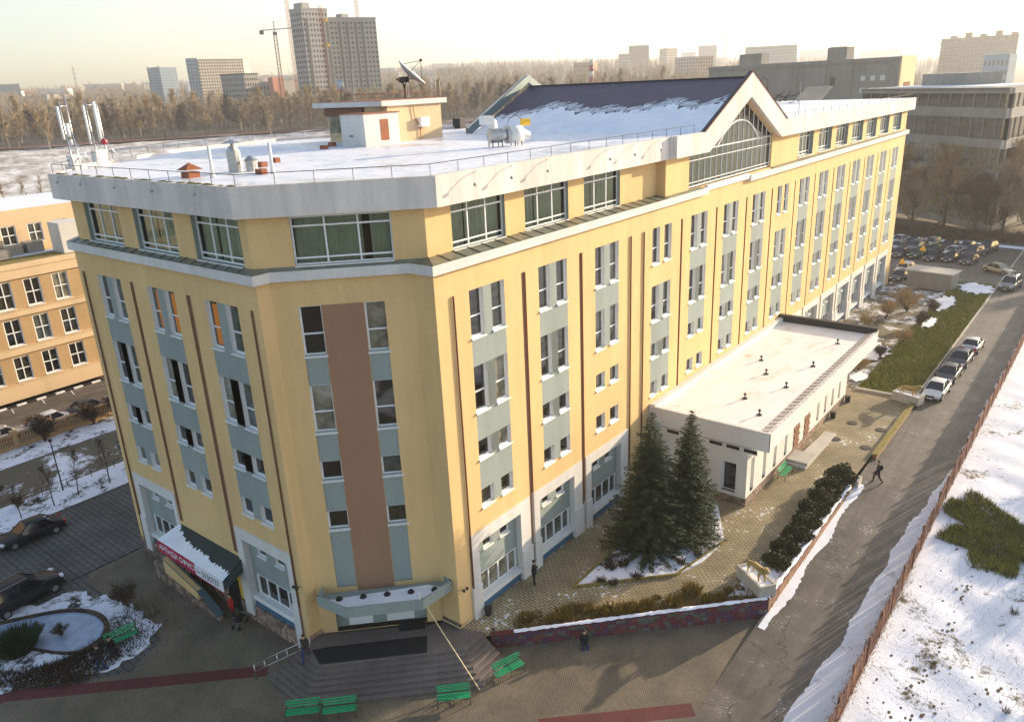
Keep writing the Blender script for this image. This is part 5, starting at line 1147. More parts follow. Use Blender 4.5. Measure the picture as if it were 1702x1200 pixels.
def scatter_stuff(name, label, srcs, pts, mats, seed=1):
    """one real joined mesh made from several tree meshes"""
    vs = []; fs = []; mi = []; off = 0; cache = {}
    for (x,y,z,s,rz,k) in pts:
        for part, me in enumerate(srcs[k]):
            if me.name not in cache:
                v = np.empty(len(me.vertices)*3); me.vertices.foreach_get('co', v); cache[me.name] = (v.reshape(-1,3), [tuple(p.vertices) for p in me.polygons])
            v, f = cache[me.name]; c, s_ = math.cos(rz), math.sin(rz); w = np.stack([(v[:,0]*c-v[:,1]*s_)*s+x, (v[:,0]*s_+v[:,1]*c)*s+y, v[:,2]*s+z], -1)
            vs.append(w); fs += [tuple(i+off for i in q) for q in f]; mi += [part]*len(f); off += len(v)
    me = bpy.data.meshes.new(name); me.from_pydata(np.concatenate(vs).tolist(), [], fs)
    for m_ in mats: me.materials.append(M[m_])
    me.polygons.foreach_set('material_index', mi); o = link(name, me); return tag(o, label, 'trees', kind='stuff')
LT = []
for i in range(4):
    r_ = random.Random(i); T = MB(); h_ = (14,12,16,13)[i]; T.tube([(0,0,0),(.2,.1,h_*.5),(0,.3,h_)],[.22,.14,.03],3); Cn = MB()
    for _ in range(120):
        z_ = h_*(.12+.88*r_.random()); R0 = 3.4*math.sin(min(1,(1.03-z_/h_)*1.5)*math.pi/2)*r_.random()**.6; a_ = r_.uniform(0,6.28); p_ = Vector((R0*math.cos(a_),R0*math.sin(a_),z_)); d_ = Vector((math.cos(a_)*.35+r_.gauss(0,.2),math.sin(a_)*.35+r_.gauss(0,.2),1)).normalized(); s_ = d_.cross(Vector((r_.uniform(-1,1),r_.uniform(-1,1),0))).normalized()*.16; Cn.add([p_-s_,p_+s_,p_+d_*r_.uniform(1.2,3)],[(0,1,2)])
    LT.append((T.mesh('t','bark'), Cn.mesh('c',('twigs','twigs_gold','twigs','twigs_dark')[i])))
pts = []
for _ in range(4200):
    th = rr.uniform(-80,-8); r = 470+1900*rr.random()**1.6; x, y = P_az(th, r); pts.append((x,y,float(terrain_h(x,y))-.5, rr.uniform(.7,1.1)*(1+.25*(r-540)/1500), rr.uniform(0,6), rr.randrange(4)))
scatter_stuff('far_forest', 'distant brown leafless forest stretching to the skyline', LT, pts, ['bark','twigs'])
# dense trees beyond the street on the right
RT = []
for i in range(4):
    T, Cn = grow_tree(160+i, (11,13,10,12)[i], (.6,.52,.62,.5)[i], .28, 20, 3200, .045, .55, .10, (.8,2.2), 5); RT.append((T.mesh('trunk','bark',True), Cn.mesh('crown', ('twigs','twigs_gold','twigs_dark','twigs')[i])))
rl_ = [(-7,140,1.0,0),(-2,143,1.1,1),(3.5,139,1.0,2),(8,141,1.05,3),(12.5,138,1.1,0),(17,137,1.0,1),(22,138,1.15,2),(27,136,1.0,3),(-4,150,1.2,3),(2,152,1.15,0),(7,149,1.2,1),(13,151,1.25,2),(18,148,1.15,3),(24,150,1.2,0),(-9,155,1.15,2),(0,160,1.2,1),(6,158,1.1,3),(12,161,1.2,0),(20,158,1.2,2),(26,160,1.2,1),(31,147,1.1,2),(33,138,1.0,0),(-13,147,1.1,1),(-14,158,1.1,3)]
for k, (x,y,s,i) in enumerate(rl_):
    t = thing('roadside_tree', ('broad bare brown tree in the front row beyond the car-park street' if y < 145 else 'broad bare brown tree in the second row beyond the car-park street') if y < 155 else 'bare brown tree before the long grey office block', 'tree', (x,y,.7), k*1.7, 'dense bare trees beyond the car-park street, '+('front' if y < 145 else 'second' if y < 155 else 'back')+' row'); t.scale = (s,)*3; link('trunk', RT[i][0], t); link('crown', RT[i][1], t)
hb = MB(); rr = random.Random(44)
tag(obj('undergrowth', blades(16000, lambda r: (r.uniform(-25,45), r.uniform(132,141), .8), .4, 1.6, .05, 8, .5), 'twigs_dark'), 'brown undergrowth along the far side of the street', 'undergrowth', kind='stuff')
# line of young trees with thin trunks on the snowy slope to the left
lt = []
for i in range(3):
    T, Cn = grow_tree(180+i, 9+i, .2, .12, 9, 160, .05, .9, .45, (.6,1.6), 4); lt.append((T.mesh('trunk','bark'), Cn.mesh('crown','twigs')))
for k in range(34):
    th = -74.5+k*1.02+rr.uniform(-.25,.25); r = 262+rr.uniform(-14,14)+k*2.0; x, y = P_az(th, r); t = thing('slope_tree', 'slim bare tree in the line before the snowy embankment', 'tree', (x,y,float(terrain_h(x,y))-.3), k*.7, 'slim bare trees before the snowy embankment'); s = rr.uniform(.85,1.2); t.scale = (s,)*3; link('trunk', lt[k%3][0], t); link('crown', lt[k%3][1], t)
# ============================================================ cars
def car_model(L=4.5, W=1.76, H=1.44, kind='sedan', paint='paint_white', name='parked_car'):
    """front is +Y. body shell lofted from cross-sections, separate greenhouse glass, roof, wheels, lamps"""
    t = thing(name, 'car', 'car'); hl = L/2; hw = W/2
    hood, deck = (.80, .92) if kind == 'sedan' else (.86, .98) if kind == 'hatch' else (1.02, 1.1)
    gc = .20
    # stations along y: (y, half width, z top, z bottom)
    S = [(-hl, .80*hw, deck*.72, .38), (-hl+.10, .93*hw, deck*.93, .26), (-hl+.45, .985*hw, deck, gc), (-hl+1.0, hw, deck+.02, gc), (-.35, hw, hood+.10, gc), (.55, hw, hood+.06, gc), (hl-1.15, hw*.995, hood+.02, gc), (hl-.55, .96*hw, hood-.05, gc), (hl-.15, .86*hw, hood-.17, .24), (hl, .70*hw, hood-.30, .34)]
    m = MB(); ring = 9
    for (y, w, zt, zb) in S:
        prof = [(-w*.93,zb),(-w,zb+.16),(-w*1.005,zb+(zt-zb)*.55),(-w*.965,zt-.07),(-w*.80,zt),(0,zt+.025)]
        prof = prof+[(-a,b_) for a,b_ in prof[-2::-1]]; n = len(prof); m.v += [(x,y,z) for x,z in prof]
    for i in range(len(S)-1):
        for k in range(n-1): m.f.append((i*n+k,(i+1)*n+k,(i+1)*n+k+1,i*n+k+1))
        m.f.append((i*n+n-1,(i+1)*n+n-1,(i+1)*n,i*n))
    m.f.append(tuple(range(n))); m.f.append(tuple(range(len(S)*n-1,(len(S)-1)*n-1,-1))); m.mi = [0]*len(m.f)
    body = obj('body', m, paint, t, smooth=True, fix=True); sub = body.modifiers.new('s','SUBSURF'); sub.levels = sub.render_levels = 1
    # greenhouse
    rb = -hl+(.62 if kind == 'sedan' else .18); rt = -hl+(1.30 if kind == 'sedan' else .55); ft = .30; fb = hl-1.20
    zb = hood+.03; wr = hw*.70; wb_ = hw*.90
    A = [(-wb_,rb,zb),(wb_,rb,zb),(wb_,fb,zb-.03),(-wb_,fb,zb-.03)]; T = [(-wr,rt,H-.05),(wr,rt,H-.05),(wr,ft,H-.04),(-wr,ft,H-.04)]
    def glass(nm, q): g = MB(); g.add(q, [(0,1,2,3)]); obj(nm, g, 'car_glass', t)
    glass('rear_window', [A[0],A[1],T[1],T[0]]); glass('windscreen', [A[3],T[3],T[2],A[2]]); glass('side_window', [A[1],A[2],T[2],T[1]]); glass('side_window', [A[0],T[0],T[3],A[3]])
    rf = MB(); rf.v = []; 
    for (y, k) in ((rt-.04,.98),(rt+.25,1.0),((rt+ft)/2,1.0),(ft-.2,1.0),(ft+.05,.98)):
        z = H-(.04 if k < 1 else 0); rf.v += [(-wr*1.03*k,y,H-.07),(-wr*.8,y,z-.005),(0,y,z+.015),(wr*.8,y,z-.005),(wr*1.03*k,y,H-.07)]
    rf.f = [(i*5+k,(i+1)*5+k,(i+1)*5+k+1,i*5+k+1) for i in range(4) for k in range(4)]; rf.f = [tuple(reversed(f)) for f in rf.f]; rf.mi = [0]*len(rf.f); ro = obj('roof', rf, paint, t, smooth=True, fix=True)
    for a, b_ in zip(A, T): pl = MB(); pl.tube([a, b_], [.05,.04], 5); obj('pillar', pl, paint, t, smooth=True)
    for sx in (-1,1):
        ym = (rt+ft)/2-.1; pl = MB(); pl.tube([(sx*wb_*1.0,ym,zb),(sx*wr*1.0,ym,H-.05)], .035, 5); obj('pillar', pl, paint, t, smooth=True)

    wv_ = MB(); wv_.cyl((0,0,0), .315, .2, 16); wm = wv_.mesh('tyre','black_rubber'); r_ = MB(); r_.cyl((0,0,.195), .2, .012, 12); 
    for k in range(5): a = k*2*math.pi/5; r_.obox((math.cos(a)*.1,math.sin(a)*.1,.21),(.18,.045,.012),a)
    rm = r_.mesh('rim','galvanised')
    for sx in (-1,1):
        for y in (-hl+.82, hl-.86):
            w = link('wheel', wm, t, (sx*(hw-.17),y,.315), (0, R(90)*sx, 0)); link('rim', rm, w)
            ar = MB(); ar.tube([(sx*(hw+.006),y+.39*math.cos(a),.33+.39*math.sin(a)) for a in np.linspace(0,math.pi,9)], .028, 4); obj('wheel_arch', ar, 'black_rubber', t)
    for sx in (-1,1):
        q = MB(); q.obox((sx*hw*.66, hl-.14, hood-.22),(.36,.22,.14),-sx*R(18)); obj('headlight', q, 'headlight', t)
        q = MB(); q.obox((sx*hw*.72, -hl+.05, deck-.2),(.30,.16,.16),sx*R(12)); obj('taillight', q, 'taillight', t)
        q = MB(); q.obox((sx*(hw+.09), fb-.28, zb+.07),(.18,.10,.12),0); obj('mirror', q, paint, t)
    q = MB(); q.obox((0,hl-.02,.52),(.72,.08,.16)); obj('grille', q, 'dark_metal', t)
    q = MB(); q.obox((0,hl+.01,.36),(.50,.03,.11)); obj('number_plate', q, 'plate', t); q = MB(); q.obox((0,-hl-.01,.55),(.50,.03,.11)); obj('number_plate', q, 'plate', t)
    q = MB(); q.obox((0,hl-.08,.30),(W*.84,.16,.12)); q.obox((0,-hl+.08,.33),(W*.86,.16,.12)); obj('bumper', q, 'black_rubber', t)
    if kind == 'suv':
        for sx in (-1,1): q = MB(); q.tube([(sx*wr*.85,rt+.1,H+.01),(sx*wr*.85,rt+.2,H+.07),(sx*wr*.85,ft-.2,H+.07),(sx*wr*.85,ft-.1,H+.01)], .02, 4); obj('roof_rail', q, 'steel', t)
    return t
CARS = {}
def put_car(x, y, z, rz, kind, paint, label, group):
    k = (kind, paint); dims = dict(sedan=(4.5,1.76,1.44), hatch=(4.1,1.72,1.50), suv=(4.8,1.92,1.76))[kind]
    if k not in CARS: CARS[k] = car_model(*dims, kind=kind, paint=paint); o = CARS[k]
    else: o = copy_tree(CARS[k])
    o.location = (x,y,z); o.rotation_euler = (0,0,rz); o['label'] = label; o['group'] = group; return o
S_ = R(180)
g1 = 'cars parked along the roadside lawn'
put_car(14.45,52.7,.9,S_-R(3),'sedan','paint_white','white sedan parked nearest the mossy planter wall', g1)
put_car(14.55,57.9,.9,S_-R(2),'sedan','paint_graphite','dark sedan parked right behind the nearest white car', g1)
put_car(14.7,63.2,.9,S_-R(2),'sedan','paint_navy','dark blue sedan between two other parked cars by the lawn', g1)
put_car(14.9,68.6,.9,-R(2),'sedan','paint_silver','pale silver sedan at the far end of the roadside row', g1)
put_car(14.6,99.0,.9,S_-R(8),'suv','paint_grey','dark off-road car standing alone far up the road', 'cars near the road bend')
put_car(11.9,108.3,.9,R(-118),'sedan','paint_beige','pale beige sedan turned sideways on the grassy corner', 'cars near the road bend')
g2 = 'cars in the far car park'
lot = [(-3.0,114.2,'sedan','paint_graphite','dark car in the near row of the car park, against the building'),(-.6,114.3,'hatch','paint_green','dark green hatchback, second in the near row from the building'),(2.0,113.6,'sedan','paint_navy','navy sedan in the middle of the near car-park row'),(4.6,114.0,'sedan','paint_black','black sedan, second from the open end of the near row'),(7.3,113.3,'sedan','paint_graphite','dark sedan at the open end of the near car-park row'),
 (-4.6,119.6,'sedan','paint_silver','silver car in the middle car-park row, closest to the building'),(-1.8,119.6,'suv','paint_grey','grey tall car, second in the middle car-park row'),(1.2,119.2,'sedan','paint_green','dark green car in the centre of the middle row'),(3.9,118.9,'sedan','paint_white','white sedan in the middle row of the car park'),(6.9,118.6,'suv','paint_graphite','dark tall car at the open end of the middle row'),
 (-5.8,125.1,'sedan','paint_white','white car in the far row, half hidden by the building corner'),(-3.2,125.0,'sedan','paint_navy','dark blue sedan, second in the far car-park row'),(-.4,124.6,'hatch','paint_beige','beige hatchback in the far car-park row'),(2.4,124.2,'sedan','paint_black','black sedan in the middle of the far row'),(5.2,123.9,'sedan','paint_grey','grey sedan, second from the open end of the far row'),(8.2,123.5,'suv','paint_navy','dark car at the open end of the far row, by the street'),(-6.2,115.4,'hatch','paint_red','reddish hatchback mostly hidden behind the building corner')]
for x,y,k,p,l in lot: put_car(x,y,.9,S_-R(12)+rnd.uniform(-.05,.05),k,p,l,g2)
put_car(.9,97.6,.9,S_-R(12),'sedan','paint_graphite','dark sedan parked tight at the end of the long facade', g2)
put_car(.2,102.6,.9,S_-R(12),'hatch','paint_white','white hatchback behind the dark sedan at the facade end', g2)
put_car(-34.5,-9.3,0,S_-R(3),'sedan','paint_black','black sedan on the slab yard by the snow strip, headlight at the left edge','dark cars in the left yard')
put_car(-26.4,-12.9,0.02,R(8),'suv','paint_black','black off-road car with roof rails parked beside the snowy garden bed','dark cars in the left yard')
g3 = 'cars behind the brick fence'
for x,y,p,l in ((-56.4,-3.4,'paint_silver','silver car behind the brick fence at the left edge'),(-56.3,1.2,'paint_white','pale car with snow on it behind the brick fence'),(-56.5,4.9,'paint_graphite','dark car behind the middle of the brick fence'),(-56.6,8.9,'paint_silver','silver car behind the fence next to the yellow building')): put_car(x,y,.03,R(90)*0+R(4),'sedan',p,l,g3)
# ============================================================ benches
def bench_model():
    t = thing('park_bench','green bench','bench'); sm = MB(); sm.box((-.9,-.045,-.015),(.9,.045,.015)); SM = sm.mesh('slat','bench_green')
    for k in range(4): link('slat', SM, t, (0,-.20+k*.12,.44))
    for k in range(3): link('slat', SM, t, (0,.27+k*.035,.58+k*.14), (R(76),0,0))
    for sx in (-1,1):
        q = MB(); q.tube([(sx*.85,-.28,0),(sx*.85,-.24,.42),(sx*.85,.22,.42),(sx*.85,.37,.92)], .028, 5); q.tube([(sx*.85,.34,0),(sx*.85,.22,.42)], .028, 5); q.tube([(sx*.85,-.26,.42),(sx*.85,-.28,.64),(sx*.85,.28,.64)], .02, 5); obj('leg', q, 'iron', t, smooth=True)
    q = MB(); q.tube([(0,-.24,0),(0,-.22,.42),(0,.22,.42),(0,.36,.9)], .02, 5); obj('leg', q, 'iron', t, smooth=True)
    return t
BN = bench_model(); gb = 'green slatted benches'
place(BN, False, (-3.05,-8.3,0), R(45), 'green slatted bench at the foot of the stairs, left one of the touching pair', gb)
place(BN, True, (-1.6,-7.1,0), R(45), 'green slatted bench at the foot of the stairs, right one of the touching pair', gb)
place(BN, True, (2.65,-2.95,0), R(45), 'green slatted bench alone in front of the right half of the stairs', gb)
place(BN, True, (3.75,.35,0), R(72), 'green bench beside the stairs facing away from the block wall', gb)
place(BN, True, (-16.75,-11.1,.02), R(80), 'green bench on the snow between the frozen pond and the plaza', gb)
place(BN, True, (8.65,28.7,TZ), R(-90)+S_*0, 'green bench against the white annex wall near its front corner', gb)
for o in [o for o in COL.objects if o.get('group') == gb]:
    if abs(o.location.x-8.65) < .01: o.rotation_euler = (0,0,R(90))
# cable from the canopy down to the plaza
q = MB(); q.tube([(-1.05,-1.35,4.25),(.3,-1.40,2.85),(3.2,-1.5,.02)], .03, 5); tag(obj('cable', q, 'cable'), 'pale cable stretched from the entrance canopy down to the plaza', 'cable')
q = MB(); q.tube([(-.62,-1.7,3.7),(-.62,-1.7,4.75)], .035, 6); tag(obj('pole', q, 'white_trim'), 'short white pole at the front corner of the entrance canopy', 'pole')
t = thing('path_lamp','small black path lamp at the stair end of the block wall','lamp',(1.75,1.5,.8)); q = MB(); q.cyl((0,0,0),.03,.5,6); obj('post', q, 'iron', t); q = MB(); q.ball((0,0,.56),.09,8,6); obj('lamp_shade', q, 'iron', t)
# ============================================================ long dark fence by the snow field
FN = thing('roadside_fence','long low dark picket fence between the road and the snow field','fence',(19.15,0,0))
pk = MB(); pk.box((-.012,-.045,0),(.012,.045,1.66)); pk.v = [(a,b_,c) for a,b_,c in pk.v]; PKM = pk.mesh('picket','groove_brown'); ps = MB(); ps.box((-.06,-.06,-.2),(.06,.06,1.85)); PSM = ps.mesh('post','groove_brown')
rr = random.Random(77); y = 2.0; cnt = 0; rest = MB()
while y < 112:
    z = zr(y); lean = rr.uniform(-.03,.05); link('post', PSM, FN, (0,y,z), (0,lean,0)); rl3 = MB(); rl3.tube([(0,y,z+.25),(0,y+2.5,zr(y+2.5)+.25)], .025, 4); rl3.tube([(0,y,z+1.45),(0,y+2.5,zr(y+2.5)+1.45)], .025, 4); obj('rail', rl3, 'groove_brown', FN)
    k = 0
    while k*.14 < 2.4:
        yy = y+.1+k*.14; h = rr.uniform(1.6,1.72)
        if cnt < 290: link('picket', PKM, FN, (rr.uniform(-.02,.02),yy,zr(yy)), (0,lean+rr.uniform(-.05,.05),0)); cnt += 1
        else: rest.box((-.012,yy-.035,zr(yy)),(.012,yy+.035,zr(yy)+h))
        k += 1
    y += 2.5
obj('far_pickets', rest, 'groove_brown', FN, kind='stuff')
# brick fence at the left with posts and openwork panels
BF = thing('brick_fence','yellowish brick fence with openwork panels and square posts','fence',(-53.2,0,0))
yy = -13.0
while yy < 14:
    q = MB(); q.box((-.22,-.22,0),(.22,.22,1.75)); q.box((-.27,-.27,1.75),(.27,.27,1.85)); obj('post', q, 'tan_stucco', BF, loc=(0,yy,0))
    q = MB(); q.box((-.12,.22,0),(.12,2.98,.45)); q.box((-.14,.22,1.45),(.14,2.98,1.56)); q.box((-.08,.22,.93),(.08,2.98,1.0)); obj('panel', q, 'tan_stucco', BF, loc=(0,yy,0))
    for k in range(11): q = MB(); q.box((-.06,-.055,.45),(.06,.055,1.45)); obj('baluster', q, 'tan_stucco', BF, loc=(0,yy+.42+k*.235,0))
    yy += 3.2
LF = thing('low_fence','low rusty tube fence in the snow strip left of the yard','fence',(-40.9,0,0))
for y in range(-14, 6, 2): q = MB(); q.tube([(0,y,0),(0,y,.7)],.03,4); obj('post', q, 'iron', LF)
q = MB(); q.tube([(0,-14,.68),(0,5,.68)],.025,4); obj('rail', q, 'iron', LF)
# lamp post by the row of young trees
t = thing('lamp_post','thin dark lamp post beside the low fence','lamp post',(-40.4,-4.6,0)); q = MB(); q.tube([(0,0,0),(0,0,4.6)],[.07,.04],6); obj('pole', q, 'iron', t); q = MB(); q.ball((0,0,4.65),.16,8,6); obj('lamp_shade', q, 'iron', t)
# shed with pale roof by the car park
SH = thing('garden_shed','long grey-brown shed with a flat pale roof before the car park','shed',(5.5,94.6,.9),R(-8)); q = MB(); q.box((-2.9,-1.2,0),(2.9,1.9,2.35)); obj('wall', q, 'grey_panel', SH); q = MB(); q.box((-3.1,-1.4,2.35),(3.1,2.3,2.5)); obj('roof', q, 'pale_panel', SH)
for i,(x,y) in enumerate(((.4,99.6),(.9,110.6))):
    t = thing('warning_sign',['yellow triangular sign beside the shed','yellow triangular sign among the parked cars'][i],'sign',(x,y,.9),0,'yellow signs in the car park'); q = MB(); q.tube([(0,0,0),(0,0,2.2)],.03,5); obj('post', q, 'galvanised', t); q = MB(); q.add([(-.5,-.04,1.9),(.5,-.04,1.9),(0,-.04,2.8),(-.5,.04,1.9),(.5,.04,1.9),(0,.04,2.8)],[(0,1,2),(5,4,3),(0,3,4,1),(1,4,5,2),(2,5,3,0)]); obj('plate', q, 'yellow_sign', t)
# ============================================================ lions on planters
def skin_mesh(name, verts, edges, radii, mats, sub=1, root=0, assign=None):
    me = bpy.data.meshes.new(name); me.from_pydata(verts, edges, []); o = bpy.data.objects.new(name, me); COL.objects.link(o)
    md = o.modifiers.new('skin','SKIN'); sl_ = me.skin_vertices[0].data if me.skin_vertices else None
    if sl_ is None: return None
    for i, r in enumerate(radii): sl_[i].radius = (r, r) if not isinstance(r, tuple) else r; sl_[i].use_root = (i == root)
    md.use_smooth_shade = True; s = o.modifiers.new('sub','SUBSURF'); s.levels = s.render_levels = sub
    dg = bpy.context.evaluated_depsgraph_get(); dg.update(); out = bpy.data.meshes.new_from_object(o.evaluated_get(dg)); bpy.data.objects.remove(o)
    out.materials.clear()
    for m_ in mats: out.materials.append(M[m_])
    for p in out.polygons:
        p.use_smooth = True
        if assign: p.material_index = assign(p.center)
    return out
lv = [(0,0,.62),(.35,0,.64),(.62,0,.68),(.82,0,.86),(1.0,0,.93),(1.16,0,.86),(-.38,0,.60),(-.62,0,.62),  # spine, neck, head, muzzle, hips
      (.55,.14,.50),(.58,.15,.25),(.62,.15,.04),(.70,.15,.02),(.48,-.14,.50),(.42,-.15,.25),(.46,-.15,.04),(.54,-.15,.02),
      (-.52,.14,.42),(-.44,.15,.30),(-.56,.15,.18),(-.50,.15,.03),(-.42,.15,.02),(-.60,-.14,.42),(-.52,-.15,.30),(-.66,-.15,.18),(-.62,-.15,.03),(-.54,-.15,.02),(-.80,0,.55),(-.92,0,.35),(-.98,0,.2)]
le = [(0,1),(1,2),(2,3),(3,4),(4,5),(0,6),(6,7),(2,8),(8,9),(9,10),(10,11),(2,12),(12,13),(13,14),(14,15),(7,16),(16,17),(17,18),(18,19),(19,20),(7,21),(21,22),(22,23),(23,24),(24,25),(7,26),(26,27),(27,28)]
lr = [.19,.21,.22,.19,.15,.08,.16,.17,.10,.07,.05,.06,.10,.07,.05,.06,.12,.08,.055,.045,.055,.12,.08,.055,.045,.055,.035,.03,.05]
LION = skin_mesh('body', lv, le, lr, ['lion_bronze'])
def lion(x, y, z, rz, lab1, lab2):
    t = thing('stone_planter', lab1, 'planter', (x,y,z), rz, 'white planters carrying lion statues'); q = MB(); a, b_, h = 1.25, .55, .85
    for s in ((-a,-b_,-a+.12,b_),(a-.12,-b_,a,b_),(-a+.12,-b_,a-.12,-b_+.12),(-a+.12,b_-.12,a-.12,b_)): q.box((s[0],s[1],0),(s[2],s[3],h))
    obj('box', q, 'stone_pale', t); q = MB(); q.box((-a+.12,-b_+.12,0),(a-.12,b_-.12,h-.1)); obj('snow_fill', q, 'snow', t)
    l = thing('lion_statue', lab2, 'statue', (x,y,z+h-.1), rz, 'lion statues by the road'); l.scale = (1.05,)*3; link('body', LION, l)
    q = MB(); r = random.Random(4)
    for k in range(60): a2 = r.uniform(0,6.28); b2 = r.uniform(-1,1); q.ball((.78+.10*math.cos(a2)*1.2+.1*b2,.16*math.sin(a2),.84+.17*math.cos(a2)), r.uniform(.05,.08), 6, 4)
    obj('mane', q, 'lion_bronze', l, smooth=True)
lion(12.15,14.0,TZ+.05,R(-35),'pale stone planter box with snow at the bend of the retaining wall','weathered bronze lion standing on the planter at the wall bend')
lion(12.75,49.0,TZ,R(-15),'pale stone planter box beside the parked white car','weathered lion statue on the planter near the parked white sedan')
# ============================================================ people
def person(label, loc, rz, pose='stand', top='cloth_black', legs='cloth_black', hood=False, h=1.72, cat_group=None, backpack=False, arm='down'):
    k = h/1.75; V = []; E_ = []; Rr = []
    def v(p, r): V.append((p[0]*k,p[1]*k,p[2]*k)); Rr.append(r*k*(1.25 if r > .03 else 1)); return len(V)-1
    sit = pose == 'sit'; zp = .50 if sit else .95; lean = .10 if sit else .02
    pel = v((0,0,zp),.135); wa_ = v((0,lean*.4,zp+.20),.13); ch = v((0,lean*.8,zp+.40),.15); ne = v((0,lean,zp+.55),.06); hb_ = v((0,lean+.02,zp+.64),.075); hd = v((0,lean+.03,zp+.74),.09); ht = v((0,lean+.02,zp+.81),.07)
    E_ += [(pel,wa_),(wa_,ch),(ch,ne),(ne,hb_),(hb_,hd),(hd,ht)]
    for s in (-1,1):
        st = (.32*s if pose == 'walk' else 0)
        if sit: kn, an, ft = (.13*s,.46,zp-.02), (.14*s,.50,.09), (.14*s,.66,.05)
        else: kn, an, ft = (.10*s,st*.55+(.08 if pose == 'walk' else .02),.50), (.11*s,st-(.06 if pose == 'walk' else 0),.09+(.05 if pose == 'walk' and s < 0 else 0)), (.12*s,st+.13,.05)
        a = v((.09*s,0,zp-.06),.10); b_ = v(kn,.068); c = v(an,.045); d = v(ft,.04); E_.extend([(pel,a),(a,b_),(b_,c),(c,d)])
        sh = v((.19*s,lean*.8,zp+.46),.07)
        if arm == 'phone' and s > 0: el, wr_, hd_ = (.27,.10,zp+.24), (.14,.26,zp+.48), (.10,.20,zp+.60)
        elif sit: el, wr_, hd_ = (.26*s,.12,zp+.22), (.14*s,.34,zp+.14), (.10*s,.42,zp+.13)
        elif pose == 'walk': el, wr_, hd_ = (.25*s,-.14*s,zp+.20), (.25*s,-.22*s+.12,zp-.02), (.25*s,-.22*s+.18,zp-.10)
        else: el, wr_, hd_ = (.25*s,-.02,zp+.20), (.24*s,.08,zp-.04), (.23*s,.11,zp-.13)
        e = v(el,.05); w = v(wr_,.038); hn = v(hd_,.036); E_.extend([(ch,sh),(sh,e),(e,w),(w,hn)])
        dv = Vector(hd_)-Vector(wr_); dv.normalize(); sd_ = dv.cross(Vector((0,1,.2))).normalized()
        for f, (o, l) in enumerate(((-.033,.055),(-.011,.07),(.011,.075),(.033,.06))):
            p1 = Vector(hd_)+sd_*o+dv*.03; p2 = p1+dv*l*.6; p3 = p2+(dv*.6+Vector((0,.7,0))).normalized()*l*.4; i1 = v(p1,.011); i2 = v(p2,.010); i3 = v(p3,.008); E_.extend([(hn,i1),(i1,i2),(i2,i3)])
        q1 = Vector(wr_)+dv*.03+Vector((0,.03,0)); q2 = q1+(dv*.5+Vector((0,.8,0))).normalized()*.05; j1 = v(q1,.012); j2 = v(q2,.010); E_.extend([(hn,j1),(j1,j2)])
    zn = (zp+.575)*k; zh = (zp+.02)*k
    def asg(c):
        if c.z > zn: return 2
        if abs(c.x) < .17*k and c.z > zh: return 0
        if abs(c.x) >= .17*k and c.z > .3*k: return 0
        if c.z > zh: return 0
        return 1 if c.z > .10*k else 3
    me = skin_mesh('body', V, E_, Rr, [top, legs, 'skin', 'black_rubber'], 1, pel, asg)
    t = thing('person', label, 'person', loc, rz, cat_group); link('body', me, t)
    hz = (zp+.77)*k; hy = (lean+.02)*k
    q = MB(); q.ball((0,hy-.02*k,hz+.02*k), .105*k, 12, 8, sq=(1,1.05,1.05)); obj('hood' if hood else 'hair', q, top if hood else 'hair_dark', t, smooth=True)
    q = MB(); q.ball((0,hy+.10*k,hz-.03*k), .018*k, 6, 4); q.ball((.105*k,hy,hz-.03*k),.022*k,6,4); q.ball((-.105*k,hy,hz-.03*k),.022*k,6,4); obj('face', q, 'skin', t, smooth=True)
    q = MB(); 
    for s in (-1,1): q.ball((.035*k*s,hy+.088*k,hz+.0), .011*k, 6, 4)
    q.obox((0,hy+.093*k,hz-.065*k),(.045*k,.012*k,.01*k)); obj('eyes', q, 'hair_dark', t)
    # jacket flaring over the hips
    q = MB(); pr_ = [((zp-.10)*k,.20*k,.15*k),((zp+.10)*k,.17*k,.13*k),((zp+.34)*k,.19*k,.135*k),((zp+.50)*k,.15*k,.10*k)]; n = 12
    for z, a, b_ in pr_: q.v += [(a*math.cos(2*math.pi*i/n), lean*k*.5+b_*math.sin(2*math.pi*i/n), z) for i in range(n)]
    q.f = [(j*n+i, j*n+(i+1)%n, (j+1)*n+(i+1)%n, (j+1)*n+i) for j in range(3) for i in range(n)]; q.mi = [0]*len(q.f); obj('jacket', q, top, t, smooth=True)
    if backpack:
        q = MB(); q.ball((0,-.20*k,(zp+.34)*k), .17*k, 10, 6, sq=(.9,.6,1.3)); obj('backpack', q, 'cloth_black', t, smooth=True); q = MB(); q.ball((0,-.30*k,(zp+.50)*k), .05*k, 8, 5); obj('backpack_patch', q, 'headlight', t)
    return t
person('person in a long black hooded coat standing by the first white pilaster', (.95,6.45,TZ), R(-60), top='cloth_black', hood=True, arm='phone')
person('person in black with a backpack striding across the road', (14.55,31.8,.87), R(110), 'walk', 'cloth_black', 'cloth_brown', backpack=True, h=1.8)
person('person in dark clothes sitting low against the block wall', (5.75,4.75,-.22), R(-135), 'sit', 'cloth_black', 'cloth_blue', hood=True)
person('person in a dark jacket and blue trousers stepping down by the handrail', (-5.45,-6.1,.90), R(-150), 'walk', 'cloth_brown', 'cloth_blue')
person('person in a bright red jacket at the side entrance', (-13.4,-5.75,0), R(170), 'stand', 'cloth_red', 'cloth_black')
person('person in a black jacket and blue jeans walking past the garden bench', (-15.5,-12.9,0), R(140), 'walk', 'cloth_black', 'cloth_blue')
person('person in black seated just behind the walker by the garden bench', (-16.35,-12.0,.02), R(-80), 'sit', 'cloth_black', 'cloth_black', hood=True)
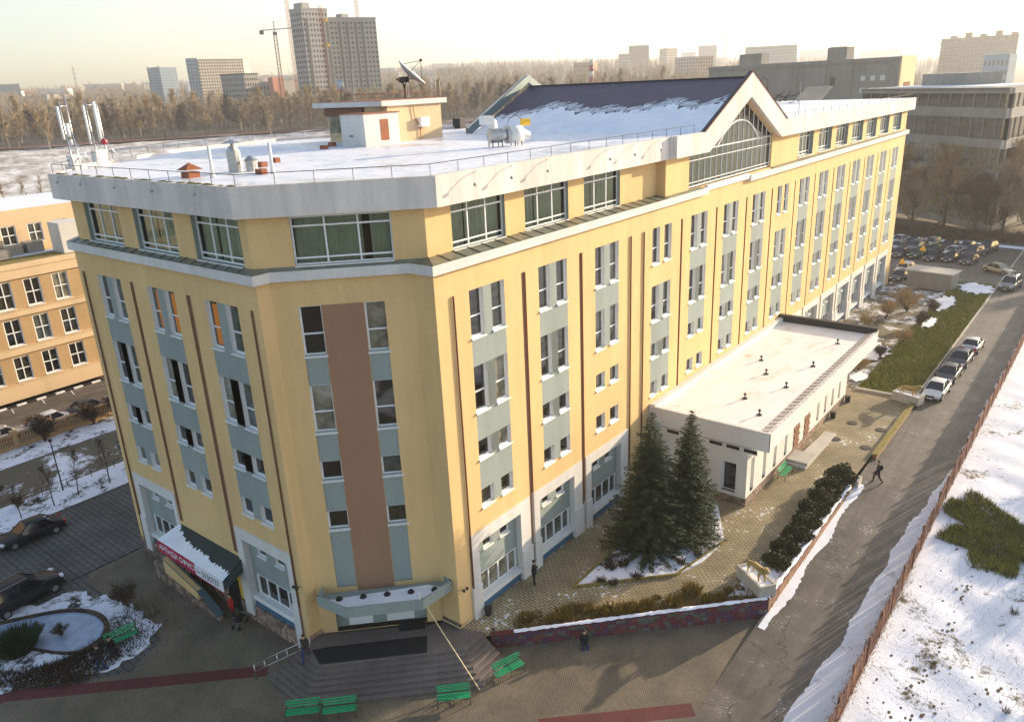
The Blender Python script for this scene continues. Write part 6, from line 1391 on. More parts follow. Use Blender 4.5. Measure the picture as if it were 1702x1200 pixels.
t = thing('pram','dark wheeled pram by the side entrance','pram',(-12.3,-6.0,0),.4); q = MB(); q.ball((0,0,.62),.30,10,6,sq=(.8,1.3,.7)); obj('basket', q, 'cloth_black', t, smooth=True); q = MB(); q.tube([(0,-.5,1.0),(0,.4,.2)],.02,5); q.tube([(0,.5,.7),(0,-.4,.2)],.02,5); obj('frame', q, 'steel', t)
for sx in (-.22,.22):
    for sy in (-.4,.4): q = MB(); q.tube([(sx-.02,sy,.15),(sx+.02,sy,.15)],.14,12); obj('wheel', q, 'black_rubber', t)
# ============================================================ things standing on the roof
MR = thing('rooftop_machine_room','cream machine room on the flat roof with overhanging slab','rooftop structure',(-25.4,21.9,RZ)); q = MB(); q.box((-3.7,-3.1,0),(3.7,3.1,2.8)); obj('wall', q, 'beige_stucco', MR); q = MB(); q.box((-4.6,-3.9,2.8),(4.0,3.6,3.2)); obj('roof', q, 'white_stucco', MR); q = MB(); q.box((-4.55,-3.85,3.2),(3.95,3.55,3.24)); obj('roof_felt', q, 'rust', MR)
q = MB(); q.box((-3.4,-3.25,.5),(-1.6,-3.1,2.3)); obj('window', q, 'window_glass', MR); q = MB(); q.box((-3.75,-3.35,2.1),(1.0,-3.1,2.75)); obj('shadow_strip', q, 'groove_brown', MR)  # dark brown box added as the shadow under the roof slab
q = MB(); q.box((3.7,.2,1.0),(4.15,1.2,1.75)); obj('air_conditioner', q, 'white_plastic', MR); q = MB(); q.tube([(3.8,-.3,2.7),(3.8,-.2,1.8),(3.8,.4,.9),(3.8,.3,.1)],.035,5); obj('conduit', q, 'rust', MR)
BT = thing('rooftop_booth','pale sheet-metal booth with rusty door before the machine room','rooftop structure',(-21.6,16.8,RZ)); q = MB(); q.box((-1.35,-1.8,0),(1.35,1.8,2.35)); obj('body', q, 'white_stucco', BT); q = MB(); q.box((-1.45,-1.9,2.35),(1.45,1.9,2.42)); obj('roof', q, 'rust', BT); q = MB(); q.box((1.35,-.2,.35),(1.37,.65,1.9)); obj('door', q, 'rust', BT, label='rust-stained door')
q = MB(); q.cyl((-.2,-1.86,.75),.16,.06,10); obj('porthole', q, 'iron', BT)
# dish
DS = thing('satellite_dish','large grey satellite dish on top of the machine room','satellite dish',(-24.2,23.4,RZ+3.24),R(10)); q = MB(); q.tube([(0,0,0),(0,0,1.0),(.15,.2,1.5)],[.10,.09,.07],7); obj('mast', q, 'iron', DS)
q = MB(); nr, na = 6, 28; rad = 1.42
ax = Vector((.50,.28,.62)).normalized(); e1 = ax.cross(Vector((0,0,1))).normalized(); e2 = ax.cross(e1); cc = Vector((.45,.5,2.05))
for j in range(nr+1):
    r = rad*j/nr
    for i in range(na): a = 2*math.pi*i/na; q.v.append(tuple(cc+e1*r*math.cos(a)+e2*r*math.sin(a)+ax*(.42*(j/nr)**2-.3)))
q.f = [(j*na+i,(j+1)*na+i,(j+1)*na+(i+1)%na,j*na+(i+1)%na) for j in range(nr) for i in range(na)]; q.mi = [0]*len(q.f); ds = obj('reflector', q, 'dish_grey', DS, smooth=True); so_ = ds.modifiers.new('s','SOLIDIFY'); so_.thickness = .05
q = MB()
for a in (0,2.1,4.2): q.tube([cc+e1*rad*.8*math.cos(a)+e2*rad*.8*math.sin(a)+ax*.1, cc+ax*1.25], .025, 4)
q.ball(tuple(cc+ax*1.3), .13, 8, 6); obj('feed_horn', q, 'iron', DS); q = MB(); q.tube([(0,0,.7),(-.1,-.1,1.4),tuple(cc-ax*.28)],.07,5); q.tube([(-.6,-.3,1.6),tuple(cc-ax*.2+e2*.5)],.05,5); q.tube([(0,0,1.1),(-.6,-.3,1.6)],.05,5); q.box((-.3,-.3,1.3),(.3,.3,1.75)); obj('mount', q, 'iron', DS)
t = thing('small_dish','small dish antenna on the near left part of the machine room','satellite dish',(-28.4,19.9,RZ+3.24)); q = MB(); q.tube([(0,0,0),(0,0,.9)],.04,5); obj('mast', q, 'iron', t); q = MB(); q.ball((0,0,1.25),.55,12,6,sq=(.9,.25,1)); obj('reflector', q, 'galvanised', t, smooth=True)
t = thing('lattice_mast','thin rusty lattice mast rising from the machine room','antenna mast',(-29.2,19.4,RZ+3.2)); q = MB()
for dx, dy in ((-.18,-.18),(.18,-.18),(0,.2)): q.tube([(dx,dy,0),(dx*.6,dy*.6,7.6)],.02,4)
for k in range(19): z = k*.4; q.tube([(-.17,-.17,z),(.17,-.17,z+.2)],.012,3); q.tube([(.17,-.17,z+.2),(0,.19,z+.4)],.012,3)
obj('lattice', q, 'rust', t); q = MB()
for z in (4.5,6.4): q.tube([(-.6,0,z),(.6,0,z+.05)],.02,4); q.ball((.5,0,z),.12,6,4)
obj('crossarms', q, 'yellow_sign', t)
for i,(x,y,h,l) in enumerate(((-27.0,20.2,2.6,'thin white rod antenna on the machine room, left'),(-24.8,24.4,2.4,'thin white rod antenna behind the middle of the machine room'))): q = MB(); q.tube([(0,0,0),(0,0,h)],[.04,.02],5); tag(obj('rod_antenna', q, 'white_trim', loc=(x,y,RZ+3.24)), l, 'antenna', 'rod antennas on the machine room')
t = thing('roof_hoops','pair of bent pipe hoops at the right end of the machine room','pipe hoops',(-22.1,24.6,RZ+3.24)); 
for d in (0,.5): q = MB(); q.tube([(d,-.35,0),(d,-.35,1.2),(d,-.2,1.5),(d,.2,1.5),(d,.35,1.2),(d,.35,0)],.035,5); obj('hoop', q, 'stone_pale', t, smooth=True)
q = MB(); rail_run(q, [(-26.2,18.6),(-21.6,18.6),(-21.6,25.3)], RZ+3.24, .5, 1.2, .022); tag(obj('railing', q, 'rust'), 'rusty low railing on the machine room roof', 'railing')
# mobile antennas at the left corner
AN = thing('antenna_mast','steel frame with white panel antennas at the far left roof corner','antenna mast',(-27.6,-2.6,RZ)); q = MB()
poles = [(-.2,-.6,4.2),(-.9,.1,4.6),(-2.2,1.9,4.3),(-2.9,2.9,4.2)]
for x,y,h in poles: q.tube([(x,y,0),(x,y,h)],.035,6); q.tube([(x,y,2.2),(x+.9,y-.3,0)],.035,5); q.tube([(x,y,1.8),(x+.2,y+.9,0)],.03,5)
q.tube([(-.2,-.6,3.9),(-.9,.1,3.9)],.03,5); q.tube([(-2.2,1.9,3.9),(-2.9,2.9,3.9)],.03,5); obj('frame', q, 'steel', AN, smooth=True)
for i,(x,y,z0,h,w) in enumerate(((-.05,-.85,1.9,2.0,.26),(-1.0,-.1,2.0,.85,.42),(-1.0,-.05,1.5,.35,.34),(-2.1,1.65,1.4,2.5,.24),(-2.75,2.65,1.5,2.6,.36),(-3.3,3.1,1.8,2.0,.2))): q = MB(); q.tube([(x,y,z0),(x,y,z0+h)],w*.36,8); obj('panel_antenna', q, 'white_trim', AN, smooth=True)
q = MB(); q.ball((-2.2,2.6,1.5),.22,8,6); obj('red_drum', q, 'red_paint', AN); q = MB(); q.box((-2.7,1.8,0),(-2.0,2.5,1.0)); obj('equipment_cabinet', q, 'white_trim', AN); q = MB(); q.box((-.9,-.6,0),(-.3,0,.9)); obj('equipment_cabinet', q, 'white_trim', AN)
# pipes, vents and chimneys on the near roof
def roof_item(name, mb, mat, loc, lab, cat, grp=None, smooth=False): return tag(obj(name, mb, mat, loc=loc, smooth=smooth), lab, cat, grp)
for (x,y,l) in ((-12.35,-2.75,'white vent pipe near the roof edge, left one'),(-10.3,-.45,'white vent pipe near the roof edge, right one')): q = MB(); q.cyl((0,0,.12),.085,1.5,8); q.cyl((0,0,0),.13,.16,8); roof_item('vent_pipe', q, 'white_trim', (x,y,RZ), l, 'pipe', 'white vent pipes on the near roof', True)
q = MB(); q.box((-.35,-.35,0),(.35,.35,.3)); q.add([(-.5,-.5,.42),(.5,-.5,.42),(.5,.5,.42),(-.5,.5,.42),(0,0,.78)],[(0,1,4),(1,2,4),(2,3,4),(3,0,4),(3,2,1,0)]); roof_item('brick_vent', q, 'rust', (-13.75,-3.2,RZ), 'small orange brick vent with a pyramid cap at the roof edge', 'vent')
q = MB(); q.cyl((0,0,0),.38,1.15,10); q.cyl((0,0,1.1),.34,.3,10,r2=.22); q.cyl((0,0,1.55),.62,.18,10,r2=.1); q.cyl((0,0,1.38),.12,.2,6); roof_item('roof_ventilator', q, 'galvanised', (-14.0,-.3,RZ), 'tall grey capped ventilator on the near roof', 'ventilator', smooth=False)
q = MB(); q.cyl((0,0,0),.34,.6,10); q.cyl((0,0,.6),.46,.25,10,r2=.08); roof_item('roof_ventilator', q, 'galvanised', (-13.1,.15,RZ), 'short grey ventilator beside the tall capped one', 'ventilator')
for (x,y,s,l) in ((-10.9,-.75,.3,'small dark box beside the right white pipe'),(-14.9,2.0,.35,'low brick curb left of the tall ventilator'),(-16.6,4.2,.3,'low brick curb farther left behind the ventilator'),(-22.5,12.8,.3,'small dark hatch on the shaded roof, near'),(-24.5,15.2,.3,'small dark hatch on the shaded roof, far')): q = MB(); q.box((-s,-s*.6,0),(s,s*.6,.28)); roof_item('roof_curb', q, 'rust', (x,y,RZ), l, 'roof curb', 'small curbs on the flat roof')
t = thing('ventilation_unit','cylindrical ventilation unit with duct elbow standing on dark legs on the roof','ventilation unit',(-8.3,17.1,RZ),R(62))
q = MB(); q.tube([(-1.25,0,.75),(-.35,0,.75)],.48,16); obj('fan_housing', q, 'galvanised', t); q = MB(); q.tube([(-.33,0,.75),(-.05,0,.75)],.36,16); obj('collar', q, 'steel', t); q = MB(); q.tube([(-.04,0,.75),(.18,0,.75)],.58,16); obj('flange', q, 'galvanised', t)
q = MB(); q.tube([(.19,0,.75),(1.15,0,.75)],.56,18); obj('drum', q, 'white_trim', t, smooth=True); q = MB(); q.tube([(1.16,0,.75),(1.75,0,.6)],[.42,.25],12); obj('cone', q, 'white_trim', t)
q = MB(); q.tube([(-.9,0,1.2),(-.95,0,1.55),(-1.25,0,1.75)],[.28,.32,.34],10); q.box((-1.75,-.45,1.5),(-1.0,.45,2.05)); obj('intake_hood', q, 'white_trim', t); q = MB(); q.tube([(1.3,.3,1.5),(1.9,.3,1.5)],.24,10); obj('motor', q, 'yellow_sign', t)
q = MB(); q.tube([(0,0,1.1),(.3,.1,1.8),(.9,.2,2.0),(1.5,.3,1.6)],.03,5); obj('hose', q, 'black_rubber', t)
for x in (-1.15,-.45,.5,1.0):
    for y in (-.35,.35): q = MB(); q.tube([(x,y,0),(x,y,.5)],.04,4); obj('leg', q, 'iron', t)
q = MB(); q.box((-.5,-.4,0),(.5,.4,1.0)); roof_item('roof_box', q, 'dark_metal', (-29.3,35.6,RZ), 'dark square box at the west roof edge left of the gable roof', 'box')
t = thing('antenna_pile','dark folded antennas and a tilted panel lying on the far roof','antenna parts',(-14.5,88.0,RZ)); q = MB(); r = random.Random(5)
for _ in range(26): a = Vector((r.uniform(-2,2),r.uniform(-1.5,1.5),r.uniform(0,1.0))); q.tube([a,a+Vector((r.uniform(-1.4,1.4),r.uniform(-.8,.8),r.uniform(-.1,.9)))],.05,4)
obj('rods', q, 'iron', t); q = MB(); q.add([(1.5,-1.6,.3),(5.2,-1.6,.3),(5.8,1.0,2.0),(2.2,1.0,2.0)],[(0,1,2,3),(3,2,1,0)]); obj('tilted_panel', q, 'pale_panel', t)
q = MB(); q.tube([(-3,0,0),(-3,0,3.0),(-4,0,3.6)],.04,4); obj('mast', q, 'iron', t)
for i,(y,h) in enumerate(((53.5,3.0),)): q = MB(); q.tube([(0,0,0),(0,0,h)],[.04,.02],5); roof_item('rod_antenna', q, 'galvanised', (-1.0,y,RZ), 'single thin rod on the far roof just right of the gable', 'antenna')
# ============================================================ neighbouring and distant buildings
NB = thing('neighbour_building','long beige three-storey building with white-barred windows and a set-back upper block at left','building'); nf = Frame((-67,0,0), R(90))
NH = []; y0 = 10.0-2.93*14
for k in range(15):
    u = 9.9+.0-1.62-2.93*k
    for (za,zb) in ((10.0,12.95),(5.95,8.85),(2.0,4.7)): NH.append((u-.02,u+1.66,za,zb))
w = MB(); bands = []
nf.sheet(w, -36, 22, 0, 14.7, [(-36,22,5.75,9.15),(-36,22,9.75,13.2),(-36,22,1.75,5.0)]); obj('wall', w, 'beige_stucco', NB)
w = MB()
for z0, z1 in ((9.75,13.2),(5.75,9.15),(1.75,5.0)): nf.sheet(w, -36, 22, z0, z1, [h for h in NH if z0 < (h[2]+h[3])/2 < z1], d=-.22)
obj('wall', w, 'tan_stucco', NB, label='recessed tan strips between the windows')
w = MB()
for z in (13.2,9.15,5.0): nf.box(w, -36, 22, z-.04, z, -.22, -.002)
for z in (9.75,5.75,1.75): nf.box(w, -36, 22, z, z+.05, -.22, .08)
obj('ledge', w, 'beige_stucco', NB)
for (a,c,z0,z1) in NH:
    W_, H_ = c-a, z1-z0; mm = make_window(W_, H_, .16, transom=H_*.5, mull=[W_*.5], frame_w=.11)
    if 'NB' not in GW: GW['NB'] = {}
    key = round(H_,2)
    if key not in GW['NB']: GW['NB'][key] = mm
    mm = GW['NB'][key]; o = link('window', mm[0], NB); nf.put(o, a, z0, -.22); link('pane', mm[1], o); link('sill', mm[2], o)
w = MB(); w.box((-84,-36,0),(-67.6,22,14.2)); obj('body', w, 'beige_stucco', NB)
w = MB(); w.box((-84,-36,14.2),(-67.3,22,14.35)); obj('roof', w, 'moss_stone', NB); w = MB(); w.box((-67.35,-36,14.2),(-66.9,22,14.75)); obj('parapet', w, 'beige_stucco', NB)
w = MB(); w.box((-71,-30,14.35),(-68.5,-1,14.42)); w.box((-75,6,14.35),(-73.5,20,14.45)); obj('roof_snow', w, 'snow', NB)
uf = Frame((-76,0,0), R(90)); UH = [(4.4+2.9*k-8.7, 6.0+2.9*k-8.7, 15.4, 17.6) for k in range(8)]
w = MB(); uf.sheet(w, -36, 24, 14.3, 19.4, UH); obj('wall', w, 'beige_stucco', NB, label='set-back upper block'); w = MB(); w.box((-92,-36,14.2),(-76.2,24,19.2)); obj('body', w, 'beige_stucco', NB)
w = MB(); w.box((-92,-36,19.2),(-76.02,24,19.35)); obj('roof_snow', w, 'snow', NB)
um = make_window(1.6, 2.2, .16, transom=1.1, mull=[.8], frame_w=.11)
for h in UH: o = link('window', um[0], NB); uf.put(o, h[0], h[2], 0); link('pane', um[1], o); link('sill', um[2], o)
w = MB(); w.box((-80,2.2,19.35),(-77,7.4,21.6)); obj('rooftop_room', w, 'beige_stucco', NB); w = MB(); w.box((-80.2,2,21.6),(-76.8,7.6,21.7)); obj('roof_snow', w, 'snow', NB)
w = MB(); w.box((-73.5,11.5,14.3),(-70.5,15,17.8)); obj('rooftop_room', w, 'white_stucco', NB)
for i,(x,y,a,b_,h,l) in enumerate(((-73.2,3.6,.9,3.0,1.0,'long grey air duct on the neighbouring roof'),(-74.8,7.6,.8,.9,1.1,'dark air unit by the neighbouring roof wall, left'),(-74.9,9.9,.8,.9,1.3,'blue-topped air unit by the neighbouring roof wall, right'))): q = MB(); q.box((-a,-b_,.1),(a,b_,h)); roof_item('air_unit', q, 'galvanised', (x,y,14.4), l, 'air unit', 'air units on the neighbouring roof')
q = MB(); q.tube([(0,0,0),(0,0,.7)],[.5,.45],8); roof_item('orange_hood', q, 'crane_red', (-70.2,2.6,14.4), 'orange hood at the left edge of the neighbouring roof', 'hood')
# black and white kerb
for i in range(30):
    q = MB(); q.box((-65.3,-18+i*1.0,0),(-65.0,-17+i*1.0-.01,.18)); o = obj('kerb_stone', q, 'white_trim' if i % 2 else 'dark_metal'); o['kind'] = 'structure'
for i in range(6): q = MB(); y = -9+i*3.1; q.add([(-64.9,y,.036),(-63.2,y-.35,.036),(-63.2,y-.25,.036),(-64.9,y+.1,.036)],[(0,1,2,3)]); struct('parking_line', q, 'white_trim')
def block(name, label, corners, zt, zb, floors, cols, wall, group=None, depth=14, ribs=None, open_=False, cat='building', winh=.5, winw=.5, roofsnow=True, trim=None):
    """corners: visible facade corners left to right; facade sheets with real window recesses, body and roof"""
    t = thing(name, label, cat, group=group); c = [Vector((a,b_)) for a,b_ in corners]
    pts = list(c); d = (c[-1]-c[-2]).normalized() if len(c) > 2 else None
    if len(c) == 2: u = (c[1]-c[0]).normalized(); n = Vector((u.y,-u.x)); pts = [c[0],c[1],c[1]-n*depth,c[0]-n*depth]
    elif len(c) == 3: pts = [c[0],c[1],c[2],c[0]+(c[2]-c[1])]
    else: pts = list(c)
    q = MB(); off = []
    for k in range(len(pts)):
        a, b_ = pts[k], pts[(k+1)%len(pts)]; fr = Frame((a.x,a.y,0), math.atan2((b_-a).y,(b_-a).x)); L_ = (b_-a).length; n = max(1, int(round(cols*L_/max((c[i+1]-c[i]).length for i in range(len(c)-1)))))
        vis = k < len(c)-1; H = []
        if vis and floors:
            fh = (zt-zb)/(floors+.35); cw = L_/n
            for i in range(n):
                for j in range(floors): H.append((cw*(i+.5-winw/2), cw*(i+.5+winw/2), zb+fh*(j+.5-winh/2), zb+fh*(j+.5+winh/2)))
        fr.sheet(q, 0, L_, zb, zt, H)
        if H: 
            w = MB(); fr.sheet(w, 0.05, L_-.05, zb+.1, zt-.4, [], d=-.45); o = obj('windows', w, 'room_dark' if open_ else 'window_glass', t, kind='stuff')
    obj('wall', q, wall, t); r = MB(); r.add([(p.x,p.y,zt-.35) for p in pts], [tuple(range(len(pts)))]); obj('roof', r, 'snow' if roofsnow else 'grey_panel', t)
    if trim: 
        q = MB(); 
        for k in range(len(c)-1): a, b_ = c[k], c[k+1]; fr = Frame((a.x,a.y,0), math.atan2((b_-a).y,(b_-a).x)); fr.box(q, -.2, (b_-a).length+.2, zt-.05, zt+1.0, -.4, .3)
        obj('parapet', q, trim, t)
    return t
simple('far_grey', (.30,.29,.28), .9, var=.12, scale=.05, kind='World'); simple('far_blue', (.30,.38,.46), .9, var=.08, scale=.05, kind='World'); simple('far_cream', (.50,.42,.33), .9, var=.08, scale=.05, kind='World'); simple('far_brown', (.24,.19,.15), .9, var=.12, scale=.05, kind='World'); simple('far_white', (.62,.60,.56), .8, var=.08, scale=.05, kind='World'); simple('far_orange', (.50,.28,.17), .9, var=.1, scale=.05, kind='World'); simple('far_dark', (.08,.08,.085), .9, var=.2, scale=.05, kind='World')
gT = 'unfinished residential towers'
TA = block('unfinished_tower','taller left part of the unfinished grey apartment tower with open window holes', [(-432.1,321.6),(-417.1,319.7),(-414.8,338.7)], 82.6, 14, 21, 8, 'far_grey', gT, open_=True, winh=.48, winw=.5, roofsnow=False, trim='far_grey')
q = MB(); q.box((-426,321,82.6),(-417.5,327,86.6)); obj('rooftop_room', q, 'far_grey', TA)
TB = block('unfinished_tower','wider right part of the unfinished grey apartment tower with open window holes', [(-430.5,352.5),(-417.8,384.0)], 79.0, 14, 20, 12, 'far_grey', gT, 16, open_=True, winh=.48, winw=.5, roofsnow=False, trim='far_grey')
q = MB(); q.box((-434,362,79),(-428,368,82.4)); obj('rooftop_room', q, 'far_grey', TB)
for tt, fr, us in ((TA, Frame((-417.1,319.7,0), math.atan2(19,2.3)), (2.2,14.4,17.6)), (TB, Frame((-430.5,352.5,0), math.atan2(31.5,12.7)), (6.0,11.5,18.0,22.6))):
    for u in us:
        q = MB(); fr.box(q, u, u+1.5, 16, 77, -.3, .25); obj('loggia_strip', q, 'far_dark', tt)
def crane(x, y, z0, h, jib, az, lab):
    t = thing('tower_crane', lab, 'crane', (x,y,z0), az, 'tower cranes at the building site'); q = MB(); s = .9
    for dx,dy in ((-s,-s),(s,-s),(s,s),(-s,s)): q.tube([(dx,dy,0),(dx,dy,h)],.16,4)
    for k in range(int(h/2.4)): z = k*2.4; q.tube([(-s,-s,z),(s,-s,z+2.4)],.09,3); q.tube([(s,s,z),(-s,s,z+2.4)],.09,3); q.tube([(s,-s,z),(s,s,z+2.4)],.09,3)
    obj('mast', q, 'crane_red', t); q = MB(); q.tube([(0,0,h),(0,0,h+6)],.3,4); q.tube([(-9,0,h+.8),(jib,0,h+2.2)],.32,4); q.tube([(0,0,h+6),(jib*.7,0,h+2)],.08,3); q.tube([(0,0,h+6),(-8,0,h+1)],.08,3); obj('jib', q, 'pale_panel', t); q = MB(); q.box((-9.5,-1,h-1.6),(-7,1,h+.8)); q.box((-1,-1.2,h-2.2),(1.2,1.2,h-.4)); obj('counterweight', q, 'far_dark', t)
crane(-430,306.5,15,55,24,R(45),'short tower crane standing left of the unfinished tower'); crane(-437,324,14,92,24,R(80),'tall crane rising behind the left end of the unfinished tower'); crane(-441,388,14,96,24,R(70),'tall crane rising behind the right end of the unfinished tower')
SR = block('red_frame_building','half-built grey building with reddish steel parts below the cranes', [(-486,328),(-462,330)], 40.5, 14, 5, 7, 'far_grey', depth=12, open_=True); q = MB(); q.box((-466,322,15),(-461,331,43)); obj('lift_shaft', q, 'crane_red', SR)
block('grey_block','grey apartment block with a dark flat top, left of the cranes', [(-489.6,299.9),(-477.0,310.3),(-477.5,321.9)], 45.6, 12, 9, 8, 'far_grey', roofsnow=False, trim='far_dark')
block('blue_block','pale blue-grey slab tower standing alone on the left skyline', [(-772,397.7),(-760.0,391.5),(-763.5,424.2)], 63.0, 22, 15, 11, 'far_blue', roofsnow=False, trim='far_white')
block('cream_block','wide cream tower block with dense window grid on the left skyline', [(-714,426.7),(-702.5,412.0),(-696.7,458.4)], 66.0, 22, 15, 18, 'far_cream', roofsnow=False, trim='far_brown')
block('hazy_tower','narrow bluish tower behind the left end of the cream block', [(-745,425),(-737,433)], 70, 22, 14, 4, 'far_blue', depth=10, roofsnow=False)
block('edge_tower','grey twin tower at the left edge of the skyline', [(-1400,476),(-1385,482.5),(-1367.0,502.6)], 66.0, 30, 14, 8, 'far_grey', roofsnow=False); block('edge_tower','taller dark tower cut by the left edge', [(-1190,385),(-1180,398)], 62.0, 28, 14, 6, 'far_dark', roofsnow=False)
block('long_shed','long grey industrial hall with snowy roof, far left', [(-1144.1,413.5),(-1123.4,439.2)], 44.6, 32, 0, 5, 'far_grey', depth=40); block('long_shed','pale industrial hall beside the long grey one', [(-1113.7,436.4),(-1113.5,462.9)], 45.4, 32, 1, 9, 'far_cream', depth=40)
block('orange_building','orange-red industrial building on the far left', [(-1431.0,635.2),(-1421.9,654.8)], 54.7, 42, 1, 8, 'far_orange', depth=30)
rr = random.Random(17)
for k in range(46):    # far city spread along the left skyline
    th = -73+k*.62+rr.uniform(-.2,.2); r = rr.uniform(1500,2500); x, y = P_az(th, r); z = float(terrain_h(x,y)); w = rr.uniform(12,46); a = R(90-th)+R(90)+rr.uniform(-.5,.5)
    c0 = (x-math.cos(a)*w/2, y-math.sin(a)*w/2); c1 = (x+math.cos(a)*w/2, y+math.sin(a)*w/2)
    if (Vector(c1)-Vector(c0)).dot(Vector((math.cos(R(th)),-math.sin(R(th))))) < 0: c0, c1 = c1, c0
    block('distant_building','small distant building in the hazy town on the left skyline', [c0,c1], z+rr.uniform(7,17), z-8, rr.choice((1,2,3)), max(3,int(w/6)), rr.choice(('far_white','far_cream','far_grey','far_blue','far_orange','far_white')), 'distant buildings of the hazy town', depth=16, roofsnow=rr.random()<.6)
block('white_hall','white hall on the wooded ridge behind the dish', [(-1565,1634),(-1525,1672)], 96, 78, 1, 12, 'far_white', depth=30); block('dark_hall','long dark-roofed hall on the ridge right of the dish', [(-1004.3,1064.3),(-955.1,1108.8)], 65.0, 52, 0, 9, 'far_dark', depth=20, roofsnow=False); block('pale_hall','pale low hall left of the long dark one', [(-923.1,934.2),(-904.9,951.9)], 60.0, 48, 1, 8, 'far_cream', depth=20)
block('orange_office','orange office block beside the striped chimney', [(-477.0,720.5),(-455.4,722.7)], 50.5, 25, 5, 7, 'far_orange', depth=14)
t = thing('striped_chimney','red and white striped chimney above the purple roof','chimney',(-244.4,394.8,10)); 
for k in range(10): q = MB(); q.cyl((0,0,k*3.3), 1.5-.02*k, 3.28, 12); obj('band', q, 'far_white' if k % 2 else 'red_paint', t, smooth=True)
block('white_roof_hall','long low hall with bright snowy roof beyond the ridge', [(-170.7,299.3),(-152.5,309.7)], 30.2, 18, 0, 5, 'far_orange', depth=30); block('white_roof_hall','short low hall with snowy roof next to the long one', [(-158,328),(-150.5,333)], 30.2, 18, 0, 4, 'far_orange', depth=20)
for n_, l_, c_, z1, fl, co, w_ in (('block_a','low beige block left of the brown twin-peaked one',[(-616,1047),(-600,1057)],68,7,6,'far_cream'),('b','brown tower block with stepped roof on the middle skyline',[(-618.5,1091.6),(-601.3,1112.9)],80,12,7,'far_brown'),('c','cream block with narrow shaded side, centre skyline',[(-634.8,1208.4),(-615.1,1196.2),(-608.8,1222.0)],77,10,6,'far_cream'),('d','grey mid-rise block in front of the cream one',[(-384.1,775.4),(-362.9,785.9)],51,5,8,'far_grey'),
   ('e','grey tower to the left of the tall mast',[(-708.4,1507.4),(-675.8,1522.6)],88.5,12,8,'far_grey'),('f','peach block below the grey tower',[(-341.3,740.8),(-327.6,747.2)],49.8,5,6,'far_orange'),('g','wide grey slab block right of the mast',[(-434.5,1082.4),(-370.6,1106.8)],66.5,8,20,'far_grey'),('h','small cream tower on the right of the wide slab',[(-420.7,1406.2),(-395.7,1413.8)],68.6,9,7,'far_cream'),('i','very faint pale block left of the grey tower',[(-962.0,1939.9),(-929.3,1956.0)],92,8,8,'far_white'),
   ('j','faint row of blocks in the bright haze, left part',[(-793.4,2336.2),(-718.1,2361.0)],89,7,16,'far_white'),('k','faint row of blocks in the bright haze, right part',[(-643.3,2383.0),(-541.2,2409.1)],78,6,18,'far_white')):
    block('apartment_block', l_, c_, z1, 20, fl+4, co, w_, 'apartment blocks on the middle skyline', depth=15, roofsnow=False)
BW = block('brown_apartment_block','wide brown ten-storey apartment block with stepped roofline on the right skyline', [(-147.2,862.5),(-84.1,867.5)], 55.0, 16, 12, 22, 'far_brown', depth=16, roofsnow=False)
for k in range(5): q = MB(); x = -140+k*12.5; q.box((x,864,55),(x+5.5,874,57+(k%2)*2.2)); obj('roof_step', q, 'far_brown', BW)
block('blue_white_house','small blue-grey house front with orange end wall before the brown block', [(-49.0,468.6),(-37,466)], 34.7, 14, 4, 6, 'far_blue', depth=10, trim='far_white')
t = thing('broadcast_mast','very tall thin red-and-white mast in the middle of the sky','mast',(-1187,2718,60)); q = MB(); q.tube([(0,0,0),(0,0,330)],[3.4,1.6],6); obj('mast', q, 'far_orange', t)
for k,(th,r) in enumerate(((-70.5,1900),(-66.2,1750),(-58.5,1800),(-35,2600),(-52,2300))):
    x, y = P_az(th,r); z = float(terrain_h(x,y)); t = thing('power_pylon','thin lattice power pylon on the hazy horizon','pylon',(x,y,z),0,'power pylons on the horizon'); q = MB()
    for s in (-1,1): q.tube([(s*5,0,0),(s*1,0,44),(0,0,52)],.5,3)
    for zz in (30,38,46): q.tube([(-9,0,zz),(9,0,zz)],.4,3)
    obj('frame', q, 'iron', t)
# long blank grey building beyond the far roof
WB_ = block('long_grey_building','long blank grey-brown building rising behind the far end of the roof', [(-83.9,212.1),(-26.6,200.2),(-26.5,214.6)], 32.2, 2, 0, 5, 'grey_panel', roofsnow=True, trim='grey_panel'); wf2 = Frame((-83.9,212.1,0), math.atan2(-11.9,57.3))
q = MB()
for i in range(3):
    for j in range(2): wf2.box(q, 48.5+i*2.6, 49.8+i*2.6, 24.6+j*3.0, 25.9+j*3.0, -.1, .02)
for i in range(6):
    pass
ob = obj('window_row', q, 'far_white', WB_, kind='stuff'); q = MB(); wf2.box(q, 40.0,41.4,26.4,28.8,-.1,.03); obj('window', q, 'window_glass', WB_)
for u in (16,30,38.5,46): q = MB(); wf2.box(q, u, u+.35, 3, 32, .0, .1); obj('pilaster', q, 'far_brown', WB_)
q = MB(); wf2.box(q, 10,17.5,33,36.2,-5,-1); obj('rooftop_room', q, 'grey_panel', WB_); q = MB(); wf2.box(q, 38,43.5,33,36.4,-5,-1); obj('rooftop_room', q, 'grey_panel', WB_)
ef = Frame((-26.6,200.2,0), math.atan2(14.4,.1)); q = MB(); ef.box(q, -.3,14.7,2,33.4,0,.4); obj('end_wall', q, 'beige_stucco', WB_, label='sunlit end wall'); q = MB()  # sunlight on this end is put into its paler beige colour
for k in range(6): ef.box(q, 4.0+k*1.1, 4.5+k*1.1, 12, 27, .4, .55)
obj('grille', q, 'rust', WB_)
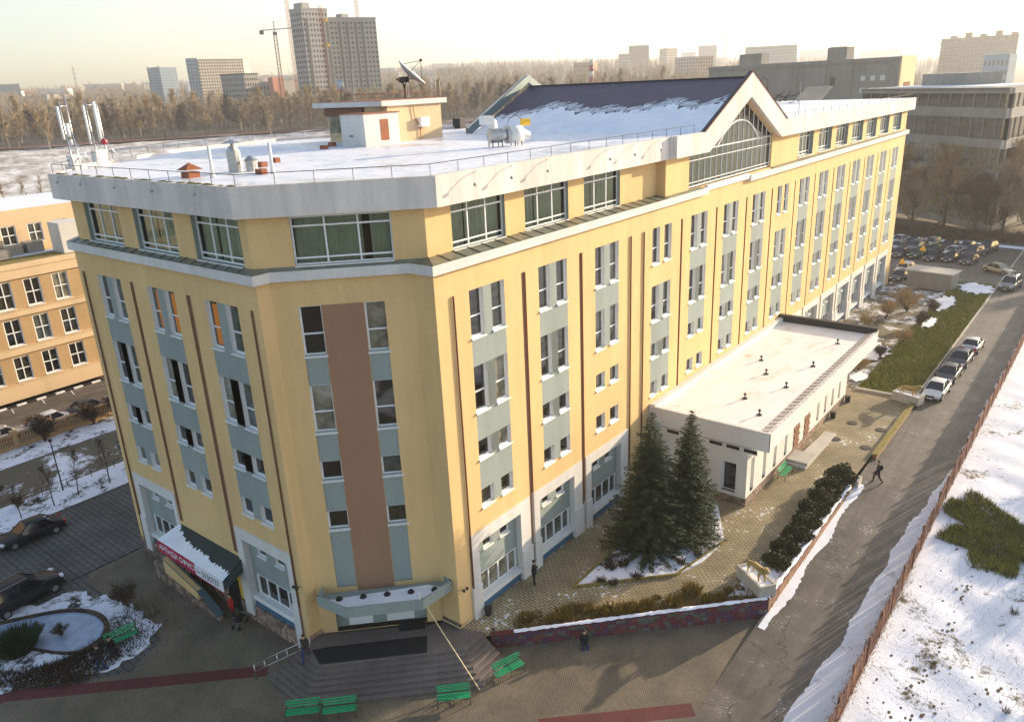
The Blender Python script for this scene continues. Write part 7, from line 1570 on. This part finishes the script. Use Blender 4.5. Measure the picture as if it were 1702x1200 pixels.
# grey office block with window bands
OF = thing('grey_office_block','long grey office block with horizontal window bands behind bare trees','building'); of1 = Frame((-26.6,168.0,0), math.atan2(141.1-168.0, 6.0+26.6)); Lo = math.hypot(32.6,26.9)
def office(fr, L_, par):
    q = MB(); zs_ = [(25.4,26.3),(21.2,22.9),(15.9,17.5),(10.6,12.2),(5.4,7.0),(1,2.2)]
    for z0, z1 in zs_: fr.box(q, 0, L_, z0, z1, -.5, .0)
    obj('spandrel', q, par, OF); 
    for (z0,z1) in ((22.9,25.4),(17.5,21.2),(12.2,15.9),(7.0,10.6),(2.2,5.4)):
        g = MB(); fr.box(g, 0, L_, z0, z1, -.8, -.6); bd = obj('window_band', g, 'window_glass', OF); n = int(L_/2.9); mb = MB()
        for k in range(n+1): fr.box(mb, L_*k/n-.09, L_*k/n+.09, z0, z1, -.6, -.45)
        obj('mullion', mb, 'grey_panel', bd)
office(of1, Lo, 'grey_panel'); of2 = Frame((6.0,141.1,0), R(80)); office(of2, 30, 'pale_panel')
q = MB(); q.prism([(-26.6,168.0),(6.0,141.1),(11.2,170.6),(-18,186)], 25.9, 26.4); obj('roof', q, 'grey_panel', OF); q = MB(); q.prism([(-22,171.0),(2.0,151.1),(7.0,168),(-15,180)], 26.4, 26.5); obj('roof_snow', q, 'snow', OF)
q = MB(); q.prism([(-16,176.0),(-6,167),(0,172),(-10,182)], 26.5, 28.9); obj('rooftop_room', q, 'grey_panel', OF)
# rails and embankment details on the left
def arc(name, r, th0, th1, w, dz, mat, label=None):
    mb = MB(); n = 60
    for i in range(n+1):
        th = th0+(th1-th0)*i/n; a = P_az(th, r); b_ = P_az(th, r+w); mb.v += [(*a, float(terrain_h(*a))+dz), (*b_, float(terrain_h(*b_))+dz)]
    mb.f = [(2*i,2*i+1,2*i+3,2*i+2) for i in range(n)]; mb.mi = [0]*n; struct(name, mb, mat, label)
arc('railway', 404, -78, -20, 7, .7, 'rust', 'dark railway track bed along the top of the embankment')
# haze: closed even volume round the whole scene
hz = MB(); hz.box((-2600,-900,-6),(1300,3300,360)); hm = NT('haze_air'); hm.t.nodes.remove(hm.b); pv = hm.n('VolumePrincipled'); pv.inputs['Color'].default_value = (.93,.95,1.0,1); pv.inputs['Density'].default_value = HAZE; pv.inputs['Anisotropy'].default_value = .35; hm.l(pv,'Volume',hm.out,'Volume'); M['haze_air'] = hm.m
o = obj('haze', hz, 'haze_air'); o['kind'] = 'stuff'; tag(o, 'pale winter haze filling the air', 'haze', kind='stuff')
